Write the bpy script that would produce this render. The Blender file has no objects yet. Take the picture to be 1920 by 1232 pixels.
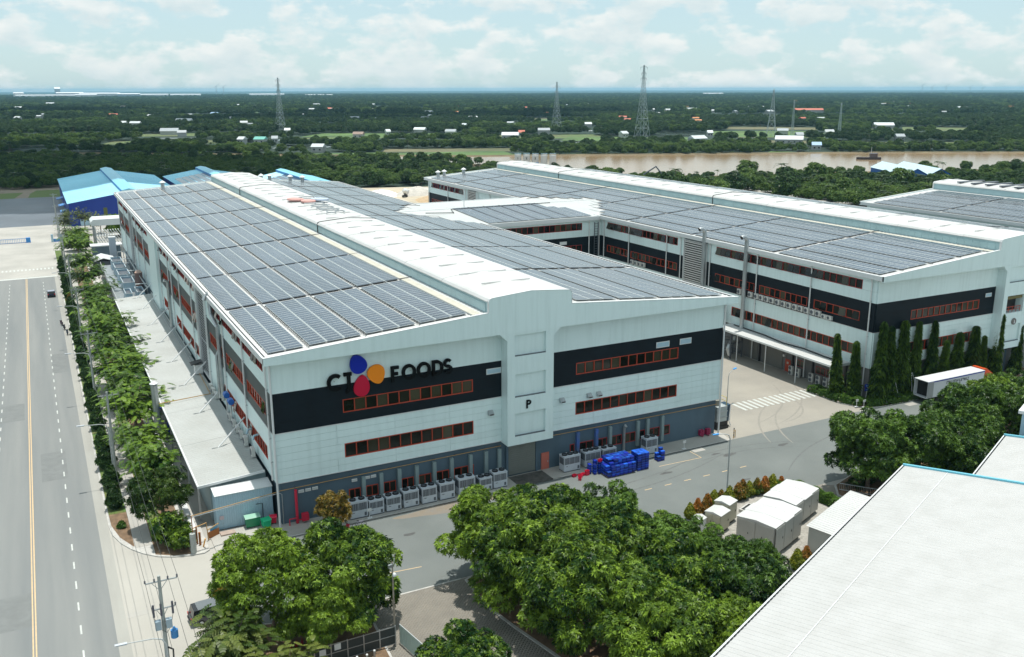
import bpy, bmesh, math, random
import numpy as np
from mathutils import Vector, Matrix

R = math.radians
scene = bpy.context.scene
col = scene.collection

# ------------------------------------------------------------------ camera
cam_data = bpy.data.cameras.new("camera")
cam_data.sensor_fit = 'HORIZONTAL'
cam_data.sensor_width = 36.0
cam_data.lens = 36.0 * 1721.36 / 1920.0
cam_data.clip_start = 0.5
cam_data.clip_end = 60000.0
cam = bpy.data.objects.new("camera", cam_data)
col.objects.link(cam)
CAM = Vector((-21.413, -102.141, 50.69))
_yaw, _pitch, _roll = 0.4762, -0.2549, -0.002
_fw = Vector((math.sin(_yaw) * math.cos(_pitch), math.cos(_yaw) * math.cos(_pitch), math.sin(_pitch)))
_r = Vector((math.cos(_yaw), -math.sin(_yaw), 0.0))
_u = _r.cross(_fw)
_r2 = _r * math.cos(_roll) + _u * math.sin(_roll)
_u2 = -_r * math.sin(_roll) + _u * math.cos(_roll)
cam.matrix_world = Matrix(((_r2.x, _u2.x, -_fw.x, CAM.x), (_r2.y, _u2.y, -_fw.y, CAM.y), (_r2.z, _u2.z, -_fw.z, CAM.z), (0, 0, 0, 1)))
scene.camera = cam

# ------------------------------------------------------------------ light
SUN_DIR = Vector((0.075, 0.075, 1.0)).normalized()          # towards the sun
sun_el = math.asin(SUN_DIR.z)
sun_az = math.atan2(SUN_DIR.x, SUN_DIR.y)
sd = bpy.data.lights.new("sun", 'SUN')
sd.energy = 3.4
sd.angle = R(0.53)
sd.color = (1.0, 0.965, 0.90)
sun = bpy.data.objects.new("sun", sd)
col.objects.link(sun)
sun.rotation_euler = SUN_DIR.to_track_quat('Z', 'Y').to_euler()
sun.location = (0, 0, 400)

world = bpy.data.worlds.new("World")
scene.world = world
world.use_nodes = True
wt = world.node_tree
wt.nodes.clear()
wo = wt.nodes.new('ShaderNodeOutputWorld')
wb = wt.nodes.new('ShaderNodeBackground')
wb.inputs['Strength'].default_value = 0.14
sky = wt.nodes.new('ShaderNodeTexSky')
sky.sky_type = 'NISHITA'
sky.sun_disc = False
sky.sun_elevation = sun_el
sky.sun_rotation = sun_az
sky.altitude = 50
sky.air_density = 1.0
sky.dust_density = 0.6
sky.ozone_density = 3.0
# cumulus field: white broken cloud spread evenly over the whole dome
tc = wt.nodes.new('ShaderNodeTexCoord')
mp = wt.nodes.new('ShaderNodeMapping')
mp.inputs['Scale'].default_value = (19.0, 19.0, 40.0)
mp.inputs['Location'].default_value = (3.1, 1.7, 0.35)
nz = wt.nodes.new('ShaderNodeTexNoise')
nz.inputs['Scale'].default_value = 1.0
nz.inputs['Detail'].default_value = 9.0
nz.inputs['Roughness'].default_value = 0.56
rp = wt.nodes.new('ShaderNodeValToRGB')
rp.color_ramp.elements[0].position = 0.46
rp.color_ramp.elements[0].color = (0, 0, 0, 1)
rp.color_ramp.elements[1].position = 0.57
rp.color_ramp.elements[1].color = (1, 1, 1, 1)
mp2 = wt.nodes.new('ShaderNodeMapping')
mp2.inputs['Scale'].default_value = (19.0, 19.0, 40.0)
mp2.inputs['Location'].default_value = (3.1, 1.7, 0.80)
nz2 = wt.nodes.new('ShaderNodeTexNoise')
nz2.inputs['Scale'].default_value = 1.0
nz2.inputs['Detail'].default_value = 7.0
nz2.inputs['Roughness'].default_value = 0.56
shade = wt.nodes.new('ShaderNodeMapRange')
shade.inputs['From Min'].default_value = 0.40
shade.inputs['From Max'].default_value = 0.70
shade.inputs['To Min'].default_value = 1.0
shade.inputs['To Max'].default_value = 0.0
ccol = wt.nodes.new('ShaderNodeMix'); ccol.data_type = 'RGBA'
ccol.inputs['A'].default_value = (3.7, 4.35, 4.5, 1)
ccol.inputs['B'].default_value = (5.1, 5.25, 5.15, 1)
tint = wt.nodes.new('ShaderNodeMix'); tint.data_type = 'RGBA'
tint.blend_type = 'MULTIPLY'
tint.inputs['Factor'].default_value = 1.0
tint.inputs['B'].default_value = (0.82, 1.0, 1.04, 1)
mixc = wt.nodes.new('ShaderNodeMix'); mixc.data_type = 'RGBA'
# thin milky veil under the cumulus
veil = wt.nodes.new('ShaderNodeMix'); veil.data_type = 'RGBA'
veil.inputs['Factor'].default_value = 0.8
veil.inputs['B'].default_value = (3.25, 4.1, 4.3, 1)
fmul = wt.nodes.new('ShaderNodeMath'); fmul.operation = 'MULTIPLY'
fmul.inputs[1].default_value = 0.85
L = wt.links.new
L(tc.outputs['Generated'], mp.inputs['Vector']); L(mp.outputs['Vector'], nz.inputs['Vector'])
L(tc.outputs['Generated'], mp2.inputs['Vector']); L(mp2.outputs['Vector'], nz2.inputs['Vector'])
L(nz.outputs['Fac'], rp.inputs['Fac']); L(rp.outputs['Color'], fmul.inputs[0])
L(nz2.outputs['Fac'], shade.inputs['Value']); L(shade.outputs['Result'], ccol.inputs['Factor'])
L(sky.outputs['Color'], tint.inputs['A']); L(tint.outputs['Result'], veil.inputs['A'])
L(veil.outputs['Result'], mixc.inputs['A']); L(ccol.outputs['Result'], mixc.inputs['B'])
L(fmul.outputs['Value'], mixc.inputs['Factor'])
L(mixc.outputs['Result'], wb.inputs['Color']); L(wb.outputs['Background'], wo.inputs['Surface'])

vs = scene.view_settings
scene.display_settings.display_device = 'sRGB'
vs.view_transform = 'Standard'
vs.look = 'None'
vs.exposure = 0.37
vs.gamma = 1.0
vs.use_curve_mapping = False
scene.cycles.max_bounces = 6
scene.cycles.diffuse_bounces = 3
scene.cycles.glossy_bounces = 3
scene.cycles.transmission_bounces = 4
scene.cycles.transparent_max_bounces = 12
scene.cycles.volume_bounces = 0
scene.cycles.use_denoising = True
scene.cycles.denoising_input_passes = 'RGB_ALBEDO_NORMAL'
scene.cycles.use_adaptive_sampling = True
scene.cycles.adaptive_threshold = 0.015

rng = random.Random(7)
nrng = np.random.default_rng(11)

# ------------------------------------------------------------------ materials
MATS = {}
def M(name, c, rough=0.6, metal=0.0, var=0.0, scale=0.4, stretch=(1, 1, 1), bump=0.0, bscale=20.0, spec=0.5,
      c2=None, rnd=0.0, lo=0.35, hi=0.7):
    """plain procedural material; colour variation follows world position, rnd varies per object"""
    if name in MATS: return MATS[name]
    m = bpy.data.materials.new(name); m.use_nodes = True
    t = m.node_tree; b = t.nodes['Principled BSDF']
    b.inputs['Roughness'].default_value = rough
    b.inputs['Metallic'].default_value = metal
    b.inputs['Specular IOR Level'].default_value = spec
    b.inputs['Base Color'].default_value = (*c, 1)
    g = t.nodes.new('ShaderNodeNewGeometry')
    out = None
    if var > 0 or c2 is not None:
        mpn = t.nodes.new('ShaderNodeMapping'); mpn.inputs['Scale'].default_value = stretch
        n = t.nodes.new('ShaderNodeTexNoise'); n.inputs['Scale'].default_value = scale
        n.inputs['Detail'].default_value = 6; n.inputs['Roughness'].default_value = 0.6
        t.links.new(g.outputs['Position'], mpn.inputs['Vector']); t.links.new(mpn.outputs['Vector'], n.inputs['Vector'])
        rr = t.nodes.new('ShaderNodeMapRange')
        rr.inputs['From Min'].default_value = lo; rr.inputs['From Max'].default_value = hi
        t.links.new(n.outputs['Fac'], rr.inputs['Value'])
        mx = t.nodes.new('ShaderNodeMix'); mx.data_type = 'RGBA'
        a = tuple(min(1, v * (1 + var)) for v in c)
        bb = c2 if c2 is not None else tuple(v * (1 - var) for v in c)
        mx.inputs['A'].default_value = (*a, 1); mx.inputs['B'].default_value = (*bb, 1)
        t.links.new(rr.outputs['Result'], mx.inputs['Factor'])
        out = mx.outputs['Result']
        t.links.new(out, b.inputs['Base Color'])
    if rnd > 0:
        oi = t.nodes.new('ShaderNodeObjectInfo')
        mr = t.nodes.new('ShaderNodeMapRange')
        mr.inputs['To Min'].default_value = 1 - rnd; mr.inputs['To Max'].default_value = 1 + rnd
        t.links.new(oi.outputs['Random'], mr.inputs['Value'])
        mm = t.nodes.new('ShaderNodeMix'); mm.data_type = 'RGBA'; mm.blend_type = 'MULTIPLY'
        mm.inputs['Factor'].default_value = 1
        if out is not None: t.links.new(out, mm.inputs['A'])
        else: mm.inputs['A'].default_value = (*c, 1)
        t.links.new(mr.outputs['Result'], mm.inputs['B'])
        t.links.new(mm.outputs['Result'], b.inputs['Base Color'])
    if bump > 0:
        n2 = t.nodes.new('ShaderNodeTexNoise'); n2.inputs['Scale'].default_value = bscale; n2.inputs['Detail'].default_value = 4
        t.links.new(g.outputs['Position'], n2.inputs['Vector'])
        bp = t.nodes.new('ShaderNodeBump'); bp.inputs['Strength'].default_value = bump; bp.inputs['Distance'].default_value = 0.05
        t.links.new(n2.outputs['Fac'], bp.inputs['Height']); t.links.new(bp.outputs['Normal'], b.inputs['Normal'])
    MATS[name] = m
    return m

def leaf_mat(name, dark, light, trans=0.2, rough=0.42):
    """foliage: each leaf cluster carries its own random tint (its own age and colour)"""
    if name in MATS: return MATS[name]
    m = bpy.data.materials.new(name); m.use_nodes = True
    t = m.node_tree; b = t.nodes['Principled BSDF']; o = t.nodes['Material Output']
    b.inputs['Roughness'].default_value = rough
    b.inputs['Specular IOR Level'].default_value = 0.22
    at = t.nodes.new('ShaderNodeAttribute'); at.attribute_name = 'tint'
    oi = t.nodes.new('ShaderNodeObjectInfo')
    ad = t.nodes.new('ShaderNodeMath'); ad.operation = 'MULTIPLY_ADD'
    ad.inputs[1].default_value = 0.4; 
    sb_ = t.nodes.new('ShaderNodeMath'); sb_.operation = 'SUBTRACT'; sb_.inputs[1].default_value = 0.4
    t.links.new(oi.outputs['Random'], sb_.inputs[0]); t.links.new(sb_.outputs['Value'], ad.inputs[0]); t.links.new(at.outputs['Fac'], ad.inputs[2])
    ad.use_clamp = True
    mx = t.nodes.new('ShaderNodeMix'); mx.data_type = 'RGBA'
    mx.inputs['A'].default_value = (*dark, 1); mx.inputs['B'].default_value = (*light, 1)
    t.links.new(ad.outputs['Value'], mx.inputs['Factor'])
    t.links.new(mx.outputs['Result'], b.inputs['Base Color'])
    tr = t.nodes.new('ShaderNodeBsdfTranslucent')
    t.links.new(mx.outputs['Result'], tr.inputs['Color'])
    ms = t.nodes.new('ShaderNodeMixShader'); ms.inputs['Fac'].default_value = trans
    t.links.new(b.outputs['BSDF'], ms.inputs[1]); t.links.new(tr.outputs['BSDF'], ms.inputs[2])
    t.links.new(ms.outputs['Shader'], o.inputs['Surface'])
    MATS[name] = m
    return m

WHITE = M('white_cladding', (0.675, 0.81, 0.81), 0.42, var=0.03, scale=1.6, stretch=(1, 1, 0.07), rnd=0.025, c2=(0.61, 0.745, 0.74), lo=.45, hi=.8)
WHITE2 = M('white_trim', (0.66, 0.68, 0.68), 0.4, var=0.03, scale=0.5)
ROOFW = M('white_roof_sheet', (0.56, 0.565, 0.555), 0.5, var=0.04, scale=0.12, c2=(0.51, 0.515, 0.50))
BLACK = M('charcoal_cladding', (0.005, 0.010, 0.015), 0.6, var=0.2, scale=0.3, spec=0.2)
CORE = M('joint_backing', (0.25, 0.28, 0.29), 0.8)
GREYW = M('grey_base_wall', (0.078, 0.125, 0.165), 0.6, var=0.12, scale=0.35, stretch=(1, 1, 0.3))
GREYW2 = M('warm_grey_base_wall', (0.17, 0.17, 0.17), 0.7, var=0.1, scale=0.3)
FRAME = M('orange_red_frame', (0.44, 0.052, 0.020), 0.45, var=0.1, scale=0.6)
DRED = M('dark_red_frame', (0.34, 0.03, 0.028), 0.45, var=0.1, scale=0.6)
PANE = M('window_glass', (0.014, 0.014, 0.010), 0.05, rnd=0.75, spec=0.35)
PANE2 = M('window_glass_blind', (0.055, 0.052, 0.032), 0.1, rnd=0.45, spec=0.35)
SOLAR = M('solar_cells', (0.062, 0.082, 0.110), 0.16, spec=0.62, var=0.25, scale=0.05, rnd=0.12)
SOLARD = M('solar_cells_dark', (0.016, 0.022, 0.04), 0.12, spec=0.6, var=0.2, scale=0.05)
PFRAME = M('panel_frame', (0.36, 0.41, 0.42), 0.45)
GAPW = M('lit_roof_gap_white', (0.44, 0.48, 0.48), 0.45)  # pale tone of sunlit roof, painted on the strips between panels
ALU = M('aluminium_rail', (0.55, 0.58, 0.58), 0.4, metal=0.35)
STEEL = M('galvanised_steel', (0.42, 0.45, 0.46), 0.35, metal=0.6, var=0.12, scale=1.2)
DARK = M('dark_cable', (0.025, 0.028, 0.03), 0.6)
BLACKP = M('black_plastic', (0.012, 0.012, 0.014), 0.5)
CREAM = M('cream_walkway', (0.52, 0.50, 0.42), 0.6, var=0.1, scale=1.0)
MONIT = M('ridge_vent_sheet', (0.36, 0.52, 0.55), 0.4, var=0.06, scale=0.5, rnd=0.04)
YELLOWPIPE = M('yellow_pipe', (0.42, 0.25, 0.09), 0.5, var=0.1, scale=2)
ORANGEP = M('orange_paint', (0.62, 0.22, 0.03), 0.5)
REDP = M('red_paint', (0.55, 0.015, 0.05), 0.45)
SALMON = M('salmon_door', (0.50, 0.14, 0.10), 0.55)
CHILL = M('chiller_casing', (0.52, 0.57, 0.62), 0.45, var=0.05, scale=2)
GRILLE = M('grille_dark', (0.10, 0.115, 0.135), 0.5)
CONC = M('light_concrete', (0.40, 0.385, 0.35), 0.85, var=0.10, scale=0.10, c2=(0.33, 0.32, 0.29), bump=0.15)
KERB = M('kerb_concrete', (0.46, 0.45, 0.42), 0.85, var=0.15, scale=1.5)
WOOD = M('pallet_wood', (0.30, 0.21, 0.12), 0.8, var=0.2, scale=4)
TRUNK = M('tree_bark', (0.16, 0.12, 0.09), 0.9, var=0.3, scale=4, bump=0.5)
SOIL = M('garden_soil', (0.17, 0.11, 0.065), 0.95, var=0.3, scale=1.2, bump=0.4)
BLUEC = M('blue_crate', (0.006, 0.022, 0.30), 0.45, rnd=0.6)
BLUEL = M('rim_and_lit_top_blue', (0.012, 0.10, 0.52), 0.45, rnd=0.45)  # lighter blue paints sunlight onto crate tops and lids; also marks rims
REDC = M('red_crate', (0.62, 0.012, 0.05), 0.4, rnd=0.2)
LBLUE = M('pale_blue_sheet', (0.36, 0.52, 0.61), 0.4, var=0.05, scale=0.6)
GREEN = M('green_plastic', (0.01, 0.20, 0.09), 0.45)
GREENL = M('bright_green_plastic', (0.01, 0.45, 0.20), 0.45)
BOXG = M('cabinet_grey', (0.42, 0.42, 0.39), 0.5, var=0.04, scale=0.8)
BOXC = M('cabinet_cream', (0.45, 0.43, 0.33), 0.5, var=0.04, scale=0.8)
GLASSD = M('car_glass', (0.012, 0.014, 0.016), 0.05, spec=0.6)
RUBBER = M('tyre_rubber', (0.014, 0.014, 0.014), 0.8)
POLEC = M('pole_concrete', (0.34, 0.36, 0.34), 0.8, var=0.12, scale=2)
WIRE = M('wire', (0.06, 0.065, 0.06), 0.5)
ORANGE = M('orange_sign', (0.88, 0.26, 0.015), 0.5, spec=0.15)
SBLUE = M('blue_sign', (0.008, 0.024, 0.36), 0.5, spec=0.15)
SRED = M('red_sign', (0.52, 0.012, 0.045), 0.5, spec=0.15)
SBLACK = M('black_sign', (0.003, 0.0035, 0.004), 0.6, spec=0.12)

# ------------------------------------------------------------------ mesh helpers
def mesh_np(name, V, F, mats, mi=None, tint=None, smooth=False):
    """quads/tris from numpy arrays; F is (n,4) or (n,3)"""
    V = np.asarray(V, dtype=np.float32); F = np.asarray(F, dtype=np.int32)
    k = F.shape[1]
    me = bpy.data.meshes.new(name)
    me.vertices.add(len(V)); me.vertices.foreach_set('co', V.ravel())
    me.loops.add(F.size); me.loops.foreach_set('vertex_index', F.ravel())
    me.polygons.add(len(F))
    me.polygons.foreach_set('loop_start', np.arange(0, F.size, k, dtype=np.int32))
    me.polygons.foreach_set('loop_total', np.full(len(F), k, dtype=np.int32))
    if mi is not None: me.polygons.foreach_set('material_index', np.asarray(mi, dtype=np.int32))
    if smooth: me.polygons.foreach_set('use_smooth', np.ones(len(F), dtype=bool))
    for m in (mats if isinstance(mats, (list, tuple)) else [mats]): me.materials.append(m)
    if tint is not None:
        a = me.attributes.new('tint', 'FLOAT', 'POINT'); a.data.foreach_set('value', np.asarray(tint, dtype=np.float32))
    me.update(calc_edges=True)
    me.validate()
    return me

class MB:
    """collects shapes of one part"""
    def __init__(s): s.v = []; s.f = []; s.m = []
    def poly(s, pts, mi=0):
        n = len(s.v); s.v += [tuple(p) for p in pts]; s.f.append(tuple(range(n, n + len(pts)))); s.m.append(mi); return s
    def box(s, c, d, rz=0.0, mi=0, mat=None):
        x, y, z = d[0] / 2, d[1] / 2, d[2] / 2
        n = len(s.v); ca, sa = math.cos(rz), math.sin(rz)
        for dx, dy, dz in ((-x,-y,-z),(x,-y,-z),(x,y,-z),(-x,y,-z),(-x,-y,z),(x,-y,z),(x,y,z),(-x,y,z)):
            s.v.append((c[0] + dx * ca - dy * sa, c[1] + dx * sa + dy * ca, c[2] + dz))
        for q in ((3,2,1,0),(4,5,6,7),(0,1,5,4),(1,2,6,5),(2,3,7,6),(3,0,4,7)):
            s.f.append(tuple(n + i for i in q)); s.m.append(mi)
        return s
    def bb(s, x0, x1, y0, y1, z0, z1, mi=0):
        return s.box(((x0 + x1) / 2, (y0 + y1) / 2, (z0 + z1) / 2), (abs(x1 - x0), abs(y1 - y0), abs(z1 - z0)), mi=mi)
    def tube(s, path, r, n=8, mi=0, caps=True):
        path = [Vector(p) for p in path]; base = len(s.v)
        rr = r if isinstance(r, (list, tuple)) else [r] * len(path)
        prev = None
        for i, p in enumerate(path):
            a = path[max(i - 1, 0)]; b = path[min(i + 1, len(path) - 1)]
            t = (b - a).normalized()
            if prev is None:
                up = Vector((0, 0, 1)) if abs(t.z) < 0.9 else Vector((1, 0, 0))
                x = t.cross(up).normalized()
            else:
                x = (prev - t * prev.dot(t)).normalized()
            prev = x; y = t.cross(x)
            for k in range(n):
                an = 2 * math.pi * k / n
                s.v.append(tuple(p + (x * math.cos(an) + y * math.sin(an)) * rr[i]))
        for i in range(len(path) - 1):
            for k in range(n):
                a = base + i * n + k; b = base + i * n + (k + 1) % n
                s.f.append((a, b, b + n, a + n)); s.m.append(mi)
        if caps:
            s.f.append(tuple(base + k for k in reversed(range(n)))); s.m.append(mi)
            e = base + (len(path) - 1) * n
            s.f.append(tuple(e + k for k in range(n))); s.m.append(mi)
        return s
    def cyl(s, c, r, h, n=12, mi=0, r2=None):
        return s.tube([c, (c[0], c[1], c[2] + h)], [r, r if r2 is None else r2], n, mi)
    def lathe(s, c, prof, n=14, mi=0):
        base = len(s.v)
        for r, z in prof:
            for k in range(n):
                a = 2 * math.pi * k / n
                s.v.append((c[0] + r * math.cos(a), c[1] + r * math.sin(a), c[2] + z))
        for i in range(len(prof) - 1):
            for k in range(n):
                a = base + i * n + k; b = base + i * n + (k + 1) % n
                s.f.append((a, b, b + n, a + n)); s.m.append(mi)
        e = base + (len(prof) - 1) * n
        s.f.append(tuple(e + k for k in range(n))); s.m.append(mi)
        s.f.append(tuple(base + k for k in reversed(range(n)))); s.m.append(mi)
        return s
    def prism(s, pts, d, mi=0, flip=False):
        """closed outline pts (3D) pushed along vector d"""
        d = Vector(d); n = len(pts); b = len(s.v)
        s.v += [tuple(p) for p in pts]; s.v += [tuple(Vector(p) + d) for p in pts]
        f1 = tuple(b + i for i in range(n)); f2 = tuple(b + n + i for i in reversed(range(n)))
        s.f += [f1, f2]; s.m += [mi, mi]
        for i in range(n):
            j = (i + 1) % n
            s.f.append((b + j, b + i, b + n + i, b + n + j)); s.m.append(mi)
        return s
    def mesh(s, name, mats, smooth=False, fix=False):
        me = bpy.data.meshes.new(name)
        me.from_pydata(s.v, [], s.f)
        for m in (mats if isinstance(mats, (list, tuple)) else [mats]): me.materials.append(m)
        me.polygons.foreach_set('material_index', s.m)
        if fix:
            bm = bmesh.new(); bm.from_mesh(me); bmesh.ops.recalc_face_normals(bm, faces=bm.faces); bm.to_mesh(me); bm.free()
        if smooth:
            me.polygons.foreach_set('use_smooth', [True] * len(me.polygons))
            try: me.set_sharp_from_angle(angle=R(40))
            except Exception: pass
        me.update()
        return me
    def build(s, name, mats, parent=None, smooth=False, fix=True, **kw):
        return link(name, s.mesh(name, mats, smooth, fix), parent, **kw)

def link(name, data, parent=None, loc=(0, 0, 0), rz=0.0, label=None, cat=None, group=None, kind=None):
    o = bpy.data.objects.new(name, data); col.objects.link(o)
    o.location = loc
    if rz: o.rotation_euler = (0, 0, rz)
    if parent is not None: o.parent = parent
    if label: o['label'] = label
    if cat: o['category'] = cat
    if group: o['group'] = group
    if kind: o['kind'] = kind
    return o

def thing(name, label, cat, loc=(0, 0, 0), rz=0.0, group=None):
    o = link(name, None, None, loc, rz, label, cat, group)
    o.empty_display_size = 0.5
    return o

_kids = {}
def copy_tree(o, parent=None, kids=None):
    c = o.copy(); col.objects.link(c); c.parent = parent
    for ch in o.children: copy_tree(ch, c)
    return c

def dup(root, loc, rz=0.0, label=None, group=None, scale=None):
    c = copy_tree(root)
    c.location = loc; c.rotation_euler = (0, 0, rz)
    if scale is not None: c.scale = scale if isinstance(scale, (tuple, list)) else (scale,) * 3
    if label: c['label'] = label
    if group: c['group'] = group
    return c

_cache = {}
def piece(name, parent, c, d, mat, rz=0.0, rot=None, **kw):
    """one box-shaped piece; alike pieces share their mesh"""
    key = (round(d[0], 3), round(d[1], 3), round(d[2], 3), mat.name)
    me = _cache.get(key)
    if me is None:
        me = MB().box((0, 0, 0), d).mesh(name, mat); _cache[key] = me
    o = link(name, me, parent, c, rz, **kw)
    if rot: o.rotation_euler = rot
    return o

def corrugated(mb, o, u, v, ul, vl, pitch, h, mi=0, thick=0.03):
    """ribbed metal sheet: ribs run along v, repeat along u"""
    o = Vector(o); u = Vector(u).normalized(); v = Vector(v).normalized(); n = u.cross(v)
    k = max(1, int(ul / pitch)); p = ul / k; prof = []
    for i in range(k):
        a = i * p
        prof += [(a, 0), (a + p * 0.62, 0), (a + p * 0.70, h), (a + p * 0.92, h)]
    prof.append((ul, 0))
    b = len(mb.v)
    for t, z in prof: mb.v.append(tuple(o + u * t + n * z))
    for t, z in prof: mb.v.append(tuple(o + u * t + n * z + v * vl))
    m = len(prof)
    for i in range(m - 1):
        mb.f.append((b + i, b + i + 1, b + m + i + 1, b + m + i)); mb.m.append(mi)
    return mb

_T = ['twenty', 'thirty', 'forty', 'fifty']
_U = ['first', 'second', 'third', 'fourth', 'fifth', 'sixth', 'seventh', 'eighth', 'ninth']
ORD = ['first', 'second', 'third', 'fourth', 'fifth', 'sixth', 'seventh', 'eighth', 'ninth', 'tenth', 'eleventh', 'twelfth', 'thirteenth', 'fourteenth', 'fifteenth', 'sixteenth', 'seventeenth', 'eighteenth', 'nineteenth', 'twentieth']
for _a in range(4):
    ORD += ['%s-%s' % (_T[_a], q) for q in _U] + ([['thirtieth', 'fortieth', 'fiftieth', 'sixtieth'][_a]])
# ------------------------------------------------------------------ the setting: terrain, roads, pavements, river
ASPH = M('road_asphalt', (0.215, 0.222, 0.213), 0.8, var=0.05, scale=0.35, stretch=(1.0, 0.04, 1), c2=(0.165, 0.178, 0.178), bump=0.12, bscale=14)
ASPH2 = M('yard_asphalt', (0.155, 0.170, 0.162), 0.78, var=0.10, scale=0.09, c2=(0.128, 0.144, 0.138), bump=0.12, bscale=14)
ASPH3 = M('far_asphalt', (0.11, 0.13, 0.15), 0.55, var=0.2, scale=0.03, bump=0.05)
BEIGE = M('beige_yard_concrete', (0.31, 0.288, 0.245), 0.85, var=0.10, scale=0.09, c2=(0.26, 0.246, 0.215), bump=0.12)
PAVER = M('paver_brick', (0.245, 0.225, 0.19), 0.85, var=0.08, scale=0.5, c2=(0.215, 0.20, 0.172))
PALEC = M('pale_road_shoulder', (0.385, 0.37, 0.33), 0.85, var=0.08, scale=0.08, bump=0.1)
GRASS = M('grass_lawn', (0.06, 0.13, 0.022), 0.9, var=0.35, scale=0.9, c2=(0.13, 0.12, 0.04), bump=0.6, bscale=8)
TERR = M('plain_ground', (0.010, 0.026, 0.016), 0.95, var=0.4, scale=0.006, c2=(0.018, 0.036, 0.020), bump=0.3, bscale=0.05)
PAINTW = M('white_road_paint', (0.50, 0.52, 0.49), 0.7, var=0.16, scale=2.5)
PAINTY = M('yellow_road_paint', (0.58, 0.42, 0.24), 0.7, var=0.12, scale=2.5)
WATER = M('muddy_river_water', (0.30, 0.205, 0.115), 0.16, var=0.10, scale=0.006, stretch=(1, 1, 1), bump=0.10, bscale=0.25, spec=0.5)
POND = M('pond_water', (0.10, 0.13, 0.12), 0.08, var=0.1, scale=0.01)

def sheet(name, pts, z, mat, parent=None, thick=0.0, kind='structure', **kw):
    mb = MB()
    if thick: mb.prism([(x, y, z - thick) for x, y in pts], (0, 0, thick))
    else: mb.poly([(x, y, z) for x, y in pts])
    o = mb.build(name, mat, parent, fix=bool(thick), **kw)
    if parent is None: o['kind'] = kind
    return o

def rect(x0, x1, y0, y1): return [(x0, y0), (x1, y0), (x1, y1), (x0, y1)]

def seg_line(name, parent, a, b, w, z, mat):
    a = Vector(a); b = Vector(b); d = b - a
    mid = (a + b) / 2
    return piece(name, parent, (mid.x, mid.y, z), (round(d.length, 2), w, 0.006), mat, rz=math.atan2(d.y, d.x))

ground = sheet('ground', rect(-26000, 26000, -9000, 34000), -0.60, TERR)
site = sheet('site_paving', rect(-62, 330, -160, 300), -0.012, CONC, thick=0.6)
road = sheet('road', rect(-62, -18.4, -160, 182), 0.0, ASPH)
shoulder = sheet('road_shoulder', [(-18.4, -160), (-8.3, -160), (-8.3, -2.8), (-10.5, -2.8), (-15.9, 0.6), (-18.3, 9), (-18.4, 9)], 0.004, PALEC)
gutter = sheet('gutter_strip', rect(-19.5, -18.4, -160, 182), 0.004, M('dusty_gutter', (0.32, 0.315, 0.285), 0.85, var=0.12, scale=0.3, stretch=(1, 0.15, 1)))
entrance = sheet('entrance_paving', rect(-62, -14, 184, 296), 0.0, CONC)
faryard = sheet('far_yard_asphalt', rect(-62, -8, 296, 404), 0.004, ASPH3)
seg_line('stop_line', road, (-62, 183.0), (-18.9, 183.0), 1.7, 0.006, PAINTW)
for dx in (-0.13, 0.13):
    seg_line('centre_line', road, (-26.5 + dx, -160), (-26.5 + dx, 181.5), 0.13, 0.006, PAINTY)
for xx in (-22.48, -30.5):
    for k in range(-12, 40):
        yy = 1.2 + 4.67 * k
        if yy < 178: piece('lane_dash', road, (xx, yy, 0.006), (0.16, 1.7, 0.006), PAINTW)
for k in range(14):
    piece('crossing_bar', entrance, (-32.6 + k * 1.0, 196.6, 0.006), (0.45, 2.6, 0.006), PAINTW)

# pavement island between road and factory wall
isl = [(-18.35, 9.2), (-18.1, 6.6), (-17.4, 4.0), (-16.5, 2.0), (-15.4, 0.3), (-14.0, -1.2), (-12.4, -2.1), (-10.9, -2.55), (-9.2, -2.7), (-8.6, -2.2),
       (-8.6, 230), (-18.35, 230)]
pavement = sheet('pavement', isl, 0.13, KERB, thick=0.25)
sheet('verge_grass', [(-18.1, 12.5), (-16.1, 12.5), (-16.1, 229), (-18.1, 229)], 0.137, GRASS, pavement)
sheet('verge_soil', [(-18.05, 9.3), (-17.4, 5.6), (-16.2, 2.5), (-16.1, 2.5), (-16.1, 12.5), (-18.1, 12.5)], 0.137, SOIL, pavement)
for k in range(0, 52):
    piece('paving_slab', pavement, (-15.15, 1.9 + 2.3 + k * 4.35, 0.138), (1.7, 4.31, 0.02), CONC)
sheet('tree_bed', [(-14.2, -0.6), (-12.4, -1.85), (-10.6, -2.25), (-10.4, 200), (-14.2, 200)], 0.137, SOIL, pavement)
sheet('bed_grass', [(-14.1, 3.0), (-12.6, 3.0), (-12.6, 120), (-14.1, 120)], 0.142, GRASS, pavement)
for k in range(5):
    piece('manhole_cover', shoulder, (-17.3 + 0.0 * k, -12.4 - 26.0 * k, 0.008), (1.9, 0.9, 0.01), CONC)

# factory yard
yard = sheet('yard_road', [(-8.3, -21.0), (170, -21.0), (170, -3.2), (99, -3.2), (92.5, -2.9), (67.5, -3.0), (-6.0, -3.6), (-8.3, -3.9)], 0.004, ASPH2)
beige = sheet('yard_concrete', [(66.4, -2.95), (93.2, -2.85), (98.0, 0.0), (98.0, 82), (66.4, 82)], 0.004, BEIGE)
apron = sheet('wall_apron', [(-8.0, -3.25), (66.3, -3.05), (66.9, 0.0), (66.2, 0.3), (-8.0, 2.0)], 0.10, CONC, thick=0.14)
seg_line('kerb_stone', apron, (-6.5, -3.3), (29.2, -3.22), 0.24, 0.104, KERB)
seg_line('kerb_stone', apron, (36.9, -3.2), (66.3, -3.1), 0.24, 0.104, KERB)
seg_line('loading_ramp', apron, (30.6, -1.7), (35.8, -1.7), 3.3, 0.106, M('ramp_dark', (0.075, 0.072, 0.065), 0.9, var=0.4, scale=1.5))
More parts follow.
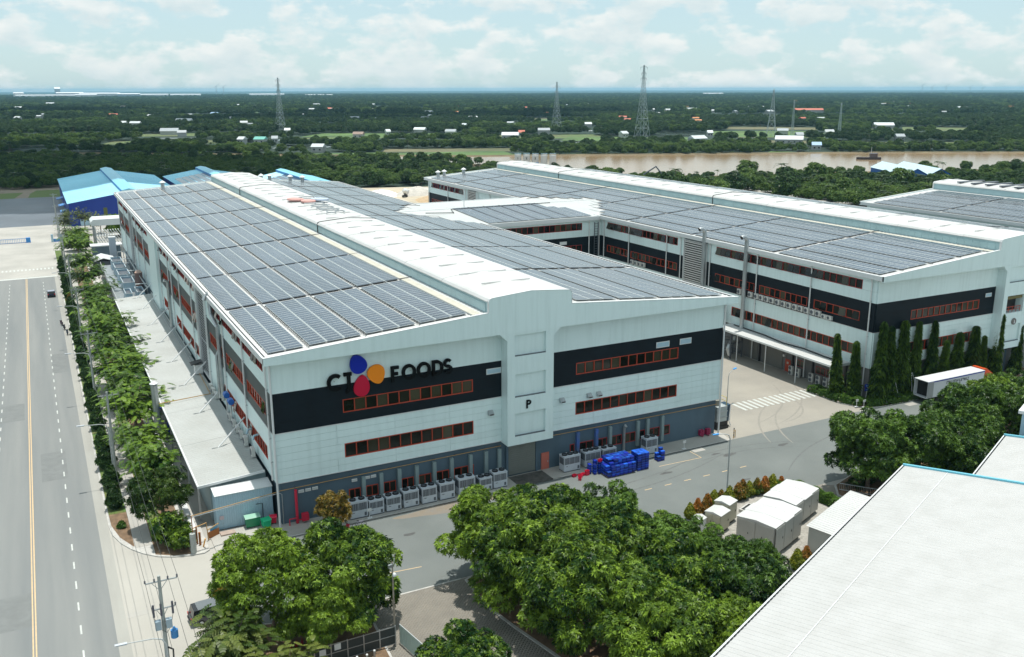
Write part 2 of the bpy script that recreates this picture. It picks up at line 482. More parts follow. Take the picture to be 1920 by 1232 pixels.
STAIN = M('rust_stain', (0.17, 0.14, 0.10), 0.85, var=0.3, scale=0.8, c2=(0.20, 0.185, 0.165))
stain = []
for k in range(26):
    t = k / 26 * 2 * math.pi
    stain.append((20.5 + 7.6 * math.cos(t) * (1 + 0.12 * math.sin(3 * t)), -4.55 + 1.15 * math.sin(t) * (1 + 0.25 * math.cos(4 * t))))
sheet('stain', stain, 0.007, STAIN, yard)
for k, x0 in enumerate((60.7, 57.5, 54.3, 51.1, 47.9, 44.7, 41.45, 38.2, 35.0, 31.8, 28.6, 25.3, 22.1, 18.8, 15.5)):
    piece('yellow_dash', yard, (x0 + 0.55, -11.7, 0.009), (1.1, 0.14, 0.004), PAINTY)
seg_line('yellow_line', yard, (5.5, -16.2), (11.4, -16.75), 0.12, 0.009, PAINTY)
seg_line('yellow_line', yard, (58.2, -3.8), (58.2, -6.4), 0.1, 0.009, PAINTY)
seg_line('yellow_line', yard, (58.2, -6.4), (51.0, -6.2), 0.1, 0.009, PAINTY)
for k in range(14):
    piece('crossing_bar', beige, (77.4 + 1.16 * k, 7.85, 0.009), (0.52, 3.7, 0.004), PAINTW)
for k in range(6):
    piece('faded_dash', beige, (76.2, 12 + 3.4 * k, 0.009), (0.14, 1.5, 0.004), PAINTW)
# paver court south of the yard road: separate bricks in courses (joined, far too many to pick apart)
court = sheet('paver_court', rect(-8.3, 44.5, -70, -21.15), 0.0, M('paver_joint', (0.215, 0.198, 0.168), 0.95, var=0.2, scale=1))
pv, pf = [], []
yy = -21.25; row = 0
while yy > -46:
    xx = 1.5 + (0.2 if row % 2 else 0.0)
    while xx < 15.6:
        z = 0.028 + nrng.uniform(-0.003, 0.003)
        b = len(pv)
        for dx, dy, dz in ((0.006, 0, -0.02), (0.394, 0, -0.02), (0.394, -0.194, -0.02), (0.006, -0.194, -0.02), (0.012, -0.006, 0), (0.388, -0.006, 0), (0.388, -0.188, 0), (0.012, -0.188, 0)):
            pv.append((xx + dx, yy + dy, z + dz))
        pf += [(b + 4, b + 7, b + 6, b + 5), (b, b + 4, b + 5, b + 1), (b + 1, b + 5, b + 6, b + 2), (b + 2, b + 6, b + 7, b + 3), (b + 3, b + 7, b + 4, b)]
        xx += 0.4
    yy -= 0.2; row += 1
link('paver_bricks', mesh_np('paver_bricks', pv, pf, PAVER), court, kind='stuff')
seg_line('kerb_stone', court, (3.0, -21.1), (14.2, -21.1), 0.22, 0.02, KERB)

# planted islands
def island(name, pts, top_mat, h=0.14):
    o = sheet(name, pts, h, KERB, thick=0.2)
    cx = sum(p[0] for p in pts) / len(pts); cy = sum(p[1] for p in pts) / len(pts)
    inner = []
    for x, y in pts:
        d = math.hypot(x - cx, y - cy); k = (d - 0.28) / d
        inner.append((cx + (x - cx) * k, cy + (y - cy) * k))
    sheet('planting_bed', inner, h + 0.008, top_mat, o)
    return o
island('tree_island', [(14.4, -21.6), (16.0, -20.9), (41.5, -20.9), (43.0, -22.0), (42.0, -30.0), (44.5, -37.5), (38, -47), (19.0, -55.0), (16.2, -38.0), (14.9, -32.0), (14.1, -27.0)], SOIL)
island('equipment_island', [(43.6, -21.6), (46.5, -19.6), (51.5, -18.6), (57.5, -18.7), (61.0, -19.6), (62.6, -21.2), (63.4, -30.0), (58, -37.5), (47.0, -41.0), (44.9, -37.0), (42.6, -29.6)], M('gravel_yard', (0.33, 0.315, 0.28), 0.95, var=0.25, scale=3, bump=0.4))
island('tree_island', [(65.6, -24.6), (67.6, -22.2), (73.0, -20.4), (112, -14.5), (118, -20.0), (96, -31.0), (80, -36.5), (66.5, -31.0)], SOIL)
sheet('side_lane', [(61.5, -21.0), (66.5, -21.0), (68.8, -22.9), (74, -29.5), (70.0, -34.0), (63.6, -30.0), (62.6, -21.2)], 0.006, PAVER)
planter = [(93.0, 9.4), (93.4, 1.0), (95.0, -2.4), (98.0, -3.2), (140, -3.2), (140, 0.15), (98.1, 0.15), (98.1, 9.4)]
island('planter_bed', planter, SOIL)
left_isl = [(-6.5, -20.2), (1.0, -22.4), (3.2, -25.0), (2.6, -33.0), (-6.0, -36.0), (-10.0, -27.0), (-8.6, -21.0)]
island('tree_island', left_isl, SOIL)

# river: a wide muddy reach behind the factory
rf = [(-260, 930), (20, 745), (169, 639), (219, 604), (283, 562), (352, 538), (410, 512), (535, 465), (615, 428), (698, 382), (820, 330), (1200, 120), (1500, -60)]
rn = [(1350, -190), (1050, 20), (760, 200), (557, 280), (480, 306), (408, 330), (359, 335), (304, 352), (285, 420), (252, 500), (205, 560), (159, 590), (10, 690), (-290, 880)]
river = sheet('river', rf + rn, -0.40, WATER)
BANK = M('muddy_bank', (0.14, 0.11, 0.06), 0.95, var=0.3, scale=0.08)
for nm, pts in (('river_bank', rf), ('river_bank', rn)):
    mb = MB()
    for a, b in zip(pts[:-1], pts[1:]):
        a = Vector((*a, 0)); b = Vector((*b, 0)); d = (b - a).normalized(); n = Vector((-d.y, d.x, 0))
        mb.poly([a - n * 1 + Vector((0, 0, -0.45)), b - n * 1 + Vector((0, 0, -0.45)), b + n * 5 + Vector((0, 0, 0.5)), a + n * 5 + Vector((0, 0, 0.5))])
        mb.poly([a + n * 5 + Vector((0, 0, 0.5)), b + n * 5 + Vector((0, 0, 0.5)), b + n * 12 + Vector((0, 0, -0.62)), a + n * 12 + Vector((0, 0, -0.62))])
    mb.build(nm, BANK, kind='structure')
# ponds and open fields on the far plain
for i, (x, y, w, d, a) in enumerate([(330, 780, 90, 26, -0.5), (120, 985, 60, 30, -0.3), (245, 870, 110, 36, -0.4), (470, 715, 40, 14, -0.4), (590, 690, 60, 16, -0.4), (640, 760, 70, 30, -0.4), (205, 745, 60, 26, -0.4), (905, 620, 60, 14, -0.4)]):
    o = sheet('pond', rect(-w / 2, w / 2, -d / 2, d / 2), -0.5, POND); o.location = (x, y, 0); o.rotation_euler[2] = a
FIELD = M('open_field', (0.075, 0.125, 0.04), 0.95, var=0.3, scale=0.03, c2=(0.12, 0.115, 0.055))
for i, (x, y, w, d, a) in enumerate([(100, 900, 110, 60, -0.3), (880, 660, 160, 60, -0.5), (1010, 720, 150, 50, -0.5), (760, 745, 130, 45, -0.5), (620, 1150, 140, 60, -0.4), (1230, 1350, 200, 90, -0.4), (160, 1280, 120, 60, -0.2), (-10, 1120, 100, 40, 0)]):
    o = sheet('open_field', rect(-w / 2, w / 2, -d / 2, d / 2), -0.53, FIELD); o.location = (x, y, 0); o.rotation_euler[2] = a
FIELD2 = M('paddy_field', (0.085, 0.145, 0.04), 0.95, var=0.35, scale=0.02, c2=(0.055, 0.10, 0.035)); FIELD3 = M('fallow_field', (0.13, 0.115, 0.065), 0.95, var=0.35, scale=0.02, c2=(0.08, 0.10, 0.045))
qf = random.Random(17)
for i in range(46):
    az = R(27.3 + qf.uniform(-29, 30)); d = 760 + 2900 * qf.random() ** 1.4; w = qf.uniform(60, 170) * (.6 + d / 2200); dp = qf.uniform(30, 80) * (.6 + d / 1500)
    o = sheet('open_field', rect(-w / 2, w / 2, -dp / 2, dp / 2), -0.54 + .001 * i, (FIELD, FIELD2, FIELD2, FIELD3)[i % 4]); o.location = (CAM.x + d * math.sin(az), CAM.y + d * math.cos(az), 0); o.rotation_euler[2] = -az + qf.uniform(-.3, .3)
for i in range(9):
    az = R(27.3 + qf.uniform(-28, 12)); d = qf.uniform(820, 1250); w = qf.uniform(40, 110); dp = qf.uniform(14, 34)
    o = sheet('pond', rect(-w / 2, w / 2, -dp / 2, dp / 2), -0.47 + .001 * i, POND); o.location = (CAM.x + d * math.sin(az), CAM.y + d * math.cos(az), 0); o.rotation_euler[2] = -az
lawn = sheet('lawn', [(-62, 404), (-31, 404), (-27, 432), (-62, 432)], -0.004, GRASS)
sheet('lawn', [(-25, 404), (-8, 404), (-8, 440), (-21, 440), (-24, 424)], -0.004, GRASS)
sheet('dirt_track', [(-62, 300), (-8, 300), (-8, 470), (-62, 470)], -0.02, M('dirt_track', (0.24, 0.20, 0.15), 0.95, var=0.2, scale=0.2))
sheet('batching_yard', [(92, 262), (165, 262), (172, 360), (120, 375), (92, 340)], 0.006, M('sandy_yard', (0.46, 0.40, 0.30), 0.9, var=0.2, scale=0.1))

# wear: patched asphalt, tyre arcs and oil spots
PATCH = M('asphalt_patch', (0.172, 0.182, 0.178), 0.85, var=0.1, scale=0.8)
TYRE = M('tyre_mark', (0.132, 0.143, 0.138), 0.85, var=0.15, scale=2)
OIL = M('oil_spot', (0.085, 0.088, 0.085), 0.6, var=0.2, scale=2)
for (x, y, w, d) in ((-28.6, -6.5, 4.2, 7.0), (-23.6, 33.0, 3.2, 11.0), (-29.0, 60, 3.6, 9), (-21.2, 88, 2.6, 14)):
    piece('asphalt_patch', road, (x, y, 0.0035), (w, d, 0.004), PATCH)
def arc_mark(parent, cx, cy, r, a0, a1, w, z, mat, name='tyre_mark'):
    mb = MB(); n = 26; pts = []
    for k in range(n + 1):
        a = R(a0 + (a1 - a0) * k / n); ww = w * math.sin(math.pi * (k + .5) / (n + 1)) ** .5
        pts.append(((cx + (r - ww / 2) * math.cos(a), cy + (r - ww / 2) * math.sin(a), z), (cx + (r + ww / 2) * math.cos(a), cy + (r + ww / 2) * math.sin(a), z)))
    for a, b in zip(pts[:-1], pts[1:]): mb.poly([a[0], a[1], b[1], b[0]])
    mb.build(name, mat, parent, fix=False)
BT = M('yard_tyre_mark', (0.262, 0.246, 0.215), 0.9, var=0.12, scale=2)
for k, (cx, cy, r, a0, a1) in enumerate(((70, 22, 22, -78, -20), (71, 23, 25, -75, -25), (95, -14, 22, 120, 165), (94, -15, 24.5, 118, 160), (84, 34, 28, -120, -82), (79, 8, 9, -90, 10))): arc_mark(beige, cx, cy, r, a0, a1, .32, 0.0085 + .0003 * k, BT)
for k, (cx, cy, r, a0, a1) in enumerate(((62, -34, 27, 62, 100), (63, -35, 29.5, 60, 98), (40, 40, 49, -100, -70), (41, 41, 52, -104, -66), (88, -44, 36, 92, 128))): arc_mark(yard, cx, cy, r, a0, a1, .30, 0.0085 + .0003 * k, TYRE)
for k, (x, y, r) in enumerate(((62.5, -7.4, .8), (60.9, -6.3, .5), (50.5, -8.5, .6), (36, -9.5, .7), (30, -7.2, .5), (13, -9, .6), (72, -8.0, .7), (58.5, -15.2, .6))):
    sheet('oil_spot', [(x + r * math.cos(t) * (1.5 + .3 * math.sin(2 * t + k)), y + r * .5 * math.sin(t) * (1 + .3 * math.cos(3 * t + k))) for t in np.arange(0, 6.28, .35)], 0.0105, OIL, yard)
for k, (x, y) in enumerate(((59.6, -3.9), (7.0, -8.5), (103.5, -4.3))): piece('concrete_patch', yard, (x, y, 0.0075), (2.0, 1.1, 0.004), CONC)
# ------------------------------------------------------------------ factory halls
W, LEN = 66.12, 191.6
EX, EY = 1.06, 1.9
ZE, ZS = 21.5, 20.66           # eave top, soffit
CL, CR, ZCB, ZCT = 27.05, 39.06, 23.58, 25.5
Z1, Z2, Z3 = 5.6, 11.8, 16.7     # floor bands
SLOPE = (ZCB - ZE) / (CL + EX)
def roof_z(x):
    return ZE - 0.10 + SLOPE * (min(x, W - x) + EX)

class Face:
    """a wall plane: u along the wall, z up, d outwards"""
    def __init__(s, o, u, n): s.o = Vector(o); s.u = Vector(u); s.n = Vector(n)
    def p(s, u, z, d): return tuple(s.o + s.u * u + s.n * d + Vector((0, 0, z)))
    def dim(s, lu, lz, ld):
        return (lu, ld, lz) if abs(s.u.x) > 0.5 else (ld, lu, lz)
    def piece(s, name, parent, u0, u1, z0, z1, d0, d1, mat, **kw):
        return piece(name, parent, s.p((u0 + u1) / 2, (z0 + z1) / 2, (d0 + d1) / 2), s.dim(abs(u1 - u0), abs(z1 - z0), abs(d1 - d0)), mat, **kw)

def cladding(face, parent, name, u0, u1, zs, holes, joint, mat, gap=0.024, d0=0.0, d1=0.18):
    for z0, z1 in zip(zs[:-1], zs[1:]):
        cuts = sorted((h[0], h[1]) for h in holes if h[2] < z1 - 0.1 and h[3] > z0 + 0.1)
        spans = []; a = u0
        for c0, c1 in cuts:
            if c0 > a + 0.02: spans.append((a, c0))
            a = max(a, c1)
        if a < u1 - 0.02: spans.append((a, u1))
        for a, b in spans:
            k = max(1, round((b - a) / joint)); st = (b - a) / k
            for i in range(k):
                face.piece(name, parent, a + i * st + gap / 2, a + (i + 1) * st - gap / 2, z0 + gap / 2, z1 - gap / 2, d0, d1, mat)

def window(face, parent, u0, u1, z0, z1, n, fmat, tilt=0.0, depth=0.18, t=0.10, blind=0.25, label=None):
    """strip window: frame with mullions is the part, every pane a piece of it"""
    mb = MB()
    def bx(a, b, c, d, e0, e1):
        p = face.p((a + b) / 2, (c + d) / 2, (e0 + e1) / 2); mb.box(p, face.dim(b - a, d - c, e1 - e0))
    e0, e1 = 0.005, depth + 0.02
    bx(u0, u1, z0, z0 + t, e0, e1); bx(u0, u1, z1 - t, z1, e0, e1)
    bx(u0, u0 + t, z0 + t, z1 - t, e0, e1); bx(u1 - t, u1, z0 + t, z1 - t, e0, e1)
    st = (u1 - u0 - t) / n
    for i in range(1, n):
        x = u0 + t / 2 + i * st
        bx(x - t / 2, x + t / 2, z0 + t, z1 - t, e0, e1 - 0.03)
    w = mb.build('window', fmat, parent, fix=False)
    if label: w['label'] = label
    for i in range(n):
        a = u0 + t / 2 + i * st + t / 2; b = a + st - t
        m = PANE2 if rng.random() < blind else PANE
        hgt = z1 - z0 - 2 * t
        o = face.piece('pane', w, a, b, z0 + t, z1 - t, 0.03, 0.06, m)
        if tilt and rng.random() < tilt:
            an = R(rng.uniform(10, 22)); off = math.sin(an) * hgt / 2
            o.location = face.p((a + b) / 2, (z0 + z1) / 2 + 0.02, 0.13 + off)
            if abs(face.u.x) > 0.5: o.rotation_euler = (-an if face.n.y < 0 else an, 0, 0)
            else: o.rotation_euler = (0, an if face.n.x < 0 else -an, 0)
    return w

def louvre(face, parent, u0, u1, z0, z1, n, mat=WHITE2):
    mb = MB()
    def bx(a, b, c, d, e0, e1): mb.box(face.p((a + b) / 2, (c + d) / 2, (e0 + e1) / 2), face.dim(b - a, d - c, e1 - e0))
    bx(u0, u0 + 0.15, z0, z1, 0.0, 0.42); bx(u1 - 0.15, u1, z0, z1, 0.0, 0.42)
    bx(u0 + .15, u1 - .15, z0, z0 + 0.15, 0.0, 0.42); bx(u0 + .15, u1 - .15, z1 - 0.15, z1, 0.0, 0.42)
    lv = mb.build('louvre', mat, parent, fix=False)
    face.piece('backing', lv, u0 + .15, u1 - .15, z0 + .15, z1 - .15, 0.01, 0.05, BLACKP)
    st = (z1 - z0 - 0.3) / n
    for i in range(n):
        z = z0 + 0.15 + (i + 0.5) * st
        o = face.piece('slat', lv, u0 + .16, u1 - .16, z - st * 0.30, z + st * 0.30, 0.30, 0.34, mat)
        an = R(28)
        if abs(face.u.x) > 0.5: o.rotation_euler = (an, 0, 0)
        else: o.rotation_euler = (0, -an if face.n.x < 0 else an, 0)
    return lv

def solar(parent, x0s, mirror, ysec, w=1.98, pitch=1.055, keep=300, mat=SOLAR, corner=None, skip=None, exclude=None):
    """panels in strips: nearest ones are single pieces, the rest one joined array"""
    spots = []
    for (xa, n) in x0s:
        for k in range(n):
            xc = xa + k * (w + 0.16) + w / 2
            for (ya, yb) in ysec:
                m = int((yb - ya) / pitch)
                for j in range(m):
                    yc = ya + (j + 0.5) * pitch
                    if skip and skip(xc, yc): continue
                    spots.append((xc, yc))
    an = math.atan(SLOPE)
    def zc(x): return roof_z(x) + 0.24
    wp = parent.location
    spots.sort(key=lambda s: (s[0] + wp.x - CAM.x) ** 2 + (s[1] + wp.y - CAM.y) ** 2)
    hw, hl = w / 2, 0.5
    b = 0.05
    ov = [(-hw, -hl, 0), (hw, -hl, 0), (hw, hl, 0), (-hw, hl, 0), (-hw + b, -hl + b, .004), (hw - b, -hl + b, .004), (hw - b, hl - b, .004), (-hw + b, hl - b, .004),
          (-hw, -hl, -.05), (hw, -hl, -.05), (hw, hl, -.05), (-hw, hl, -.05), ]
    of = [(4, 5, 6, 7), (0, 1, 5, 4), (1, 2, 6, 5), (2, 3, 7, 6), (3, 0, 4, 7), (8, 9, 1, 0), (9, 10, 2, 1), (10, 11, 3, 2), (11, 8, 0, 3)]
    om = [0] + [1] * 8
    me = mesh_np('solar_panel', ov, of, [mat, PFRAME], om)
    for (x, y) in spots[:keep]:
        o = link('solar_panel', me, parent, (x, y, zc(x)))
        o.rotation_euler = (0, -an if x < W / 2 else an, 0)
    ov = np.array(ov); of = np.array(of)
    V = []; F = []; MI = []
    for i, (x, y) in enumerate(spots[keep:]):
        s = an if x < W / 2 else -an
        q = ov.copy(); c, sn = math.cos(s), math.sin(s)
        q[:, 0] = ov[:, 0] * c - ov[:, 2] * sn; q[:, 2] = ov[:, 0] * sn + ov[:, 2] * c
        V.append(q + (x, y, zc(x))); F.append(of + i * 12); MI += om
    if V: link('solar_array', mesh_np('solar_array', np.concatenate(V), np.concatenate(F), [mat, PFRAME], MI), parent, kind='stuff')

def gap_strips(parent, x0s, y0, y1, w=1.98):  # added pale strips standing in for bright roof seen between panel strips
    mb = MB()
    for (xa, n) in x0s:
        for k in range(1, n):
            x = xa + k * (w + 0.16) - 0.08; z = roof_z(x) + 0.23
            mb.bb(x - 0.05, x + 0.05, y0, y1, z - 0.04, z + 0.02)
    mb.build('roof_gap_strip', GAPW, parent, fix=False)
WSTRIPS = [(-0.1, 2), (4.75, 3), (11.65, 3), (18.55, 3)]          # west slope, groups of strips
ESTRIPS = [(40.9, 3), (47.75, 3), (54.6, 3), (61.45, 2)]
YSEC = [(-0.2, 23.95), (24.2, 47.95), (48.1, 71.95), (72.2, 95.95), (96.1, 119.95), (120.2, 143.95), (144.1, 169.35), (169.6, 190.5)]

def factory(name, label, loc, L=LEN, detail=True, keep=300, skip=None, west=True, balcony=False, cat='factory', mat_solar=SOLAR):
    t = thing(name, label, cat, loc)
    FR = Face((0, 0, 0), (1, 0, 0), (0, -1, 0)); WE = Face((0, 0, 0), (0, 1, 0), (-1, 0, 0))
    EA = Face((W, 0, 0), (0, 1, 0), (1, 0, 0)); BA = Face((0, L, 0), (1, 0, 0), (0, 1, 0))
    # body
    mb = MB(); mb.bb(0.25, W - 0.25, 0.25, L - 0.25, 0, Z1 + 0.1); mb.build('ground_floor_wall', GREYW if not balcony else GREYW2, t)
    mb = MB(); mb.bb(0.02, W - 0.02, 0.02, L - 0.02, Z1, ZS + 0.3); mb.build('wall_core', CORE, t)
    # plain sides the yard hides
    for f, ln in ((EA, L), (BA, W)) + (() if detail else ((FR, W), (WE, L))):
        for z0, z1, m, nm in ((Z1, Z2, WHITE, 'wall_panel'), (Z2, Z3, BLACK, 'black_panel'), (Z3, ZS, WHITE, 'wall_panel')):
            f.piece(nm, t, 0.0, ln, z0, z1, 0.0, 0.18, m)
    # roof slabs
    mb = MB()
    yb, yf = L + EY - .3, -EY + 0.3
    for s in (1, -1):
        X = (lambda x: x) if s == 1 else (lambda x: W - x)
        a, b = X(-EX + 0.22), X(CL + 0.1)
        za, zb = ZE - 0.10, ZCB - 0.12
        corrugated(mb, (a, yb, za) if s == 1 else (a, yf, za), (0, -1, 0) if s == 1 else (0, 1, 0), (b - a, 0, zb - za), yb - yf, math.hypot(b - a, zb - za), 0.9, 0.05)
    roof = mb.build('roof', ROOFW, t, fix=False)
    # eaves: gutter box and soffit
    for s in (1, -1):
        X = (lambda x: x) if s == 1 else (lambda x: W - x)
        mb = MB(); mb.bb(X(-EX), X(-EX + 0.24), -EY, L + EY, ZE - 0.72, ZE + 0.05); mb.bb(X(-EX + 0.24), X(0.0), -EY, L + EY, ZE - 0.78, ZE - 0.66)
        e = mb.build('eave', WHITE2, t, fix=False)
        mb = MB(); mb.bb(X(-EX + 0.30), X(-EX + 0.48), -EY + .4, L + EY - .4, ZE - 0.09, ZE - 0.02); mb.build('gutter', DARK, e, fix=False)
    # gable parapets front and back
    arc = []
    for k in range(9):
        q = k / 8; arc.append((CL + 0.4 + q * (CR - CL - 0.8), ZCT + 0.45 * (1 - abs(2 * q - 1)) ** 0.92))
    prof = [(-EX, ZS), (-EX, ZE + 0.06), (CL - 0.35, ZCB + 0.06), (CL - 0.04, ZCB + 0.07), (CL, ZCB + 0.2), (CL, ZCT - 0.45), (CL + 0.13, ZCT - 0.13)] + arc + \
           [(CR - 0.13, ZCT - 0.13), (CR, ZCT - 0.45), (CR, ZCB + 0.2), (CR + 0.04, ZCB + 0.07), (CR + 0.35, ZCB + 0.06), (W + EX, ZE + 0.06), (W + EX, ZS)]
    for y0, dy in ((-EY - 0.02, 0.32), (L + EY - 0.3, 0.32)):
        mb = MB(); mb.prism([(x, y0, z) for x, z in prof], (0, dy, 0)); g = mb.build('gable_parapet', WHITE, t, fix=True)
        mb = MB()
        for (xa, za), (xb, zb) in zip(prof[1:-2], prof[2:-1]):       # pale coping along the top
            d = Vector((xb - xa, 0, zb - za)); n = Vector((-d.z, 0, d.x)).normalized() * 0.05
            mb.prism([(xa, y0 - 0.05, za), (xb, y0 - 0.05, zb), (xb + n.x, y0 - 0.05, zb + n.z), (xa + n.x, y0 - 0.05, za + n.z)], (0, dy + 0.1, 0))
        mb.build('coping', WHITE2, g, fix=True)
    mb = MB(); mb.bb(-EX + .24, W + EX - .24, -EY + 0.3, 0.0, ZS, ZS + 0.1); mb.build('soffit', WHITE2, t, fix=False)
    # ridge vent (monitor) with sheet roof in lengths and side panels
    mprof = [(CL, ZCB - 0.3), (CL, ZCT - 0.45), (CL + 0.13, ZCT - 0.13)] + arc + [(CR - 0.13, ZCT - 0.13), (CR, ZCT - 0.45), (CR, ZCB - 0.3)]
    mb = MB(); mb.bb(CL + 0.1, CR - 0.1, -EY + .3, L + EY - .3, ZCB - 0.5, ZCT - 0.3); mon = mb.build('ridge_vent', MONIT, t, fix=False)
    tp = mprof[1:-1]
    tp = [(CL - 0.12, ZCT - 0.42)] + tp[1:-1] + [(CR + 0.12, ZCT - 0.42)]
    lm = 7.1; k = int((L + 2 * EY - .6) / lm)
    lm = (L + 2 * EY - .6) / k
    mb = MB()
    outl = [(x, 0, z) for x, z in tp] + [(x + (0.1 if x < W / 2 else -0.1), 0, z - 0.1) for x, z in reversed(tp)]
    n = len(tp)
    for i in range(n - 1):
        a, b = tp[i], tp[i + 1]
        mb.prism([(a[0], 0, a[1]), (b[0], 0, b[1]), (b[0], 0, b[1] - 0.09), (a[0], 0, a[1] - 0.09)], (0, lm - 0.05, 0))
    mb.bb(CL + 2.4, CL + 5.2, lm - 0.5, lm - 0.36, ZCT + 0.30, ZCT + 0.44); mb.bb(CR - 5.2, CR - 2.4, lm - 0.5, lm - 0.36, ZCT + 0.30, ZCT + 0.44)
    me = mb.mesh('roof_sheet', ROOFW, fix=True)
    for i in range(k): link('roof_sheet', me, mon, (0, -EY + .3 + i * lm, 0.0 if i % 2 else 0.022))
    if detail:
        step = 1.52; kk = int((L + 1.2) / step)
        for i in range(kk):
            piece('side_panel', mon, (CL + 0.06, -0.8 + (i + .5) * step, ZCB + 0.55), (0.06, step - 0.035, 1.05), MONIT)
        mb = MB(); mb.bb(25.15, 26.35, -1.2, L + 1, roof_z(25.7) + 0.06, roof_z(25.7) + 0.13); mb.build('walkway', CREAM, t, fix=False)
        mb = MB(); mb.bb(25.05, 25.13, -1.2, L + 1, roof_z(25.1) + 0.05, roof_z(25.1) + 0.15); mb.build('walkway_edge', STEEL, t, fix=False)
    # solar arrays and cables
    ys = [s for s in YSEC if s[1] < L] + ([(96.1, L - 1.0)] if 97 < L < 119 else [])
    solar(t, WSTRIPS, False, ys, keep=keep, skip=skip, mat=mat_solar)
    solar(t, ESTRIPS, True, ys, keep=0, skip=skip, mat=mat_solar)
    gap_strips(t, WSTRIPS, -0.2, min(L, 190.5) - 1); gap_strips(t, ESTRIPS if skip is not skip_b1 else ESTRIPS[:2], -0.2, min(L, 190.5) - 1)
    for gy, th in ((24.05, 0.20), (48.05, 0.10), (72.05, 0.20), (96.05, 0.10), (120.05, 0.20), (144.0, 0.10), (169.45, 0.20)):
        if gy > L: continue
        mb = MB()
        for a, b in ((-0.4, CL - 0.2), (CR + 0.2, W + 0.4)):
            pts = [(a, gy, roof_z(a) + 0.24), (b, gy, roof_z(b) + 0.24)]
            mb.tube(pts, th * 0.3, 6)
        mb.build('cable_tray', DARK, t, fix=False)
    for xg in (4.5, 11.4, 18.25, 47.5, 54.35, 61.2):
        mb = MB(); mb.tube([(xg, -0.9, roof_z(xg) + 0.16), (xg, L - 1, roof_z(xg) + 0.16)], 0.045, 5); mb.build('cable_run', DARK, t, fix=False)
    for gy in (75.0, 150.0):
        if gy > L: continue
        mb = MB(); mb.tube([(x + (-0.08 if x < W / 2 else 0.08), gy, z + 0.06) for x, z in mprof[0:-1]], 0.09, 6); mb.build('ridge_cable', DARK, mon, fix=False)
    if not detail: return t

    # --- front elevation
    wins = [(8.32, 25.5, 13.1, 14.76, FRAME), (8.3, 25.52, 7.34, 9.14, FRAME), (40.96, 58.12, 13.1, 14.76, FRAME), (40.96, 58.12, 7.34, 9.14, FRAME)]
    TL, TR = 29.62, 36.45
    holes = [(w[0], w[1], w[2], w[3]) for w in wins] + [(TL, TR, 0, 30)]
    cladding(FR, t, 'wall_panel', 0.0, W, [Z1, 6.47, 7.34, 8.23, 9.14, 10.03, 10.91, Z2], holes, 7.4, WHITE)
    cladding(FR, t, 'black_panel', 0.0, W, [Z2, 13.1, 14.76, Z3], holes, 16.0, BLACK, gap=0.006)
    cladding(FR, t, 'wall_panel', 0.0, W, [Z3, ZS], holes, 10.0, WHITE, gap=0.016)
    FR.piece('flashing', t, 0.0, TL, Z2 - 0.07, Z2 + 0.03, 0.18, 0.26, WHITE2); FR.piece('flashing', t, TR, W, Z2 - 0.07, Z2 + 0.03, 0.18, 0.26, WHITE2)
    FR.piece('flashing', t, 0.0, TL, Z1 - 0.03, Z1 + 0.06, 0.18, 0.25, WHITE2); FR.piece('flashing', t, TR, W, Z1 - 0.03, Z1 + 0.06, 0.18, 0.25, WHITE2)
    for w in wins: window(FR, t, w[0], w[1], w[2], w[3], 12, w[4])
    # stair tower with three recessed panels
    ty = -EY
    tw = MB(); tw.bb(TL, 30.72, ty, 0.05, 5.37, ZS); tw.bb(35.28, TR, ty, 0.05, 5.37, ZS)
    rails = [(5.37, 6.55), (9.75, 11.95), (15.1, 17.5), (20.35, ZS)]
    for a, b in rails: tw.bb(30.72, 35.28, ty, 0.05, a, b)
    tower = tw.build('stair_tower', WHITE, t, fix=False)
    # chamfered haunches where tower meets the gable
    for x, s in ((TL, -1), (TR, 1)):
        mb = MB(); mb.prism([(x, ty, ZS - 1.0), (x + s * 1.05, ty, ZS), (x, ty, ZS)], (0, 1.9, 0)); mb.build('haunch', WHITE, tower, fix=True)
    for a, b in ((6.55, 9.75), (11.95, 15.1), (17.5, 20.35)):
        if balcony and a == 11.95:
            piece('recess_panel', tower, (33.0, -0.35, (a + b) / 2), (4.56, 0.1, b - a), BLACKP)
            piece('recess_lintel', tower, (33.0, -1.0, b - 0.45), (4.5, 1.2, 0.5), M('olive_lintel', (0.16, 0.14, 0.05), 0.7))
            mb = MB(); mb.tube([(30.8, -1.5, a + 1.0), (35.2, -1.5, a + 1.0)], 0.06, 6)
            mb.tube([(30.8, -1.5, a + 0.5), (35.2, -1.5, a + 0.5)], 0.05, 6)
            for q in range(5): mb.tube([(30.9 + q * 1.05, -1.5, a), (30.9 + q * 1.05, -1.5, a + 1.0)], 0.05, 6)
            mb.build('balcony_rail', FRAME, tower, fix=False)
        else:
            piece('recess_panel', tower, (33.0, -1.5, (a + b) / 2), (4.56, 0.1, b - a - 0.1), WHITE)
            piece('recess_sill', tower, (33.0, -1.75, a + 0.05), (4.5, 0.3, 0.08), GRILLE)
    # ground floor openings on the front
    shutter = piece('roller_shutter', t, (32.75, 0.12, 2.45), (4.1, 0.2, 4.2), M('shutter_olive_grey', (0.17, 0.185, 0.17), 0.5, var=0.05, scale=1))
    for q in range(14): piece('shutter_slat', shutter, (0, -0.12, -1.9 + q * 0.29), (4.0, 0.03, 0.24), M('shutter_olive_grey', (0.17, 0.185, 0.17), 0.5))
    piece('shutter_jamb', t, (34.98, 0.08, 2.5), (0.3, 0.34, 4.6), GREYW); piece('shutter_jamb', t, (30.5, 0.08, 2.5), (0.3, 0.34, 4.6), GREYW)
    G = Face((0, 0.25, 0), (1, 0, 0), (0, -1, 0))
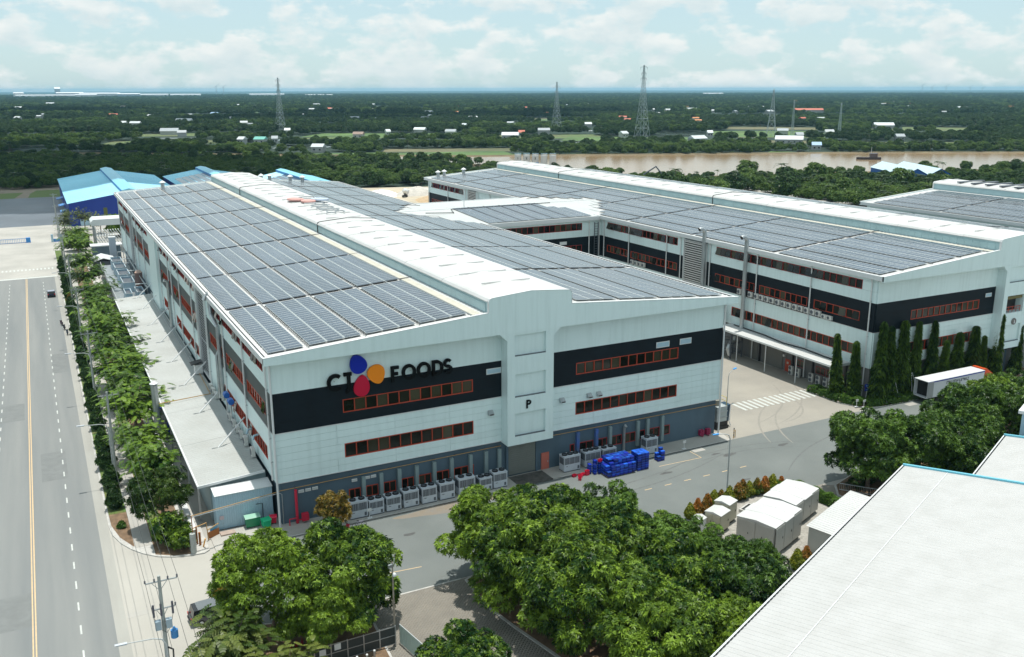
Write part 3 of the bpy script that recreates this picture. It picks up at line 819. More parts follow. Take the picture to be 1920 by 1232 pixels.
    if not balcony:
        d = piece('door', t, (36.42, 0.2, 1.32), (1.2, 0.16, 2.4), SALMON); piece('door_handle', d, (0.4, -0.1, -0.1), (0.08, 0.06, 0.25), STEEL)
        for a, b in ((8.66, 10.15), (10.85, 12.45), (13.15, 14.8), (15.55, 17.2), (17.9, 19.6), (20.3, 22.1), (22.8, 24.85), (25.35, 25.66)):
            window(G, t, a, b, 1.47, 2.9, 1 if b - a < 1 else 2, FRAME, depth=0.06, blind=0.1)
        for a, b in ((40.4, 41.1), (41.9, 44.2), (44.9, 46.5), (47.2, 49.0), (49.55, 51.35), (51.95, 53.0), (53.6, 55.6), (56.3, 57.45)):
            window(G, t, a, b, 1.5, 2.95, 1 if b - a < 1.3 else 2, DRED, depth=0.06, blind=0.1)
    else:
        window(G, t, 8.5, 20, 1.5, 2.9, 8, FRAME, depth=0.06)
    # small wall vents and hoods on the front
    for a, b, c, d in (((27.44, 29.55, 15.08, 15.84), (54.17, 56.44, 15.12, 15.96), (58.29, 60.34, 15.09, 15.96)) if not balcony else ((27.0, 28.6, 15.0, 15.7),)):
        v = FR.piece('vent_panel', t, a, b, c, d, 0.18, 0.24, WHITE2)
        FR.piece('vent_face', t, a + .12, b - .12, c + .12, d - .12, 0.24, 0.27, LBLUE)
    if not balcony:
        for hx in (27.92, 38.72, 43.06, 44.63):
            mb = MB(); mb.prism([(hx - .35, -0.2, 10.2), (hx - .35, -0.2, 9.55), (hx - .35, -0.75, 9.6), (hx - .35, -0.75, 9.8)], (0.7, 0, 0)); mb.build('vent_hood', STEEL, t)
            piece('hood_mouth', t, (hx, -0.77, 9.7), (0.5, 0.03, 0.14), BLACKP)
    # --- west elevation
    tops = [(3.0, 40.1), (52.7, 79.8)]; mids = [(3.0, 13.3), (14.9, 27.2), (28.6, 40.1), (52.7, 69.9), (71.3, 79.8)]; lows = [(3.5, 34.6), (53.5, 79.0)]
    if not balcony:
        tops += [(84.0, 97.5), (115.5, 150.0), (162.5, 188.6)]; mids += [(84.2, 97.4), (115.5, 128.0), (129.4, 150.0), (162.5, 188.6)]; lows += [(86.0, 97.0)]
    else:
        tops += [(162.5, 188.6)]; mids += [(162.5, 188.6)]
    zt, zm, zl = (18.58, 20.2), (13.2, 14.8), (7.3, 9.1)
    holes = [(a, b, *zt) for a, b in tops] + [(a, b, *zm) for a, b in mids] + [(a, b, *zl) for a, b in lows]
    lv = [(42.9, 50.4), (152.9, 159.0)]
    hl = [(a, b, 5, 21) for a, b in lv] + ([(99.2, 112.0, 5, 21)] if not balcony else [])
    cladding(WE, t, 'wall_panel', 0, L, [Z1, zl[0], zl[1], Z2], holes + hl, 14.2, WHITE)
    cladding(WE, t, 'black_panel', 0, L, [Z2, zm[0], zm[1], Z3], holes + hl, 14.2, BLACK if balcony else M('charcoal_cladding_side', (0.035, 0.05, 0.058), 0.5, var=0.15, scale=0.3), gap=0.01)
    cladding(WE, t, 'wall_panel', 0, L, [Z3, zt[0], zt[1], ZS], holes + hl, 14.2, WHITE)
    for a, b in tops: window(WE, t, a, b, *zt, round((b - a) / 1.43), DRED, tilt=0.6 if balcony else 0.25)
    for a, b in mids: window(WE, t, a, b, *zm, round((b - a) / 1.43), FRAME, tilt=0.12)
    for a, b in lows: window(WE, t, a, b, *zl, round((b - a) / 1.43), FRAME, tilt=0.05)
    WE.piece('flashing', t, 0.0, L, Z2 - 0.06, Z2 + 0.02, 0.18, 0.24, WHITE2)
    for a, b in lv: louvre(WE, t, a, b, 6.2 if not balcony else 6.2, 20.3, 30)
    if not balcony: WE.piece('lift_tower_panel', t, 99.2, 112.0, Z1, ZS, 0.0, 0.9, WHITE)
    for y in (0.9, 14.2, 28.0, 41.8, 51.4, 56.3, 70.6, 81.0, 85.0, 98.5, 114.0, 128.7, 143, 151.5, 160.5, 174.5, 190.5):
        if balcony and 82 < y < 127: continue
        mb = MB(); mb.tube([(-0.36, y, 5.7 if not balcony and y < 125 else 0.2), (-0.36, y, 20.0), (-0.6, y, 20.7)], 0.115, 8)
        dp = mb.build('drainpipe', WHITE2, t, fix=False, smooth=True)
        for z in (8, 11, 14, 17): piece('pipe_bracket', dp, (-0.3, y, z), (0.3, 0.34, 0.07), STEEL)
    return t

def link_skip(x, y):        # valley of the link roof lies over this patch of panels
    return False
def skip_b1(x, y):
    return x > 53.5 and (80.5 + (x - 53.5) * -0.05) < y < 127.5 and (abs(y - 104) < 23.5 * (x - 53.5) / 13.5)
def skip_b2(x, y):
    return x < 12.6 and abs(y - 104) < 23.5 * (12.6 - x) / 13.5

b1 = factory('factory_hall', 'long white factory hall with charcoal band, sign and solar roof beside the road', (0, 0, 0), keep=300, skip=skip_b1)
b2 = factory('factory_hall', 'second white factory hall across the beige yard, behind the row of columnar trees', (98.32, 0.3, 0), keep=220, skip=skip_b2, balcony=True)
b3 = factory('factory_hall', 'far right factory hall showing only its dark blue solar roof', (174.5, -46.5, 0), L=118.0, detail=False, keep=0, mat_solar=SOLARD)
mb = MB()
for k in range(12): mb.bb(CL + 1.0, CR - 1.0, 112 - k * 4.2, 113.2 - k * 4.2, ZCT + 0.3, ZCT + 0.60)
mb.build('roof_light', GRILLE, b3, fix=False)

# link building between the two halls
lk = thing('link_building', 'white link building with solar roof joining the two factory halls', 'building', (67.2, 82.2, 0))
mb = MB(); mb.bb(-1.0, 31.0, 0.9, 43.3, 0, 20.7); mb.build('wall_core', CORE, lk, fix=False)
LF = Face((-0.9, 0.9, 0), (1, 0, 0), (0, -1, 0))
lw = [(3.0, 26.5, 18.3, 20.0), (3.0, 26.5, 13.2, 14.8), (3.0, 26.5, 7.3, 9.1)]
hl = [(a, b, c, d) for a, b, c, d in lw]
cladding(LF, lk, 'wall_panel', 0, 31.8, [0.0, Z1], [], 16, GREYW)
cladding(LF, lk, 'wall_panel', 0, 31.8, [Z1, 7.3, 9.1, Z2], hl, 8, WHITE)
cladding(LF, lk, 'black_panel', 0, 31.8, [Z2, 13.2, 14.8, Z3], hl, 16, BLACK, gap=0.01)
cladding(LF, lk, 'wall_panel', 0, 31.8, [Z3, 18.3, 20.0, 20.6], hl, 8, WHITE)
for a, b, c, d in lw: window(LF, lk, a, b, c, d, 16, DRED)
for a in (13.0, 20.4): LF.piece('vent_panel', lk, a, a + 1.9, 15.15, 15.9, 0.18, 0.26, WHITE2)
for x in (28.4, 31.2):
    mb = MB(); mb.tube([(x - 0.9, 0.55, 0), (x - 0.9, 0.55, 20.4)], 0.12, 8); mb.build('drainpipe', WHITE2, lk, fix=False)
mb = MB()
for z in np.arange(1, 20, 0.6): mb.bb(28.9, 29.9, 0.35, 0.45, z, z + 0.07)
mb.bb(28.85, 28.95, 0.3, 0.5, 0, 20); mb.bb(29.85, 29.95, 0.3, 0.5, 0, 20); mb.build('cat_ladder', GRILLE, lk, fix=False)
RZ = 22.45
mb = MB()
mb.poly([(-0.15, -0.1, 21.35), (30.4, -0.1, 21.35), (42.9, 21.8, RZ), (-12.6, 21.8, RZ)]); mb.poly([(42.9, 21.8, RZ), (30.4, 43.9, 21.35), (-0.15, 43.9, 21.35), (-12.6, 21.8, RZ)])
mb.build('roof', M('link_roof_sheet', (0.50, 0.52, 0.51), 0.5, var=0.05, scale=0.15), lk, fix=False)
mb = MB(); mb.tube([(-12.5, 21.8, RZ + .05), (42.8, 21.8, RZ + .05)], 0.12, 6); mb.build('ridge_cap', WHITE2, lk, fix=False)
mb = MB(); mb.bb(-0.1, 30.35, -0.15, 0.1, 20.6, 21.5); mb.bb(-0.1, 30.35, 0.1, 0.9, 20.55, 20.65); mb.bb(-0.1, 30.35, 43.7, 44.0, 20.6, 21.5); mb.build('eave', WHITE2, lk, fix=False)
lkslope = math.atan((RZ - 21.35) / 21.9)
me = bpy.data.meshes.get('solar_panel')
for i in range(13):
    for j in range(20):
        x = 2.2 + i * 2.1; y = 1.5 + j * 1.03
        if i > 10 and j > 31 - i * 1.6: continue
        if x < 2.0 + 0.0 * y: continue
        o = link('solar_panel', me, lk, (x, y, 21.42 + 0.14 + (RZ - 21.35) * y / 21.9), 0)
        o.rotation_euler = (lkslope, 0, 0)
for i in (2, 4, 6, 8, 10):
    x = 2.2 + i * 2.1 - 1.05; mb = MB(); mb.tube([(x, 1.0, 21.62), (x, 21.5, 21.6 + (RZ - 21.35) * 20.5 / 21.9 + .05)], 0.06, 5); mb.build('cable_run', DARK, lk, fix=False)
mb = MB(); mb.tube([(3.8, 20.2, 22.5), (3.8, 20.2, 31.0)], [0.09, 0.03], 6); mb.build('lightning_rod', WHITE2, lk, fix=False)
mb = MB(); mb.tube([(-8, 16, 22.65), (-1, 15.5, 22.35), (0.2, 20, 22.6), (28, 20.4, 22.62)], 0.1, 5); mb.build('cable_run', DARK, lk, fix=False)

# exhaust stacks on the west wall of the second hall, gooseneck tops
def stack(parent, x, y, z0, z1, r, name='exhaust_stack'):
    mb = MB(); pts = [(x, y, z0), (x, y, z1 - 0.6)]
    for k in range(1, 7):
        a = math.pi / 2 * 1.35 * k / 6
        pts.append((x - 0.9 + 0.9 * math.cos(a), y, z1 - 0.6 + 0.9 * math.sin(a)))
    mb.tube(pts, r, 12); o = mb.build(name, STEEL, parent, fix=False, smooth=True)
    p = Vector(pts[-1]); q = Vector(pts[-2]); d = (p - q).normalized()
    m2 = MB(); m2.tube([p, p + d * 0.02], r * 0.9, 12); m2.build('mouth', BLACKP, o, fix=False)
    for z in np.arange(z0 + 1.5, z1 - 1, 2.4): 
        m3 = MB(); m3.cyl((x, y, z), r * 1.09, 0.09, 12); m3.build('flange', STEEL, o, fix=False)
    return o
stack(b2, -1.0, 43.0, 6.0, 23.2, 0.42); stack(b2, -1.0, 30.5, 5.6, 23.3, 0.42)
stack(b2, -1.1, 36.2, 5.6, 9.2, 0.5, 'exhaust_duct')
mb = MB(); mb.tube([(-1.4, 35.2, 20.9), (-0.95, 35.2, 21.9), (-0.65, 35.2, 20.5), (-0.65, 34.6, 18.7), (-0.65, 29.8, 18.0), (-0.65, 29.6, 7.0)], 0.3, 10); mb.build('exhaust_stack', STEEL, b1, fix=False, smooth=True)
mb = MB(); mb.tube([(-0.9, 31.0, 7.0), (-0.9, 31.0, 13.5), (-0.5, 31.0, 14.2)], 0.22, 8); mb.build('exhaust_stack', STEEL, b1, fix=False, smooth=True)
mb = MB(); mb.tube([(-0.9, 82.0, 6.0), (-0.9, 82.0, 15.0), (-1.6, 82.0, 15.4)], 0.32, 8); mb.build('exhaust_stack', STEEL, b1, fix=False, smooth=True)
# roof ventilators
for p_, xs in ((b1, [(12.5, 191.0), (41.5, 190.0), (44.2, 190.5), (50.5, 190.0), (54.0, 188.5)]), (b2, [(3.5, 191.5), (5.8, 191.5), (12.5, 190.2)])):
    for x, y in xs:
        mb = MB(); z = roof_z(x) + 0.05
        mb.lathe((x, y, z), [(0.55, 0), (0.55, 1.3), (0.75, 1.4)], 10); mb.lathe((x, y, z), [(0.95, 1.4), (0.98, 1.55), (0.1, 2.1)], 10, 1)
        mb.build('roof_ventilator', [STEEL, WHITE2], p_, fix=False, smooth=True)
# ------------------------------------------------------------------ company sign
def ribbon(mb, pts, w, y0, y1, mi=0, closed=False):
    """thick flat stroke in the x-z plane"""
    n = len(pts); base = len(mb.v)
    P = [Vector((x, z)) for x, z in pts]
    for i in range(n):
        a = P[i - 1] if (i > 0 or closed) else P[i]; b = P[(i + 1) % n] if (i < n - 1 or closed) else P[i]
        d = (b - a).normalized(); nn = Vector((-d.y, d.x)) * w / 2
        l, r = P[i] + nn, P[i] - nn
        mb.v += [(l.x, y0, l.y), (r.x, y0, r.y), (l.x, y1, l.y), (r.x, y1, r.y)]
    m = n if closed else n - 1
    for i in range(m):
        a = base + 4 * i; b = base + 4 * ((i + 1) % n)
        for q in ((a, b, b + 1, a + 1), (a + 2, a + 3, b + 3, b + 2), (a, a + 2, b + 2, b), (a + 1, b + 1, b + 3, a + 3)):
            mb.f.append(q); mb.m.append(mi)
    if not closed:
        for a in (base, base + 4 * (n - 1)):
            mb.f.append((a, a + 1, a + 3, a + 2)); mb.m.append(mi)

def arc2(cx, cz, rx, rz, a0, a1, n=22):
    return [(cx + rx * math.cos(R(a0 + (a1 - a0) * k / n)), cz + rz * math.sin(R(a0 + (a1 - a0) * k / n))) for k in range(n + 1)]

def letter_paths(ch, x, z, w, h, s):
    """centre-line strokes of a rounded bold capital; x,z lower left, s stroke width"""
    i = s / 2
    x0, x1, z0, z1 = x + i, x + w - i, z + i, z + h - i
    cx, cz = (x0 + x1) / 2, (z0 + z1) / 2; rx, rz = (x1 - x0) / 2, (z1 - z0) / 2
    if ch == 'C': return [(arc2(cx, cz, rx, rz, 48, 312), False)]
    if ch == 'O': return [(arc2(cx, cz, rx, rz, 0, 360)[:-1], True)]
    if ch == 'J':
        jx = x0 + 0.66 * (x1 - x0)
        return [([(x0, z1), (x1 + .05, z1)], False), ([(jx, z1), (jx, cz), (jx - .02, z0 + .38 * rz)] + arc2(jx - 0.42, z0 + .40 * rz, 0.40, .42 * rz, -12, -95, 8), False)]
    if ch == 'F': return [([(x0, z0 - i), (x0, z1 + i)], False), ([(x0 - i, z1), (x1, z1)], False), ([(x0, cz + .02), (x1 - 0.1 * w, cz + .02)], False)]
    if ch == 'D': return [([(x0, z0 - i), (x0, z1 + i)], False), ([(x0, z1), (cx - 0.1 * w, z1)] + arc2(cx - 0.1 * w, cz, x1 - cx + 0.1 * w, rz, 90, -90) + [(x0, z0)], False)]
    if ch == 'S': return [(arc2(cx, cz + rz / 2, rx * 0.92, rz / 2, 35, 270, 16)[:-1] + arc2(cx, cz - rz / 2, rx, rz / 2, 90, -145, 18), False)]
    if ch == 'P': return [([(x0, z0 - i), (x0, z1 + i)], False), ([(x0, z1), (cx, z1)] + arc2(cx, cz + rz / 2, x1 - cx, rz / 2, 90, -90, 12) + [(x0, cz)], False)]
    return []

def letter(ch, x, z, w, h, s, parent, mat, y0=-0.62, y1=-0.34):
    mb = MB()
    for k, (pts, cl) in enumerate(letter_paths(ch, x, z, w, h, s)): ribbon(mb, pts, s, y0 - 0.006 * k, y1, closed=cl)
    return mb.build('letter', mat, parent, fix=True)

def petal(cx, cz, a, b, k, rot, parent, mat, y0=-0.66, y1=-0.32):
    pts = []
    for i in range(40):
        t = 2 * math.pi * i / 40
        x = a * math.cos(t) * (1 + k * math.sin(t)); z = b * math.sin(t)
        c, s = math.cos(rot), math.sin(rot)
        pts.append((cx + x * c - z * s, y0, cz + x * s + z * c))
    mb = MB(); mb.prism(pts, (0, y1 - y0, 0)); return mb.build('petal', mat, parent, fix=True)

sg = thing('wall_sign', 'black letters CJ FOODS with blue, orange and red petals on the front wall', 'sign', (0, 0, 0))
letter('C', 6.45, 16.05, 2.05, 2.12, 0.44, sg, SBLACK); letter('J', 8.30, 15.60, 1.34, 2.55, 0.42, sg, SBLACK)
for ch, x, w in (('F', 14.55, 1.2), ('O', 15.95, 1.85), ('O', 17.92, 1.85), ('D', 19.95, 1.5), ('S', 21.45, 1.25)):
    letter(ch, x - 0.12, 16.1, w, 2.0, 0.38, sg, SBLACK)
petal(10.32, 19.02, 1.02, 1.20, -0.2, R(20), sg, SBLUE)
petal(12.58, 17.42, 1.06, 1.20, 0.24, R(18), sg, ORANGE)
petal(10.68, 16.26, 0.95, 1.32, -0.24, R(-8), sg, SRED)
for x in (7.4, 10.3, 12.6, 15.2, 17, 19, 21, 10.7):
    mb = MB(); mb.tube([(x, -0.4, 17.2), (x, -0.1, 17.2)], 0.04, 5); mb.build('standoff', STEEL, sg, fix=False)
pl = thing('tower_letter', 'black letter P on the white stair tower', 'sign', (0, 0, 0))
letter('P', 32.35, 10.25, 0.72, 1.15, 0.22, pl, SBLACK, y0=-2.02, y1=-1.92)
bd = thing('round_badge', 'small round grey badge on the stair tower of the second hall', 'badge', (131.5, -1.66, 10.3))
mb = MB()
for k in range(16):
    pass
mb.tube([(0, 0, 0), (0, -0.1, 0)], [0.62, 0.6], 20); mb.build('plate', M('badge_grey', (0.16, 0.15, 0.14), 0.5), bd, fix=True)
mb = MB(); mb.tube([(0.0, -0.11, -0.32), (0.05, -0.11, 0.0), (-0.02, -0.11, 0.34)], [0.16, 0.12, 0.03], 6); mb.build('emblem', WHITE2, bd, fix=True)
# sign lying on the ridge vent roof: pale petals and hollow frame letters
rs = thing('roof_sign', 'faded sign on the ridge roof, pink petals and hollow grey frame letters', 'sign', (33.0, 96.0, ZCT + 0.62), rz=R(-90))
def flat_petal(cx, cy, a, b, k, rot, mat, m2):
    pts = []
    for i in range(32):
        t = 2 * math.pi * i / 32
        x = a * math.cos(t) * (1 + k * math.sin(t)); y = b * math.sin(t); c, s = math.cos(rot), math.sin(rot)
        pts.append((cx + x * c - y * s, cy + x * s + y * c, 0))
    mb = MB(); mb.prism(pts, (0, 0, 0.34)); o = mb.build('petal', mat, rs, fix=True)
    return o
PINK = M('faded_pink', (0.62, 0.33, 0.29), 0.5); PALEB = M('faded_blue', (0.45, 0.52, 0.62), 0.5)
flat_petal(-13.0, -1.6, 2.5, 1.7, 0.15, R(10), PINK, None); flat_petal(-8.2, 0.2, 2.3, 1.6, -0.15, R(0), PINK, None); flat_petal(-10.5, 3.4, 2.4, 1.8, 0.1, R(20), PALEB, None)
for ch, x, z, w in (('C', -17.5, -0.2, 3.2), ('F', -4.6, -1.8, 2.6), ('O', -1.2, -1.8, 3.6), ('O', 3.0, -1.8, 3.6), ('D', 7.2, -1.8, 3.2), ('S', 11.0, -1.8, 3.0)):
    mb = MB()
    for pts, cl in letter_paths(ch, x, z, w, 4.2, 0.5):
        mb.tube([(a, b, 0.15) for a, b in (pts + ([pts[0]] if cl else []))], 0.13, 5)
    mb.build('frame_letter', STEEL, rs, fix=False)

# ------------------------------------------------------------------ chillers along the front wall
def make_chiller(w, h, d, fans, label):
    t = thing('chiller', label, 'chiller', (0, 0, 0.1), group='chillers along the front wall')
    mb = MB(); mb.bb(-w / 2, w / 2, -d / 2, d / 2, 0.14, h); mb.bb(-w / 2 - .03, w / 2 + .03, -d / 2 - .03, d / 2 + .03, h, h + 0.08); mb.build('casing', CHILL, t, fix=False)
    mb = MB(); mb.bb(-w / 2, w / 2, -d / 2, -d / 2 + .12, 0, 0.14); mb.bb(-w / 2, w / 2, d / 2 - .12, d / 2, 0, 0.14); mb.build('base_rail', GRILLE, t, fix=False)
    for k in range(fans):
        x = -w / 2 + w * (k + .5) / fans
        mb = MB(); mb.lathe((x, 0, h + 0.08), [(0.40, 0), (0.40, 0.17), (0.34, 0.17), (0.34, 0.06)], 14); f = mb.build('fan', BLACKP, t, fix=False)
        mb = MB()
        for q in range(4): mb.box((x, 0, h + 0.2), (0.66, 0.07, 0.02), rz=q * math.pi / 4)
        mb.build('fan_guard', GRILLE, f, fix=False)
    g = max(2, fans)
    for k in range(g):
        a = -w / 2 + 0.08 + (w - 0.16) * k / g; b = a + (w - 0.16) / g - 0.06
        gr = piece('grille', t, ((a + b) / 2, -d / 2 - 0.015, h * 0.72), (b - a, 0.03, h * 0.42), GRILLE)
        for q in range(4): piece('grille_bar', gr, (-(b - a) / 2 + (q + .5) * (b - a) / 4, -0.02, 0), (0.02, 0.015, h * 0.40), CHILL)
        piece('access_panel', t, ((a + b) / 2, -d / 2 - 0.012, h * 0.27), (b - a, 0.024, h * 0.36), CHILL)
    piece('control_box', t, (w / 2 - 0.32, -d / 2 - 0.04, h * 0.24), (0.26, 0.04, 0.42), GRILLE)
    piece('name_plate', t, (-w / 2 + 0.4, -d / 2 - 0.03, h * 0.38), (0.3, 0.02, 0.08), GRILLE)
    piece('side_grille', t, (-w / 2 - 0.015, 0, h * 0.7), (0.03, d * 0.8, h * 0.42), GRILLE)
    return t
ch_specs = [(9.0, 2.25, 2.15), (11.25, 1.9, 1.85), (13.5, 1.9, 1.85), (15.8, 2.0, 2.1), (18.25, 2.0, 2.1), (20.7, 2.0, 2.15), (23.45, 2.25, 2.3), (26.15, 1.75, 1.75), (28.25, 1.95, 2.1)]
for i, (x, w, h) in enumerate(ch_specs):
    c = make_chiller(w, h, 1.35, 2, 'grey two-fan chiller, %s of the nine left of the roller shutter' % ('leftmost' if i == 0 else ORD[i] + ' from the left' if i < 8 else 'rightmost'))
    c.location = (x, -1.85, 0.1)
for i, (x, w, h, n, lb) in enumerate(((39.35, 2.55, 2.2, 3, 'wide grey three-fan chiller just right of the salmon door'), (42.7, 2.5, 2.2, 3, 'wide grey three-fan chiller half behind the small blue drums of crates'),
                                      (45.4, 2.2, 2.1, 2, 'grey chiller almost hidden behind the big blue crate pile'), (52.6, 1.95, 2.35, 2, 'tall grey two-fan chiller behind the right-hand crate stack'))):
    c = make_chiller(w, h, 1.35, n, lb); c.location = (x, -1.55, 0.1)
# ducts, pipes and vents fixed to the front wall: parts of the hall
DUCT = M('duct_green_grey', (0.22, 0.29, 0.30), 0.5, var=0.08, scale=1)
BDUCT = M('duct_blue', (0.05, 0.11, 0.36), 0.45, var=0.25, scale=1.2, c2=(0.10, 0.16, 0.24))
for x, z in ((10.5, 4.3), (12.8, 4.32), (15.2, 4.42), (17.55, 4.42), (19.97, 4.43), (22.4, 4.5), (25.1, 4.45), (27.35, 4.5), (29.3, 4.5)):
    piece('wall_duct', b1, (x, -0.02, (z + 1.2) / 2), (0.46, 0.44, z - 1.2), DUCT)
for k, (x, z) in enumerate(((41.5, 4.62), (44.55, 4.58), (46.85, 4.55), (51.6, 4.58), (53.3, 4.6), (55.9, 4.66))):
    piece('wall_duct', b1, (x, -0.02, (z + 0.8) / 2), (0.44, 0.44, z - 0.8), BDUCT if k < 2 else DUCT)
mb = MB(); mb.tube([(49.2, -0.1, 0.6), (49.2, -0.1, 4.0), (49.2, -0.35, 4.4), (49.2, -0.6, 4.2)], 0.2, 10); mb.build('exhaust_pipe', STEEL, b1, fix=False, smooth=True)
mb = MB(); mb.tube([(-10.2, -1.9, 4.5), (0.0, 0.0, 4.5), (0.3, 0.05, 4.55), (29.6, 0.05, 4.82)], 0.05, 8); mb.build('gas_pipe', YELLOWPIPE, b1, fix=False)
mb = MB(); mb.tube([(36.6, 0.05, 4.85), (66.0, 0.05, 4.75)], 0.05, 8); mb.build('gas_pipe', YELLOWPIPE, b1, fix=False)
mb = MB(); mb.tube([(-10.2, -1.75, 4.28), (0.1, 0.0, 4.3), (0.4, 0.0, 4.1), (0.4, 0.0, 0.1)], 0.05, 6); mb.build('water_pipe', STEEL, b1, fix=False)
for k in range(10): piece('pipe_clip', b1, (2 + 3 * k, 0.14, 4.6 + 0.02 * k), (0.1, 0.24, 0.18), GRILLE)
mb = MB(); mb.tube([(2.0, -0.25, 0.1), (2.0, -0.25, 4.45)], 0.17, 10); rp_ = mb.build('standpipe', REDP, b1, fix=False)
mb = MB(); mb.bb(2.5, 3.3, -0.75, -0.2, 0.4, 1.3); mb.tube([(1.0, -0.5, 0.1), (1.0, -0.5, 0.9), (2.0, -0.5, 0.9)], 0.08, 8); mb.tube([(2.0, -.3, .5), (3.4, -.5, .5)], 0.08, 8); mb.build('hydrant_set', REDP, b1, fix=False)
for x, z in ((2.75, 4.2), (3.6, 4.22), (4.45, 4.24), (9.4, 4.27), (11.05, 4.29), (11.85, 4.31)):
    v = piece('wall_vent', b1, (x, 0.12, z - 0.25), (0.68, 0.12, 0.36), WHITE2); piece('vent_slit', v, (0, -0.07, 0), (0.56, 0.03, 0.22), ALU)
for x in (63.2, 64.4): 
    mb = MB(); mb.bb(x - .35, x + .35, -0.35, 0.2, 0.3, 1.15); mb.tube([(x, -0.4, 0.1), (x, -0.4, 1.35)], 0.06, 6); mb.build('hose_cabinet', M('magenta_red', (0.33, 0.02, 0.08), 0.5), b1, fix=False)
# drainpipes at both front corners
for x in (-0.12, 66.25):
    mb = MB(); mb.tube([(x, -0.32, 0.1), (x, -0.32, 20.2)], 0.13, 8); mb.build('drainpipe', WHITE2, b1, fix=False, smooth=True)

# ------------------------------------------------------------------ crates
def crate_mesh(mat, nm):
    mb = MB(); w, d, h = 0.60, 0.42, 0.34; q = 0.03
    mb.bb(-w / 2 + q, w / 2 - q, -d / 2 + q, d / 2 - q, 0, 0.03)
    for a in ((-w / 2 + q, w / 2 - q, -d / 2 + q, -d / 2 + 2 * q), (-w / 2 + q, w / 2 - q, d / 2 - 2 * q, d / 2 - q), (-w / 2 + q, -w / 2 + 2 * q, -d / 2 + 2 * q, d / 2 - 2 * q), (w / 2 - 2 * q, w / 2 - q, -d / 2 + 2 * q, d / 2 - 2 * q)):
        mb.bb(*a, 0.03, h - 0.07)
    for a in ((-w / 2, w / 2, -d / 2, -d / 2 + q * 1.5), (-w / 2, w / 2, d / 2 - q * 1.5, d / 2), (-w / 2, -w / 2 + q * 1.5, -d / 2 + 1.5 * q, d / 2 - 1.5 * q), (w / 2 - q * 1.5, w / 2, -d / 2 + 1.5 * q, d / 2 - 1.5 * q)):
        mb.bb(*a, h - 0.07, h - 0.004, mi=1)
    return mb.mesh(nm, [mat, {BLUEC: BLUEL, BLUEL: BLUEL, REDC: REDC}[mat]])
cb, crate_lit, cr_ = crate_mesh(BLUEC, 'crate'), crate_mesh(BLUEL, 'crate'), crate_mesh(REDC, 'crate')
def lid_mesh(mat):
    mb = MB(); mb.bb(-0.3, 0.3, -0.21, 0.21, 0.0, 0.03); mb.bb(-0.26, 0.26, -0.17, 0.17, 0.03, 0.05); return mb.mesh('lid', mat)
lidb, lid_lit = lid_mesh(BLUEC), lid_mesh(BLUEL)
def crate(x, y, z, me, label, group, rz=0.0, lid=None):
    o = link('crate', me, None, (x, y, z), rz, label, 'crate', group)
    if lid is not None: link('lid', lid, o, (0, 0, 0.338))
    return o
pal = thing('pallet', 'row of wooden pallets under the big pile of blue crates', 'pallet', (44.6, -5.0, 0.01))
for q in range(9): piece('board', pal, (0, -1.2 + q * 0.3, 0.13), (4.3, 0.2, 0.025), WOOD)
for q in range(4): piece('bearer', pal, (-2.0 + q * 1.33, 0, 0.06), (0.12, 2.6, 0.11), WOOD)
# main pile: staggered columns, seven high at the back and lower in front
for i in range(7):
    for j in range(6):
        hgt = [4, 6, 6, 6, 6, 6][j] - (2 if i == 0 else 0) - (1 if i == 1 and j == 1 else 0)
        for k in range(hgt):
            top = k == hgt - 1
            if 1 < i < 6 and 1 < j < 5 and k < hgt - 1: continue     # inside the pile, nothing of it shows
            me = crate_lit if (top and i < 5 and rng.random() < 0.5) else cb  # some top crates carry the sunlit blue in their colour
            jit = 0.012
            crate(42.75 + i * 0.655 + rng.uniform(-jit, jit), -6.2 + j * 0.475 + rng.uniform(-jit, jit), 0.15 + k * 0.34, me,
                  'blue plastic crate in the big palletised pile by the front wall', 'blue crates in the big pile', R(rng.uniform(-2, 2)), lid=(lid_lit if rng.random() < 0.6 else lidb) if top else None)
# gap-fillers inside the pile carry the upper crates
core = piece('stacked_crates', pal, (44.95, 0.0, 0), (0.1, 0.1, 0.1), BLUEC)
bpy.data.objects.remove(core)
for i in range(3):
    for j in range(4):
        for k in range(7):
            if i == 1 and 0 < j < 3 and k < 6: continue
            crate(47.75 + i * 0.63, -5.95 + j * 0.445, 0.02 + k * 0.34, cb, 'dark blue plastic crate in the tall square stack right of the big pile', 'blue crates in the tall stack', R(rng.uniform(-1.5, 1.5)), lid=lid_lit if k == 6 else None)
for (x, y, n) in ((41.15, -3.75, 4), (41.7, -4.2, 4), (42.1, -3.6, 5)):
    for k in range(n):
        crate(x, y, 0.01 + k * 0.34, cb, 'blue plastic crate in the narrow stacks left of the big pile', 'blue crates in the narrow stacks', R(90 + rng.uniform(-5, 5)), lid=lidb if k == n - 1 else None)
for i, (x, y, n) in enumerate(((52.1, -4.6, 2), (52.75, -4.55, 4), (52.75, -4.05, 5), (52.15, -4.05, 3))):
    for k in range(n):
        crate(x, y, 0.01 + k * 0.34, cb, 'blue plastic crate in the small stepped stack before the tall chiller', 'blue crates in the stepped stack', R(rng.uniform(-6, 6)), lid=lid_lit if k == n - 1 else None)
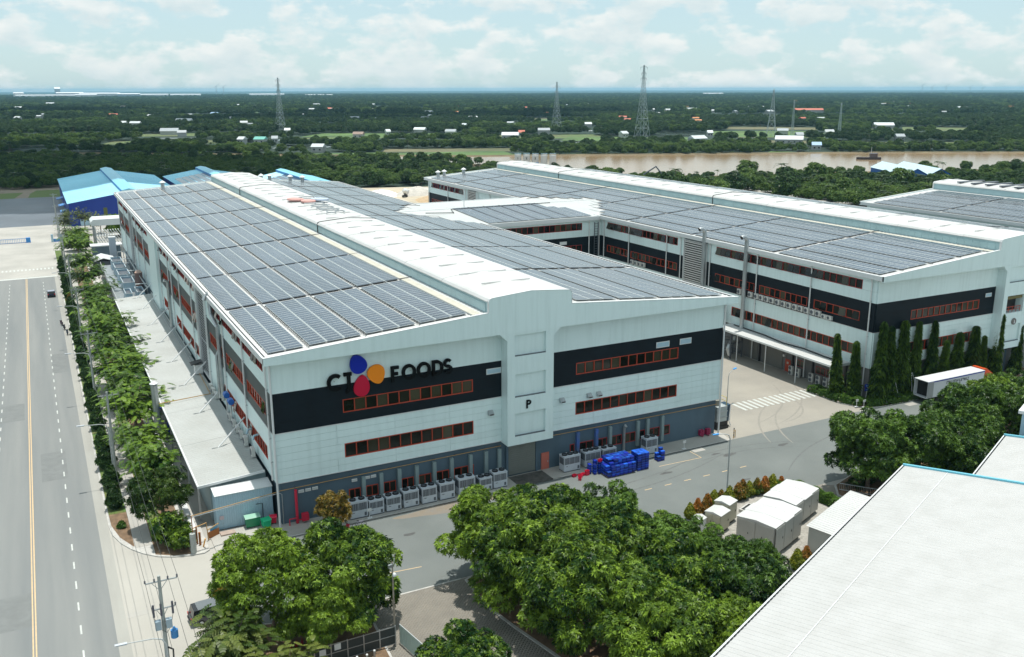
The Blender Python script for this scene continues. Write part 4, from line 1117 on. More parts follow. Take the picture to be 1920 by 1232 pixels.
for x, y, z, rz, lb in ((38.75, -3.75, 0.01, 10, 'red plastic crate alone at the left end, on the kerb'), (38.9, -5.0, 0.01, 50, 'red plastic crate lying farthest out on the road'), (39.35, -4.3, 0.01, -20, 'red plastic crate in the middle of the red ones'),
                        (39.95, -3.95, 0.01, 15, 'red plastic crate right of the middle red one'), (40.6, -4.05, 0.01, 0, 'lower of two stacked red crates beside the blue stacks'), (40.6, -4.05, 0.35, 4, 'upper of two stacked red crates beside the blue stacks'),
                        (42.45, -4.35, 1.72, 20, 'red plastic crate lying on top of the blue stacks')):
    crate(x, y, z, cr_, lb, 'red crates by the wall', R(rz))
crate(42.45, -4.35, 0.01, cb, 'blue plastic crate at the foot of the stack topped by a red crate', 'blue crates under the red one')
for k in range(1, 5): crate(42.45, -4.35, 0.01 + 0.34 * k, cb, 'blue plastic crate in the stack topped by a red crate', 'blue crates under the red one', R(rng.uniform(-4, 4)))

# small signs standing on the apron
def post_sign(x, y, label, w=0.55, h=0.4, ph=1.1, mat=WHITE2, z=0.1):
    t = thing('post_sign', label, 'sign', (x, y, z))
    mb = MB(); mb.tube([(0, 0, 0), (0, 0, ph)], 0.045, 6); mb.bb(-.3, .3, -.2, .2, 0, 0.05); mb.build('post', WHITE2, t, fix=False)
    piece('plate', t, (0, -0.06, ph), (w, 0.04, h), mat)
    return t
post_sign(10.15, -2.95, 'small white sign on a post between the first two chillers')
post_sign(57.9, -2.8, 'small white sign on a post right of the crate stacks')
post_sign(94.2, -1.3, 'left of two small white signs at the planter corner', z=0.14); post_sign(95.1, -2.0, 'right of two small white signs at the planter corner', z=0.14)

# bicycle and scooter beside the yellowing tree
def wheel(mb, c, r, w, ax='y', n=20):
    base = Vector(c); k = 14
    pts = [base + Vector((r * math.cos(2 * math.pi * i / k), 0, r * math.sin(2 * math.pi * i / k))) for i in range(k + 1)]
    mb.tube(pts, w, 6, caps=False)
by = thing('bicycle', 'pale bicycle parked at the kerb beside the yellowing tree', 'bicycle', (8.35, -4.6, 0.004), rz=R(-12))
for x in (-0.52, 0.52):
    mb = MB(); wheel(mb, (x, 0, 0.34), 0.32, 0.028); w_ = mb.build('wheel', RUBBER, by, fix=False)
    mb = MB()
    for k in range(6): a = math.pi * k / 6; mb.tube([(x - .3 * math.cos(a), 0, .34 - .3 * math.sin(a)), (x + .3 * math.cos(a), 0, .34 + .3 * math.sin(a))], 0.006, 4)
    mb.build('spokes', STEEL, w_, fix=False)
mb = MB()
for a, b in (((-.52, .34), (-.08, .34)), ((-.08, .34), (-.2, .8)), ((-.2, .8), (.36, .78)), ((.36, .78), (-.08, .34)), ((-.52, .34), (-.2, .72)), ((.52, .34), (.38, .95))): mb.tube([(a[0], 0, a[1]), (b[0], 0, b[1])], 0.025, 6)
mb.build('frame', M('pale_lilac', (0.5, 0.47, 0.6), 0.4), by, fix=False)
mb = MB(); mb.tube([(.34, -.28, 1.0), (.4, 0, .96), (.34, .28, 1.0)], 0.018, 6); mb.build('handlebar', STEEL, by, fix=False)
mb = MB(); mb.bb(-.34, -.08, -.08, .08, .86, .92); mb.build('saddle', BLACKP, by, fix=False)

def make_scooter(label, loc, rz, body=REDP, rider=False):
    t = thing('scooter', label, 'scooter', loc, rz)
    for x in (-0.62, 0.62):
        mb = MB(); wheel(mb, (x, 0, 0.27), 0.22, 0.06); mb.build('wheel', RUBBER, t, fix=False)
    mb = MB(); mb.prism([(-.85, -.16, .45), (-.3, -.16, .32), (.1, -.16, .3), (.1, -.16, .42), (-.25, -.16, .72), (-.9, -.16, .74)], (0, .32, 0)); mb.build('body', body, t)
    mb = MB(); mb.prism([(.25, -.2, .3), (.42, -.2, .3), (.55, -.2, .98), (.4, -.2, 1.0)], (0, .4, 0)); mb.build('leg_shield', body, t)
    mb = MB(); mb.prism([(-.8, -.14, .74), (-.15, -.14, .72), (-.15, -.14, .8), (-.8, -.14, .86)], (0, .28, 0)); mb.build('seat', BLACKP, t)
    mb = MB(); mb.tube([(.42, -.34, 1.08), (.5, 0, 1.02), (.42, .34, 1.08)], 0.03, 6); mb.tube([(.62, 0, .3), (.5, 0, 1.02)], 0.04, 6); mb.build('handlebar', BLACKP, t, fix=False)
    mb = MB(); mb.lathe((0.56, 0, 0.9), [(0.09, 0), (0.1, 0.1), (0.03, 0.15)], 8); mb.build('headlight', WHITE2, t, fix=False)
    return t
make_scooter('red and dark scooter parked under the yellowing tree', (6.4, -5.3, 0.004), R(35), REDP)
# ------------------------------------------------------------------ west side: lean-to canopy, struts, shed, wall
CANOPY = M('canopy_sheet', (0.41, 0.425, 0.41), 0.5, var=0.06, scale=0.15, c2=(0.37, 0.38, 0.36))
cn = thing('lean_to_canopy', 'long grey-white lean-to canopy roof along the road side of the hall', 'canopy', (0, 0, 0))
ya, yb = 4.6, 118.5
nb = 8; lb = (yb - ya) / nb
for i in range(nb):
    mb = MB(); y1 = ya + (i + 1) * lb
    corrugated(mb, (-8.3, y1 - 0.02, 5.05), (0, -1, 0), (7.75, 0, 0.55), lb - 0.04, math.hypot(7.75, 0.55), 0.6, 0.045)
    mb.bb(-8.3, -0.55, y1 - lb + 0.02, y1 - 0.02, 4.9, 4.98) if False else None
    mb.build('roof_sheet', CANOPY, cn, fix=False)
mb = MB(); mb.bb(-8.5, -8.3, ya - .1, yb, 4.86, 5.12); mb.prism([(-8.5, ya - .15, 4.82), (-0.5, ya - .15, 5.4), (-0.5, ya - .15, 5.68), (-8.5, ya - .15, 5.12)], (0, .14, 0)); mb.build('gutter', WHITE2, cn)
for y in np.arange(6, 118, 8.0):
    piece('post', cn, (-8.2, y, 2.4), (0.2, 0.2, 4.85), STEEL)
mb = MB(); mb.prism([(-7.0, yb, 4.6), (-7.0, ya + .6, 4.6), (-0.3, ya + .6, 5.1), (-0.3, yb, 5.1)], (0, 0, -4.5)); mb.build('enclosure_wall', M('lean_to_wall', (0.34, 0.44, 0.46), 0.5, var=0.06, scale=0.5), cn)
for i, y in enumerate((17.0, 32.0, 46.5, 61.0, 75.4, 90.0, 105.5, 117.3)):
    mb = MB(); mb.tube([(-0.15, y, 8.4), (-4.1, y - 1.6, 5.36)], 0.10, 8); mb.build('strut', WHITE2, cn, fix=False, smooth=True)
    piece('strut_foot', cn, (-4.1, y - 1.6, 5.38), (1.6, 0.1, 0.08), STEEL)
mb = MB(); mb.tube([(-8.8, 37.0, 5.5), (-1.3, 37.5, 5.75), (-1.0, 52.0, 5.8)], 0.07, 6); mb.build('yellow_pipe', YELLOWPIPE, cn, fix=False)
# pale blue shed against the canopy end
sh = thing('corrugated_shed', 'pale blue corrugated shed at the near end of the lean-to', 'shed', (0, 0, 0))
mb = MB(); mb.bb(-6.85, -0.3, 2.35, 4.35, 0.1, 4.2); mb.build('wall', LBLUE, sh, fix=False)
mb = MB(); corrugated(mb, (-6.9, 2.3, 0.1), (1, 0, 0), (0, 0, 1), 6.65, 4.3, 0.26, 0.04); mb.build('corrugated_front', LBLUE, sh, fix=False)
mb = MB(); corrugated(mb, (-6.9, 4.4, 0.1), (0, -1, 0), (0, 0, 1), 2.1, 4.3, 0.26, 0.04); mb.build('corrugated_side', LBLUE, sh, fix=False)
mb = MB(); mb.prism([(-7.0, 2.1, 4.42), (-0.2, 2.1, 4.42), (-0.2, 4.55, 4.62), (-7.0, 4.55, 4.62)], (0, 0, 0.07)); mb.build('roof', WHITE2, sh)
piece('notice', sh, (-6.35, 2.2, 1.6), (0.5, 0.03, 0.45), M('notice', (0.5, 0.42, 0.45), 0.5))
mb = MB(); mb.tube([(-1.55, 2.1, 0.1), (-1.55, 2.1, 2.5), (-2.3, 2.15, 2.5)], 0.05, 6); mb.build('pipe', BLACKP, sh, fix=False)
slab_ = piece('concrete_slab', None, (-6.0, 0.9, 0.19), (1.7, 1.0, 0.16), M('pinkish_slab', (0.38, 0.30, 0.25), 0.85, var=0.1, scale=2), label='raised concrete slab cover before the pale blue shed', cat='slab')

def wheelie(label, loc, mat, lidmat, w=1.25, d=0.9, h=1.15, rz=0.0):
    t = thing('waste_bin', label, 'bin', loc, rz)
    mb = MB(); mb.prism([(-w / 2, -d / 2, h), (w / 2, -d / 2, h), (w / 2 - .1, -d / 2 + .12, 0.15), (-w / 2 + .1, -d / 2 + .12, 0.15)], (0, d - .12, 0)); mb.build('body', mat, t)
    mb = MB(); mb.prism([(-w / 2 - .04, -d / 2 - .05, h), (-w / 2 - .04, d / 2 + .02, h), (-w / 2 - .04, d / 2 - .1, h + .18), (-w / 2 - .04, -d / 2 + .1, h + .12)], (w + .08, 0, 0)); mb.build('lid', lidmat, t)
    for x in (-w / 2 + .2, w / 2 - .2):
        for y in (-d / 2 + .2, d / 2 - .2):
            mb = MB(); mb.tube([(x, y - .04, .09), (x, y + .04, .09)], 0.08, 8); mb.build('caster', RUBBER, t, fix=False)
    return t
wheelie('dark green wheeled dumpster against the pale blue shed', (-3.0, 1.35, 0.1), GREEN, M('mint_lid', (0.28, 0.50, 0.38), 0.5), 1.75, 1.0, 1.3)
wheelie('bright green waste bin beside the dumpster', (-1.6, 0.4, 0.1), GREENL, GREENL, 1.0, 0.9, 1.0, 0.2)
wheelie('red waste bin by the hall corner', (-0.6, 1.0, 0.1), REDC, REDC, 0.8, 0.7, 0.9, -0.2)
wheelie('dark green litter bin standing under the nearest street tree', (-13.6, 3.3, 0.14), M('teal_plastic', (0.02, 0.13, 0.12), 0.5), M('teal_plastic', (0.02, 0.13, 0.12), 0.5), 0.75, 0.7, 1.0)
# boundary wall between trees and hall, with gate posts
bw = thing('boundary_wall', 'low white boundary wall between the street trees and the hall', 'wall', (0, 0, 0))
WALLP = M('painted_wall', (0.60, 0.58, 0.52), 0.8, var=0.12, scale=0.6, c2=(0.5, 0.46, 0.38))
for k in range(30):
    piece('wall_bay', bw, (-9.75, 0.3 + 2.0 + k * 4.1, 0.82), (0.16, 3.8, 1.4), WALLP)
    piece('pier', bw, (-9.75, 0.25 + k * 4.1, 0.95), (0.34, 0.3, 1.7), WALLP)
    piece('coping', bw, (-9.75, 0.3 + 2.0 + k * 4.1, 1.56), (0.62, 3.78, 0.08), WHITE2)
mb = MB(); mb.bb(-11.2, -10.2, 2.6, 6.2, 0.14, 0.7); mb.build('brick_pile', None or M('brick_orange', (0.35, 0.13, 0.06), 0.9, var=0.3, scale=6, bump=0.6, bscale=6), bw, fix=False)
gp = thing('alley_gate', 'yellow pipe frame and rusty post at the alley mouth', 'gate', (0, 0, 0))
mb = MB(); mb.tube([(-9.6, -0.2, 0.1), (-9.6, -0.2, 2.3)], 0.09, 8); mb.tube([(-9.35, -0.6, 0.1), (-9.35, -0.6, 1.7)], 0.13, 8); mb.build('post', M('rust_brown', (0.33, 0.12, 0.03), 0.7), gp, fix=False)
mb = MB(); mb.tube([(-10.2, -.4, 2.2), (-8.4, 0.3, 2.3), (-8.3, 0.3, 0.1)], 0.06, 6); mb.tube([(-8.3, .4, 1.3), (-6.9, 1.4, 1.4)], 0.06, 6); mb.build('rail', YELLOWPIPE, gp, fix=False)
piece('blue_notice', gp, (-7.5, 1.2, 0.95), (1.1, 0.05, 0.7), M('notice_blue', (0.06, 0.30, 0.55), 0.5, var=0.4, scale=3, c2=(0.3, 0.5, 0.5)), rz=R(35))
piece('lower_panel', gp, (-7.6, 0.9, 0.5), (1.6, 0.06, 0.8), M('rust_brown', (0.33, 0.12, 0.03), 0.7), rz=R(30))
mb = MB(); mb.tube([(-10.2, -1.9, 4.5), (-10.2, -1.9, 0.1)], 0.06, 6); mb.build('pipe_leg', M('rust_brown', (0.33, 0.12, 0.03), 0.7), gp, fix=False)
piece('orange_barrier_arm', gp, (-9.0, -1.4, 0.7), (0.12, 0.12, 1.2), M('amber', (0.75, 0.35, 0.02), 0.5), rot=(0.35, 0.2, 0))
mb = MB(); mb.tube([(-10.3, -2.2, 0.1), (-10.3, -2.2, 2.5)], 0.32, 8); mb.build('gate_pier', POLEC, gp, fix=False)
# chimney over the trees
cm = thing('chimney', 'grey metal chimney with white cap rising between trees and canopy', 'chimney', (-9.2, 37.5, 0))
mb = MB(); mb.cyl((0, 0, 0.13), 0.5, 8.2, 14); mb.build('shaft', STEEL, cm, fix=False, smooth=True)
mb = MB(); mb.lathe((0, 0, 8.5), [(0.62, 0), (0.62, 0.1), (0.1, 0.42)], 14); mb.build('cap', WHITE2, cm, fix=False)
mb = MB(); mb.tube([(0.3, 0.3, 4.5), (1.5, 0.6, 4.6), (1.5, 0.6, 0.1)], 0.16, 8); mb.build('branch_pipe', SBLUE, cm, fix=False)
# split air-conditioner units under the lower windows of the road side
def ac_unit(label, loc, rz, w=0.95, h=0.8, d=0.36, two=False, group=None):
    t = thing('air_conditioner', label, 'air conditioner', loc, rz, group)
    H = h * (1.75 if two else 1)
    mb = MB(); mb.bb(-w / 2, w / 2, -d / 2, d / 2, 0.06, H); mb.build('casing', M('ac_white', (0.58, 0.58, 0.55), 0.5, var=0.05, scale=3), t, fix=False)
    for k in range(2 if two else 1):
        z = 0.06 + h * 0.44 + k * h * 0.86
        mb = MB(); mb.tube([(-w * 0.12, -d / 2 - .005, z), (-w * 0.12, -d / 2 - 0.04, z)], [h * 0.36, h * 0.34], 14); f = mb.build('fan_guard', GRILLE, t, fix=True)
        mb = MB(); mb.tube([(-w * 0.12, -d / 2 - .042, z), (-w * 0.12, -d / 2 - 0.06, z)], h * 0.08, 8); mb.build('fan_hub', BLACKP, f, fix=True)
    mb = MB(); mb.bb(-w / 2 + .05, -w / 2 + .15, -d / 2 - .1, d / 2 + .1, 0, 0.06); mb.bb(w / 2 - .15, w / 2 - .05, -d / 2 - .1, d / 2 + .1, 0, 0.06); mb.build('feet', STEEL, t, fix=False)
    return t
for i, y in enumerate((9.4, 13.8, 16.6, 19.0, 21.4, 24.2, 35.0, 37.2, 39.4)):
    ac_unit('white air-conditioner on the lean-to roof by the wall, %s from the front corner' % ORD[i], (-0.85, y, 5.75), R(-90), 1.1 if i else 1.0, 1.2 if i in (0, 1) else 0.95, 0.45, group='air-conditioners on the lean-to roof')
for i, y in enumerate((22.4, 25.6)):
    t = thing('blower', 'blue blower motor on the hall wall, %s' % ('nearer one' if i == 0 else 'farther one'), 'blower', (-0.9, y, 9.1))
    mb = MB(); mb.tube([(0, -.5, 0), (0, .5, 0)], 0.42, 12); mb.build('housing', M('blower_blue', (0.02, 0.12, 0.45), 0.4), t, fix=True)
    mb = MB(); mb.tube([(0, 0, -.3), (0, 0, -3.3)], 0.12, 8); mb.build('down_pipe', STEEL, t, fix=True)
for i, y in enumerate((8.4, 12.2)):
    mb = MB(); mb.tube([(-0.2, y, 8.9 - .5 * i), (-0.8, y - .2, 8.9 - .5 * i), (-0.95, y - .3, 8.4 - .5 * i)], 0.14, 8); mb.build('exhaust_spout', LBLUE, b1, fix=False)
mb = MB(); mb.tube([(-1.0, 52, 5.85), (-1.0, 100, 5.85)], 0.12, 6); mb.tube([(-1.3, 52, 5.85), (-1.3, 112, 5.85)], 0.09, 6); mb.tube([(-.7, 60, 6.1), (-.7, 118, 6.1)], 0.09, 6)
mb.build('pipe_run', STEEL, cn, fix=False)
t = thing('dark_canopy_unit', 'dark hooded machine on the lean-to beside the louvre', 'machine', (-1.0, 49.5, 5.75))
mb = MB(); mb.bb(-.7, .5, -.7, .7, 0, 1.5); mb.build('body', WHITE2, t, fix=False)
mb = MB(); mb.prism([(-1.3, -.9, 1.6), (.5, -.9, 1.9), (.5, -.9, 2.05), (-1.3, -.9, 1.75)], (0, 1.8, 0)); mb.build('hood', BLACKP, t)

# cooling plant farther along the road side
cp = thing('plant_platform', 'steel platform with railings carrying the cooling plant by the hall', 'platform', (-4.2, 148.0, 0))
mb = MB(); mb.bb(-3.6, 3.0, -27, 27, 3.0, 3.25); mb.build('deck', STEEL, cp, fix=False)
for y in np.arange(-26, 27, 6.5):
    for x in (-3.4, 2.6): piece('column', cp, (x, y, 1.5), (0.25, 0.25, 3.0), STEEL)
mb = MB()
for x in (-3.5, 2.9):
    for z in (3.8, 4.3): mb.tube([(x, -26.9, z), (x, 26.9, z)], 0.05, 5)
    for y in np.arange(-26.9, 27, 1.8): mb.tube([(x, y, 3.25), (x, y, 4.3)], 0.045, 5)
mb.build('railing', WHITE2, cp, fix=False)
BASIN = M('basin_blue_grey', (0.30, 0.42, 0.50), 0.5, var=0.08, scale=0.8)
for i, (x, y, w, l, h) in enumerate(((-4.9, 126.5, 1.4, 6.0, 1.8), (-2.3, 127.0, 1.6, 6.5, 1.9), (-3.9, 138.0, 2.6, 8.0, 2.4), (-3.9, 149.0, 2.6, 7.5, 2.4), (-3.9, 159.5, 2.6, 7.5, 2.4), (-3.9, 169.5, 2.6, 7.0, 2.4))):
    t = thing('cooling_tower', 'open blue-grey cooling tank on the steel platform, %s from the near end' % ORD[i], 'tank', (x, y, 3.26), group='cooling tanks on the platform')
    mb = MB()
    for a in ((-w / 2, w / 2, -l / 2, -l / 2 + .12), (-w / 2, w / 2, l / 2 - .12, l / 2), (-w / 2, -w / 2 + .12, -l / 2 + .12, l / 2 - .12), (w / 2 - .12, w / 2, -l / 2 + .12, l / 2 - .12)): mb.bb(*a, 0, h)
    mb.build('shell', BASIN, t, fix=False)
    piece('water', t, (0, 0, h - 0.45), (w - .26, l - .26, 0.04), GRILLE)
    mb = MB(); mb.bb(-w / 2 - .06, w / 2 + .06, -l / 2 - .06, -l / 2, h - .1, h + .06); mb.bb(-w / 2 - .06, w / 2 + .06, l / 2, l / 2 + .06, h - .1, h + .06); mb.bb(-w / 2 - .06, -w / 2, -l / 2, l / 2, h - .1, h + .06); mb.bb(w / 2, w / 2 + .06, -l / 2, l / 2, h - .1, h + .06); mb.build('rim', WHITE2, t, fix=False)
for i in range(6):
    mb = MB(); y = 126 + i * 9.3
    mb.tube([(-0.6, y, 6.6 + (i % 2) * .5), (-3.2, y, 6.6 + (i % 2) * .5), (-3.2, y, 5.2)], 0.12, 6); mb.build('pipe', STEEL if i % 2 else WHITE2, None, label='cross pipe from the hall wall to the cooling tanks, %s from the near end' % ORD[i], cat='pipe', group='cooling pipes', fix=False)
mb = MB(); mb.tube([(-1.1, 122, 6.4), (-1.1, 178, 6.4)], 0.16, 6); mb.tube([(-1.5, 122, 7.2), (-1.5, 170, 7.2)], 0.1, 6); mb.build('pipe_run', STEEL, cp.parent, label='twin steel pipes running along the hall above the cooling tanks', cat='pipe', fix=False)
t = thing('dust_collector', 'dark vertical filter drum against the hall beside the cooling tanks', 'tank', (-1.6, 134.0, 3.26))
mb = MB(); mb.cyl((0, 0, 0), 0.9, 4.6, 12); mb.build('drum', M('rust_drum', (0.16, 0.10, 0.09), 0.6, var=0.3, scale=1.5), t, fix=False, smooth=True)
mb = MB(); mb.lathe((0, 0, 4.6), [(0.9, 0), (0.5, 0.5), (0.1, 0.65)], 12); mb.build('dome', M('copper_dome', (0.5, 0.33, 0.26), 0.45), t, fix=False, smooth=True)
# small white-roofed sheds and canopy by the plant
t = thing('plant_shed', 'small shed with two-pitch white roof beside the cooling plant', 'shed', (-6.6, 183.0, 0.1))
mb = MB(); mb.bb(-2.6, 2.6, -4, 4, 0, 3.6); mb.build('wall', GRILLE, t, fix=False)
for s in (-1, 1):
    mb = MB(); mb.prism([(s * 3.1, -4.6, 3.5), (0, -4.6, 4.5), (0, -4.6, 4.62), (s * 3.1, -4.6, 3.62)], (0, 9.2, 0)); mb.build('roof_pitch', WHITE2, t)
t = thing('storage_tank', 'tall white square tank behind the small shed', 'tank', (-3.0, 192.0, 0.1))
mb = MB(); mb.bb(-.9, .9, -.9, .9, 0, 8.4); mb.build('shell', M('tank_blue_white', (0.42, 0.48, 0.56), 0.5), t, fix=False); mb = MB(); mb.bb(-1, 1, -1, 1, 8.4, 8.6); mb.build('lid', WHITE2, t, fix=False)
t = thing('pipe_rack', 'pipe rack under a white rounded canopy at the far end of the hall', 'pipe rack', (-1.5, 224.0, 0.1))
for x in (-4.5, 4.5):
    for y in (-7, 0, 7): piece('column', t, (x, y, 4.2), (0.3, 0.3, 8.4), STEEL)
for z in (2.5, 4.0, 5.5):
    mb = MB()
    for x in np.arange(-4, 4.5, 0.8): mb.tube([(x, -7.5, z), (x, 7.5, z)], 0.14, 6)
    mb.build('pipes', WHITE2, t, fix=False)
mb = MB(); mb.prism([(-5.4, -4, 8.4), (5.4, -4, 8.4), (5.4, -4, 9.6), (4.6, -4, 10.4), (-4.6, -4, 10.4), (-5.4, -4, 9.6)], (0, 9, 0)); mb.build('canopy', WHITE2, t)
piece('lower_roof', None, (-4.0, 206.0, 4.4), (9.0, 5.0, 0.3), WHITE2, label='flat white shed roof before the pipe rack', cat='roof')
piece('lower_roof_wall', bpy.data.objects['lower_roof'], (0, 0.3, -2.25), (8.0, 4.0, 4.2), GREYW)

# ------------------------------------------------------------------ yard side of the second hall
BX = 98.32
yc = thing('yard_canopy', 'flat white canopy over the loading side of the second hall', 'canopy', (0, 0.3, 0))
mb = MB(); corrugated(mb, (94.3, 34.6, 5.5), (0, -1, 0), (3.9, 0, 0.22), 30.6, 3.92, 0.6, 0.04); mb.build('roof_sheet', ROOFW, yc, fix=False)
mb = MB(); mb.bb(94.1, 94.32, 4.0, 34.6, 5.22, 5.56); mb.bb(94.32, 98.2, 4.0, 4.2, 5.25, 5.6); mb.build('fascia', WHITE2, yc, fix=False)
mb = MB(); mb.bb(94.32, 98.2, 4.2, 34.6, 5.36, 5.46); mb.build('soffit', GREYW2, yc, fix=False)
for y in (5.0, 12.8, 20.6, 28.4, 34.2):
    mb = MB(); mb.tube([(94.6, y, 0), (94.6, y, 5.3)], 0.09, 8); mb.build('post', WHITE2, yc, fix=False)
mb = MB(); mb.tube([(96.9, 4.6, 5.75), (96.5, 8, 5.85), (97.2, 14, 5.8), (96.3, 18, 5.9), (97.3, 24, 5.85), (97.6, 33, 5.8)], 0.12, 6); mb.build('hose', DARK, yc, fix=False)
B2W = Face((BX + 0.25, 0.3, 0), (0, 1, 0), (-1, 0, 0))
BW_ = Face((0.25, 0, 0), (0, 1, 0), (-1, 0, 0))
window(BW_, b2, 14.6, 16.9, 1.6, 2.95, 2, DRED, depth=0.06, blind=1.0); window(BW_, b2, 5.0, 9.4, 1.6, 2.95, 4, DRED, depth=0.06, blind=1.0); window(BW_, b2, 9.7, 11.9, 1.6, 2.95, 2, DRED, depth=0.06, blind=1.0)
d = BW_.piece('door', b2, 18.1, 19.4, 0.0, 2.3, 0.02, 0.12, M('orange_red_door', (0.50, 0.06, 0.02), 0.5)); piece('door_notice', d, (-0.08, 0, 0.5), (0.03, 0.45, 0.4), CREAM)
BW_.piece('shutter', b2, 20.2, 25.3, 0.0, 3.9, 0.02, 0.1, M('shutter_warm', (0.19, 0.185, 0.17), 0.6)); BW_.piece('shutter', b2, 27.0, 29.3, 0.0, 3.9, 0.02, 0.1, M('shutter_warm', (0.19, 0.185, 0.17), 0.6))
for y in (4.9, 12.4, 26.1, 17.3): BW_.piece('pilaster', b2, y, y + 0.35, 0, 5.3, 0.02, 0.25, BLACKP)
mb = MB(); mb.bb(-1.05, -.75, 18.55, 18.95, 3.0, 3.4); mb.build('exit_lamp', WHITE2, b2, fix=False)
for i, y in enumerate((16.9, 15.2, 11.9, 10.2, 8.5, 6.7)):
    ac_unit('tall double-fan outdoor unit under the yard canopy, %s from the orange door' % ORD[i], (BX - 0.75, y + 0.3, 0.0 if y > 9.5 else 0.14), R(-90), 1.0, 0.95, 0.4, two=True, group='double-fan units under the canopy')
for i, y in enumerate((32.2, 29.1, 27.4, 26.0, 24.6, 23.2, 21.7, 20.2, 18.8, 17.3, 15.9, 15.0 - .55, 13.0, 11.7)):
    ac_unit('small air-conditioner on the charcoal band of the second hall, %s from the left' % ORD[i], (BX - 0.55, y + 0.3, 12.1), R(-90), 1.05, 1.0, 0.42, group='air-conditioners on the charcoal band')
for i, y in enumerate((10.35, 9.1)):
    ac_unit('smaller low air-conditioner at the right end of the row, %s one' % ('inner' if i == 0 else 'outer'), (BX - 0.55, y + 0.3, 12.0), R(-90), 1.15, 0.75, 0.42, group='air-conditioners on the charcoal band')
for i, y in enumerate((69.0, 67.4, 66.0, 64.6)):
    ac_unit('far air-conditioner under the windows near the link building, %s from the left' % ORD[i], (BX - 0.55, y, 12.0), R(-90), 1.05, 0.95, 0.42, group='far air-conditioners near the link')
# process skid under the canopy end, with white ducting
t = thing('process_skid', 'dark steel filter skid with white bags at the far end of the yard canopy', 'machine', (95.9, 33.0, 0))
mb = MB()
for x in (-1.4, 1.4):
    for y in (-2.6, 0, 2.6): mb.bb(x - .1, x + .1, y - .1, y + .1, 0, 4.6)
for z in (1.2, 3.0, 4.5):
    for x in (-1.4, 1.4): mb.bb(x - .08, x + .08, -2.6, 2.6, z, z + .12)
    for y in (-2.6, 0, 2.6): mb.bb(-1.4, 1.4, y - .08, y + .08, z, z + .12)
mb.build('frame', GRILLE, t, fix=False)
for k in range(3):
    for j in range(2): piece('white_panel', t, (-1.55, 0.2 + k * 0.85, 1.6 + j * 0.85), (0.08, 0.75, 0.75), WHITE2)
mb = MB(); mb.tube([(-1.2, -2.2, 0.6), (-1.5, -2.0, 2.0), (-0.8, -1.8, 2.9), (0.2, -1.8, 3.2), (0.5, -1.8, 5.4)], 0.42, 10); mb.build('duct', STEEL, t, fix=False, smooth=True)
# tank skid at the right corner of the first hall
t = thing('roll_off_tank', 'white steel tank on a dark skid behind the right corner of the first hall', 'tank', (68.4, 2.6, 0))
mb = MB(); mb.bb(-1.3, 1.0, -1.5, 4.2, 0.0, 0.5); mb.bb(-1.2, 0.9, -1.4, 4.1, 0.5, 1.2); mb.build('skid', BLACKP, t, fix=False)
mb = MB(); mb.bb(-1.2, 0.7, -1.35, 4.0, 1.2, 3.6); mb.build('tank', M('tank_white', (0.42, 0.46, 0.46), 0.5, var=0.1, scale=1), t, fix=False)
for z in (1.9, 2.8): piece('band', t, (-0.25, 1.3, z), (2.0, 5.5, 0.1), STEEL)
mb = MB(); mb.cyl((-0.6, 0.0, 3.6), 0.85, 0.9, 14); mb.build('drum', M('drum_beige', (0.25, 0.24, 0.20), 0.7), t, fix=False)
mb = MB()
for y in (-1.2, 0.6, 2.4, 4.0): mb.tube([(0.6, y, 3.6), (0.6, y, 4.9)], 0.04, 5)
for z in (4.3, 4.9): mb.tube([(0.6, -1.2, z), (0.6, 4.0, z)], 0.04, 5)
mb.build('railing', M('rail_yellow', (0.6, 0.45, 0.05), 0.5), t, fix=False)
mb = MB(); mb.prism([(1.0, -1.0, 0.8), (2.0, -0.6, 0.8), (2.0, -0.6, 3.4), (0.8, -1.0, 3.5)], (0.06, 1.6, 0.0)); mb.build('tarpaulin', M('blue_black_tarp', (0.015, 0.05, 0.085), 0.6), t)
mb = MB(); mb.tube([(1.7, -1.2, 0.2), (1.4, -1.1, 1.0), (1.9, -0.7, 3.3)], 0.07, 6); mb.build('hose', WHITE2, t, fix=False)
t = thing('barrier_post', 'orange and black barrier post at the yard corner', 'bollard', (67.3, -2.6, 0.0))
mb = MB(); mb.tube([(0, 0, 0), (0, 0, 1.6)], 0.07, 8); mb.tube([(.35, .1, 0), (.35, .1, 1.2)], 0.05, 8); mb.build('post', M('amber_black', (0.5, 0.26, 0.03), 0.6, c2=(0.02, 0.02, 0.02), scale=3, lo=.48, hi=.52), t, fix=False)
# blue direction sign in the planter
t = thing('direction_sign', 'blue direction sign on a post before the columnar trees', 'sign', (97.6, 0.0, 0.14))
mb = MB(); mb.tube([(0, 0, 0), (0.25, 0, 2.4)], 0.05, 6); mb.tube([(1.0, 0, 0), (0.8, 0, 2.4)], 0.05, 6); mb.build('post', WHITE2, t, fix=False)
piece('plate', t, (0.5, -0.08, 2.75), (1.9, 0.06, 0.55), SBLUE); piece('plate', t, (0.4, -0.08, 2.1), (1.6, 0.06, 0.45), SBLUE)
for k, (x, z, w) in enumerate(((-0.1, 2.82, .4), (0.4, 2.82, .35), (0.95, 2.82, .5), (0.1, 2.68, .7), (0.0, 2.1, .5))): piece('marking', t, (x, -0.115, z), (w, 0.01, 0.09), M('sign_pale_blue', (0.25, 0.5, 0.75), 0.5))
mb = MB(); mb.tube([(0.85, -0.13, 2.1), (0.85, -0.115, 2.1)], 0.15, 12); mb.build('roundel', WHITE2, t, fix=True)

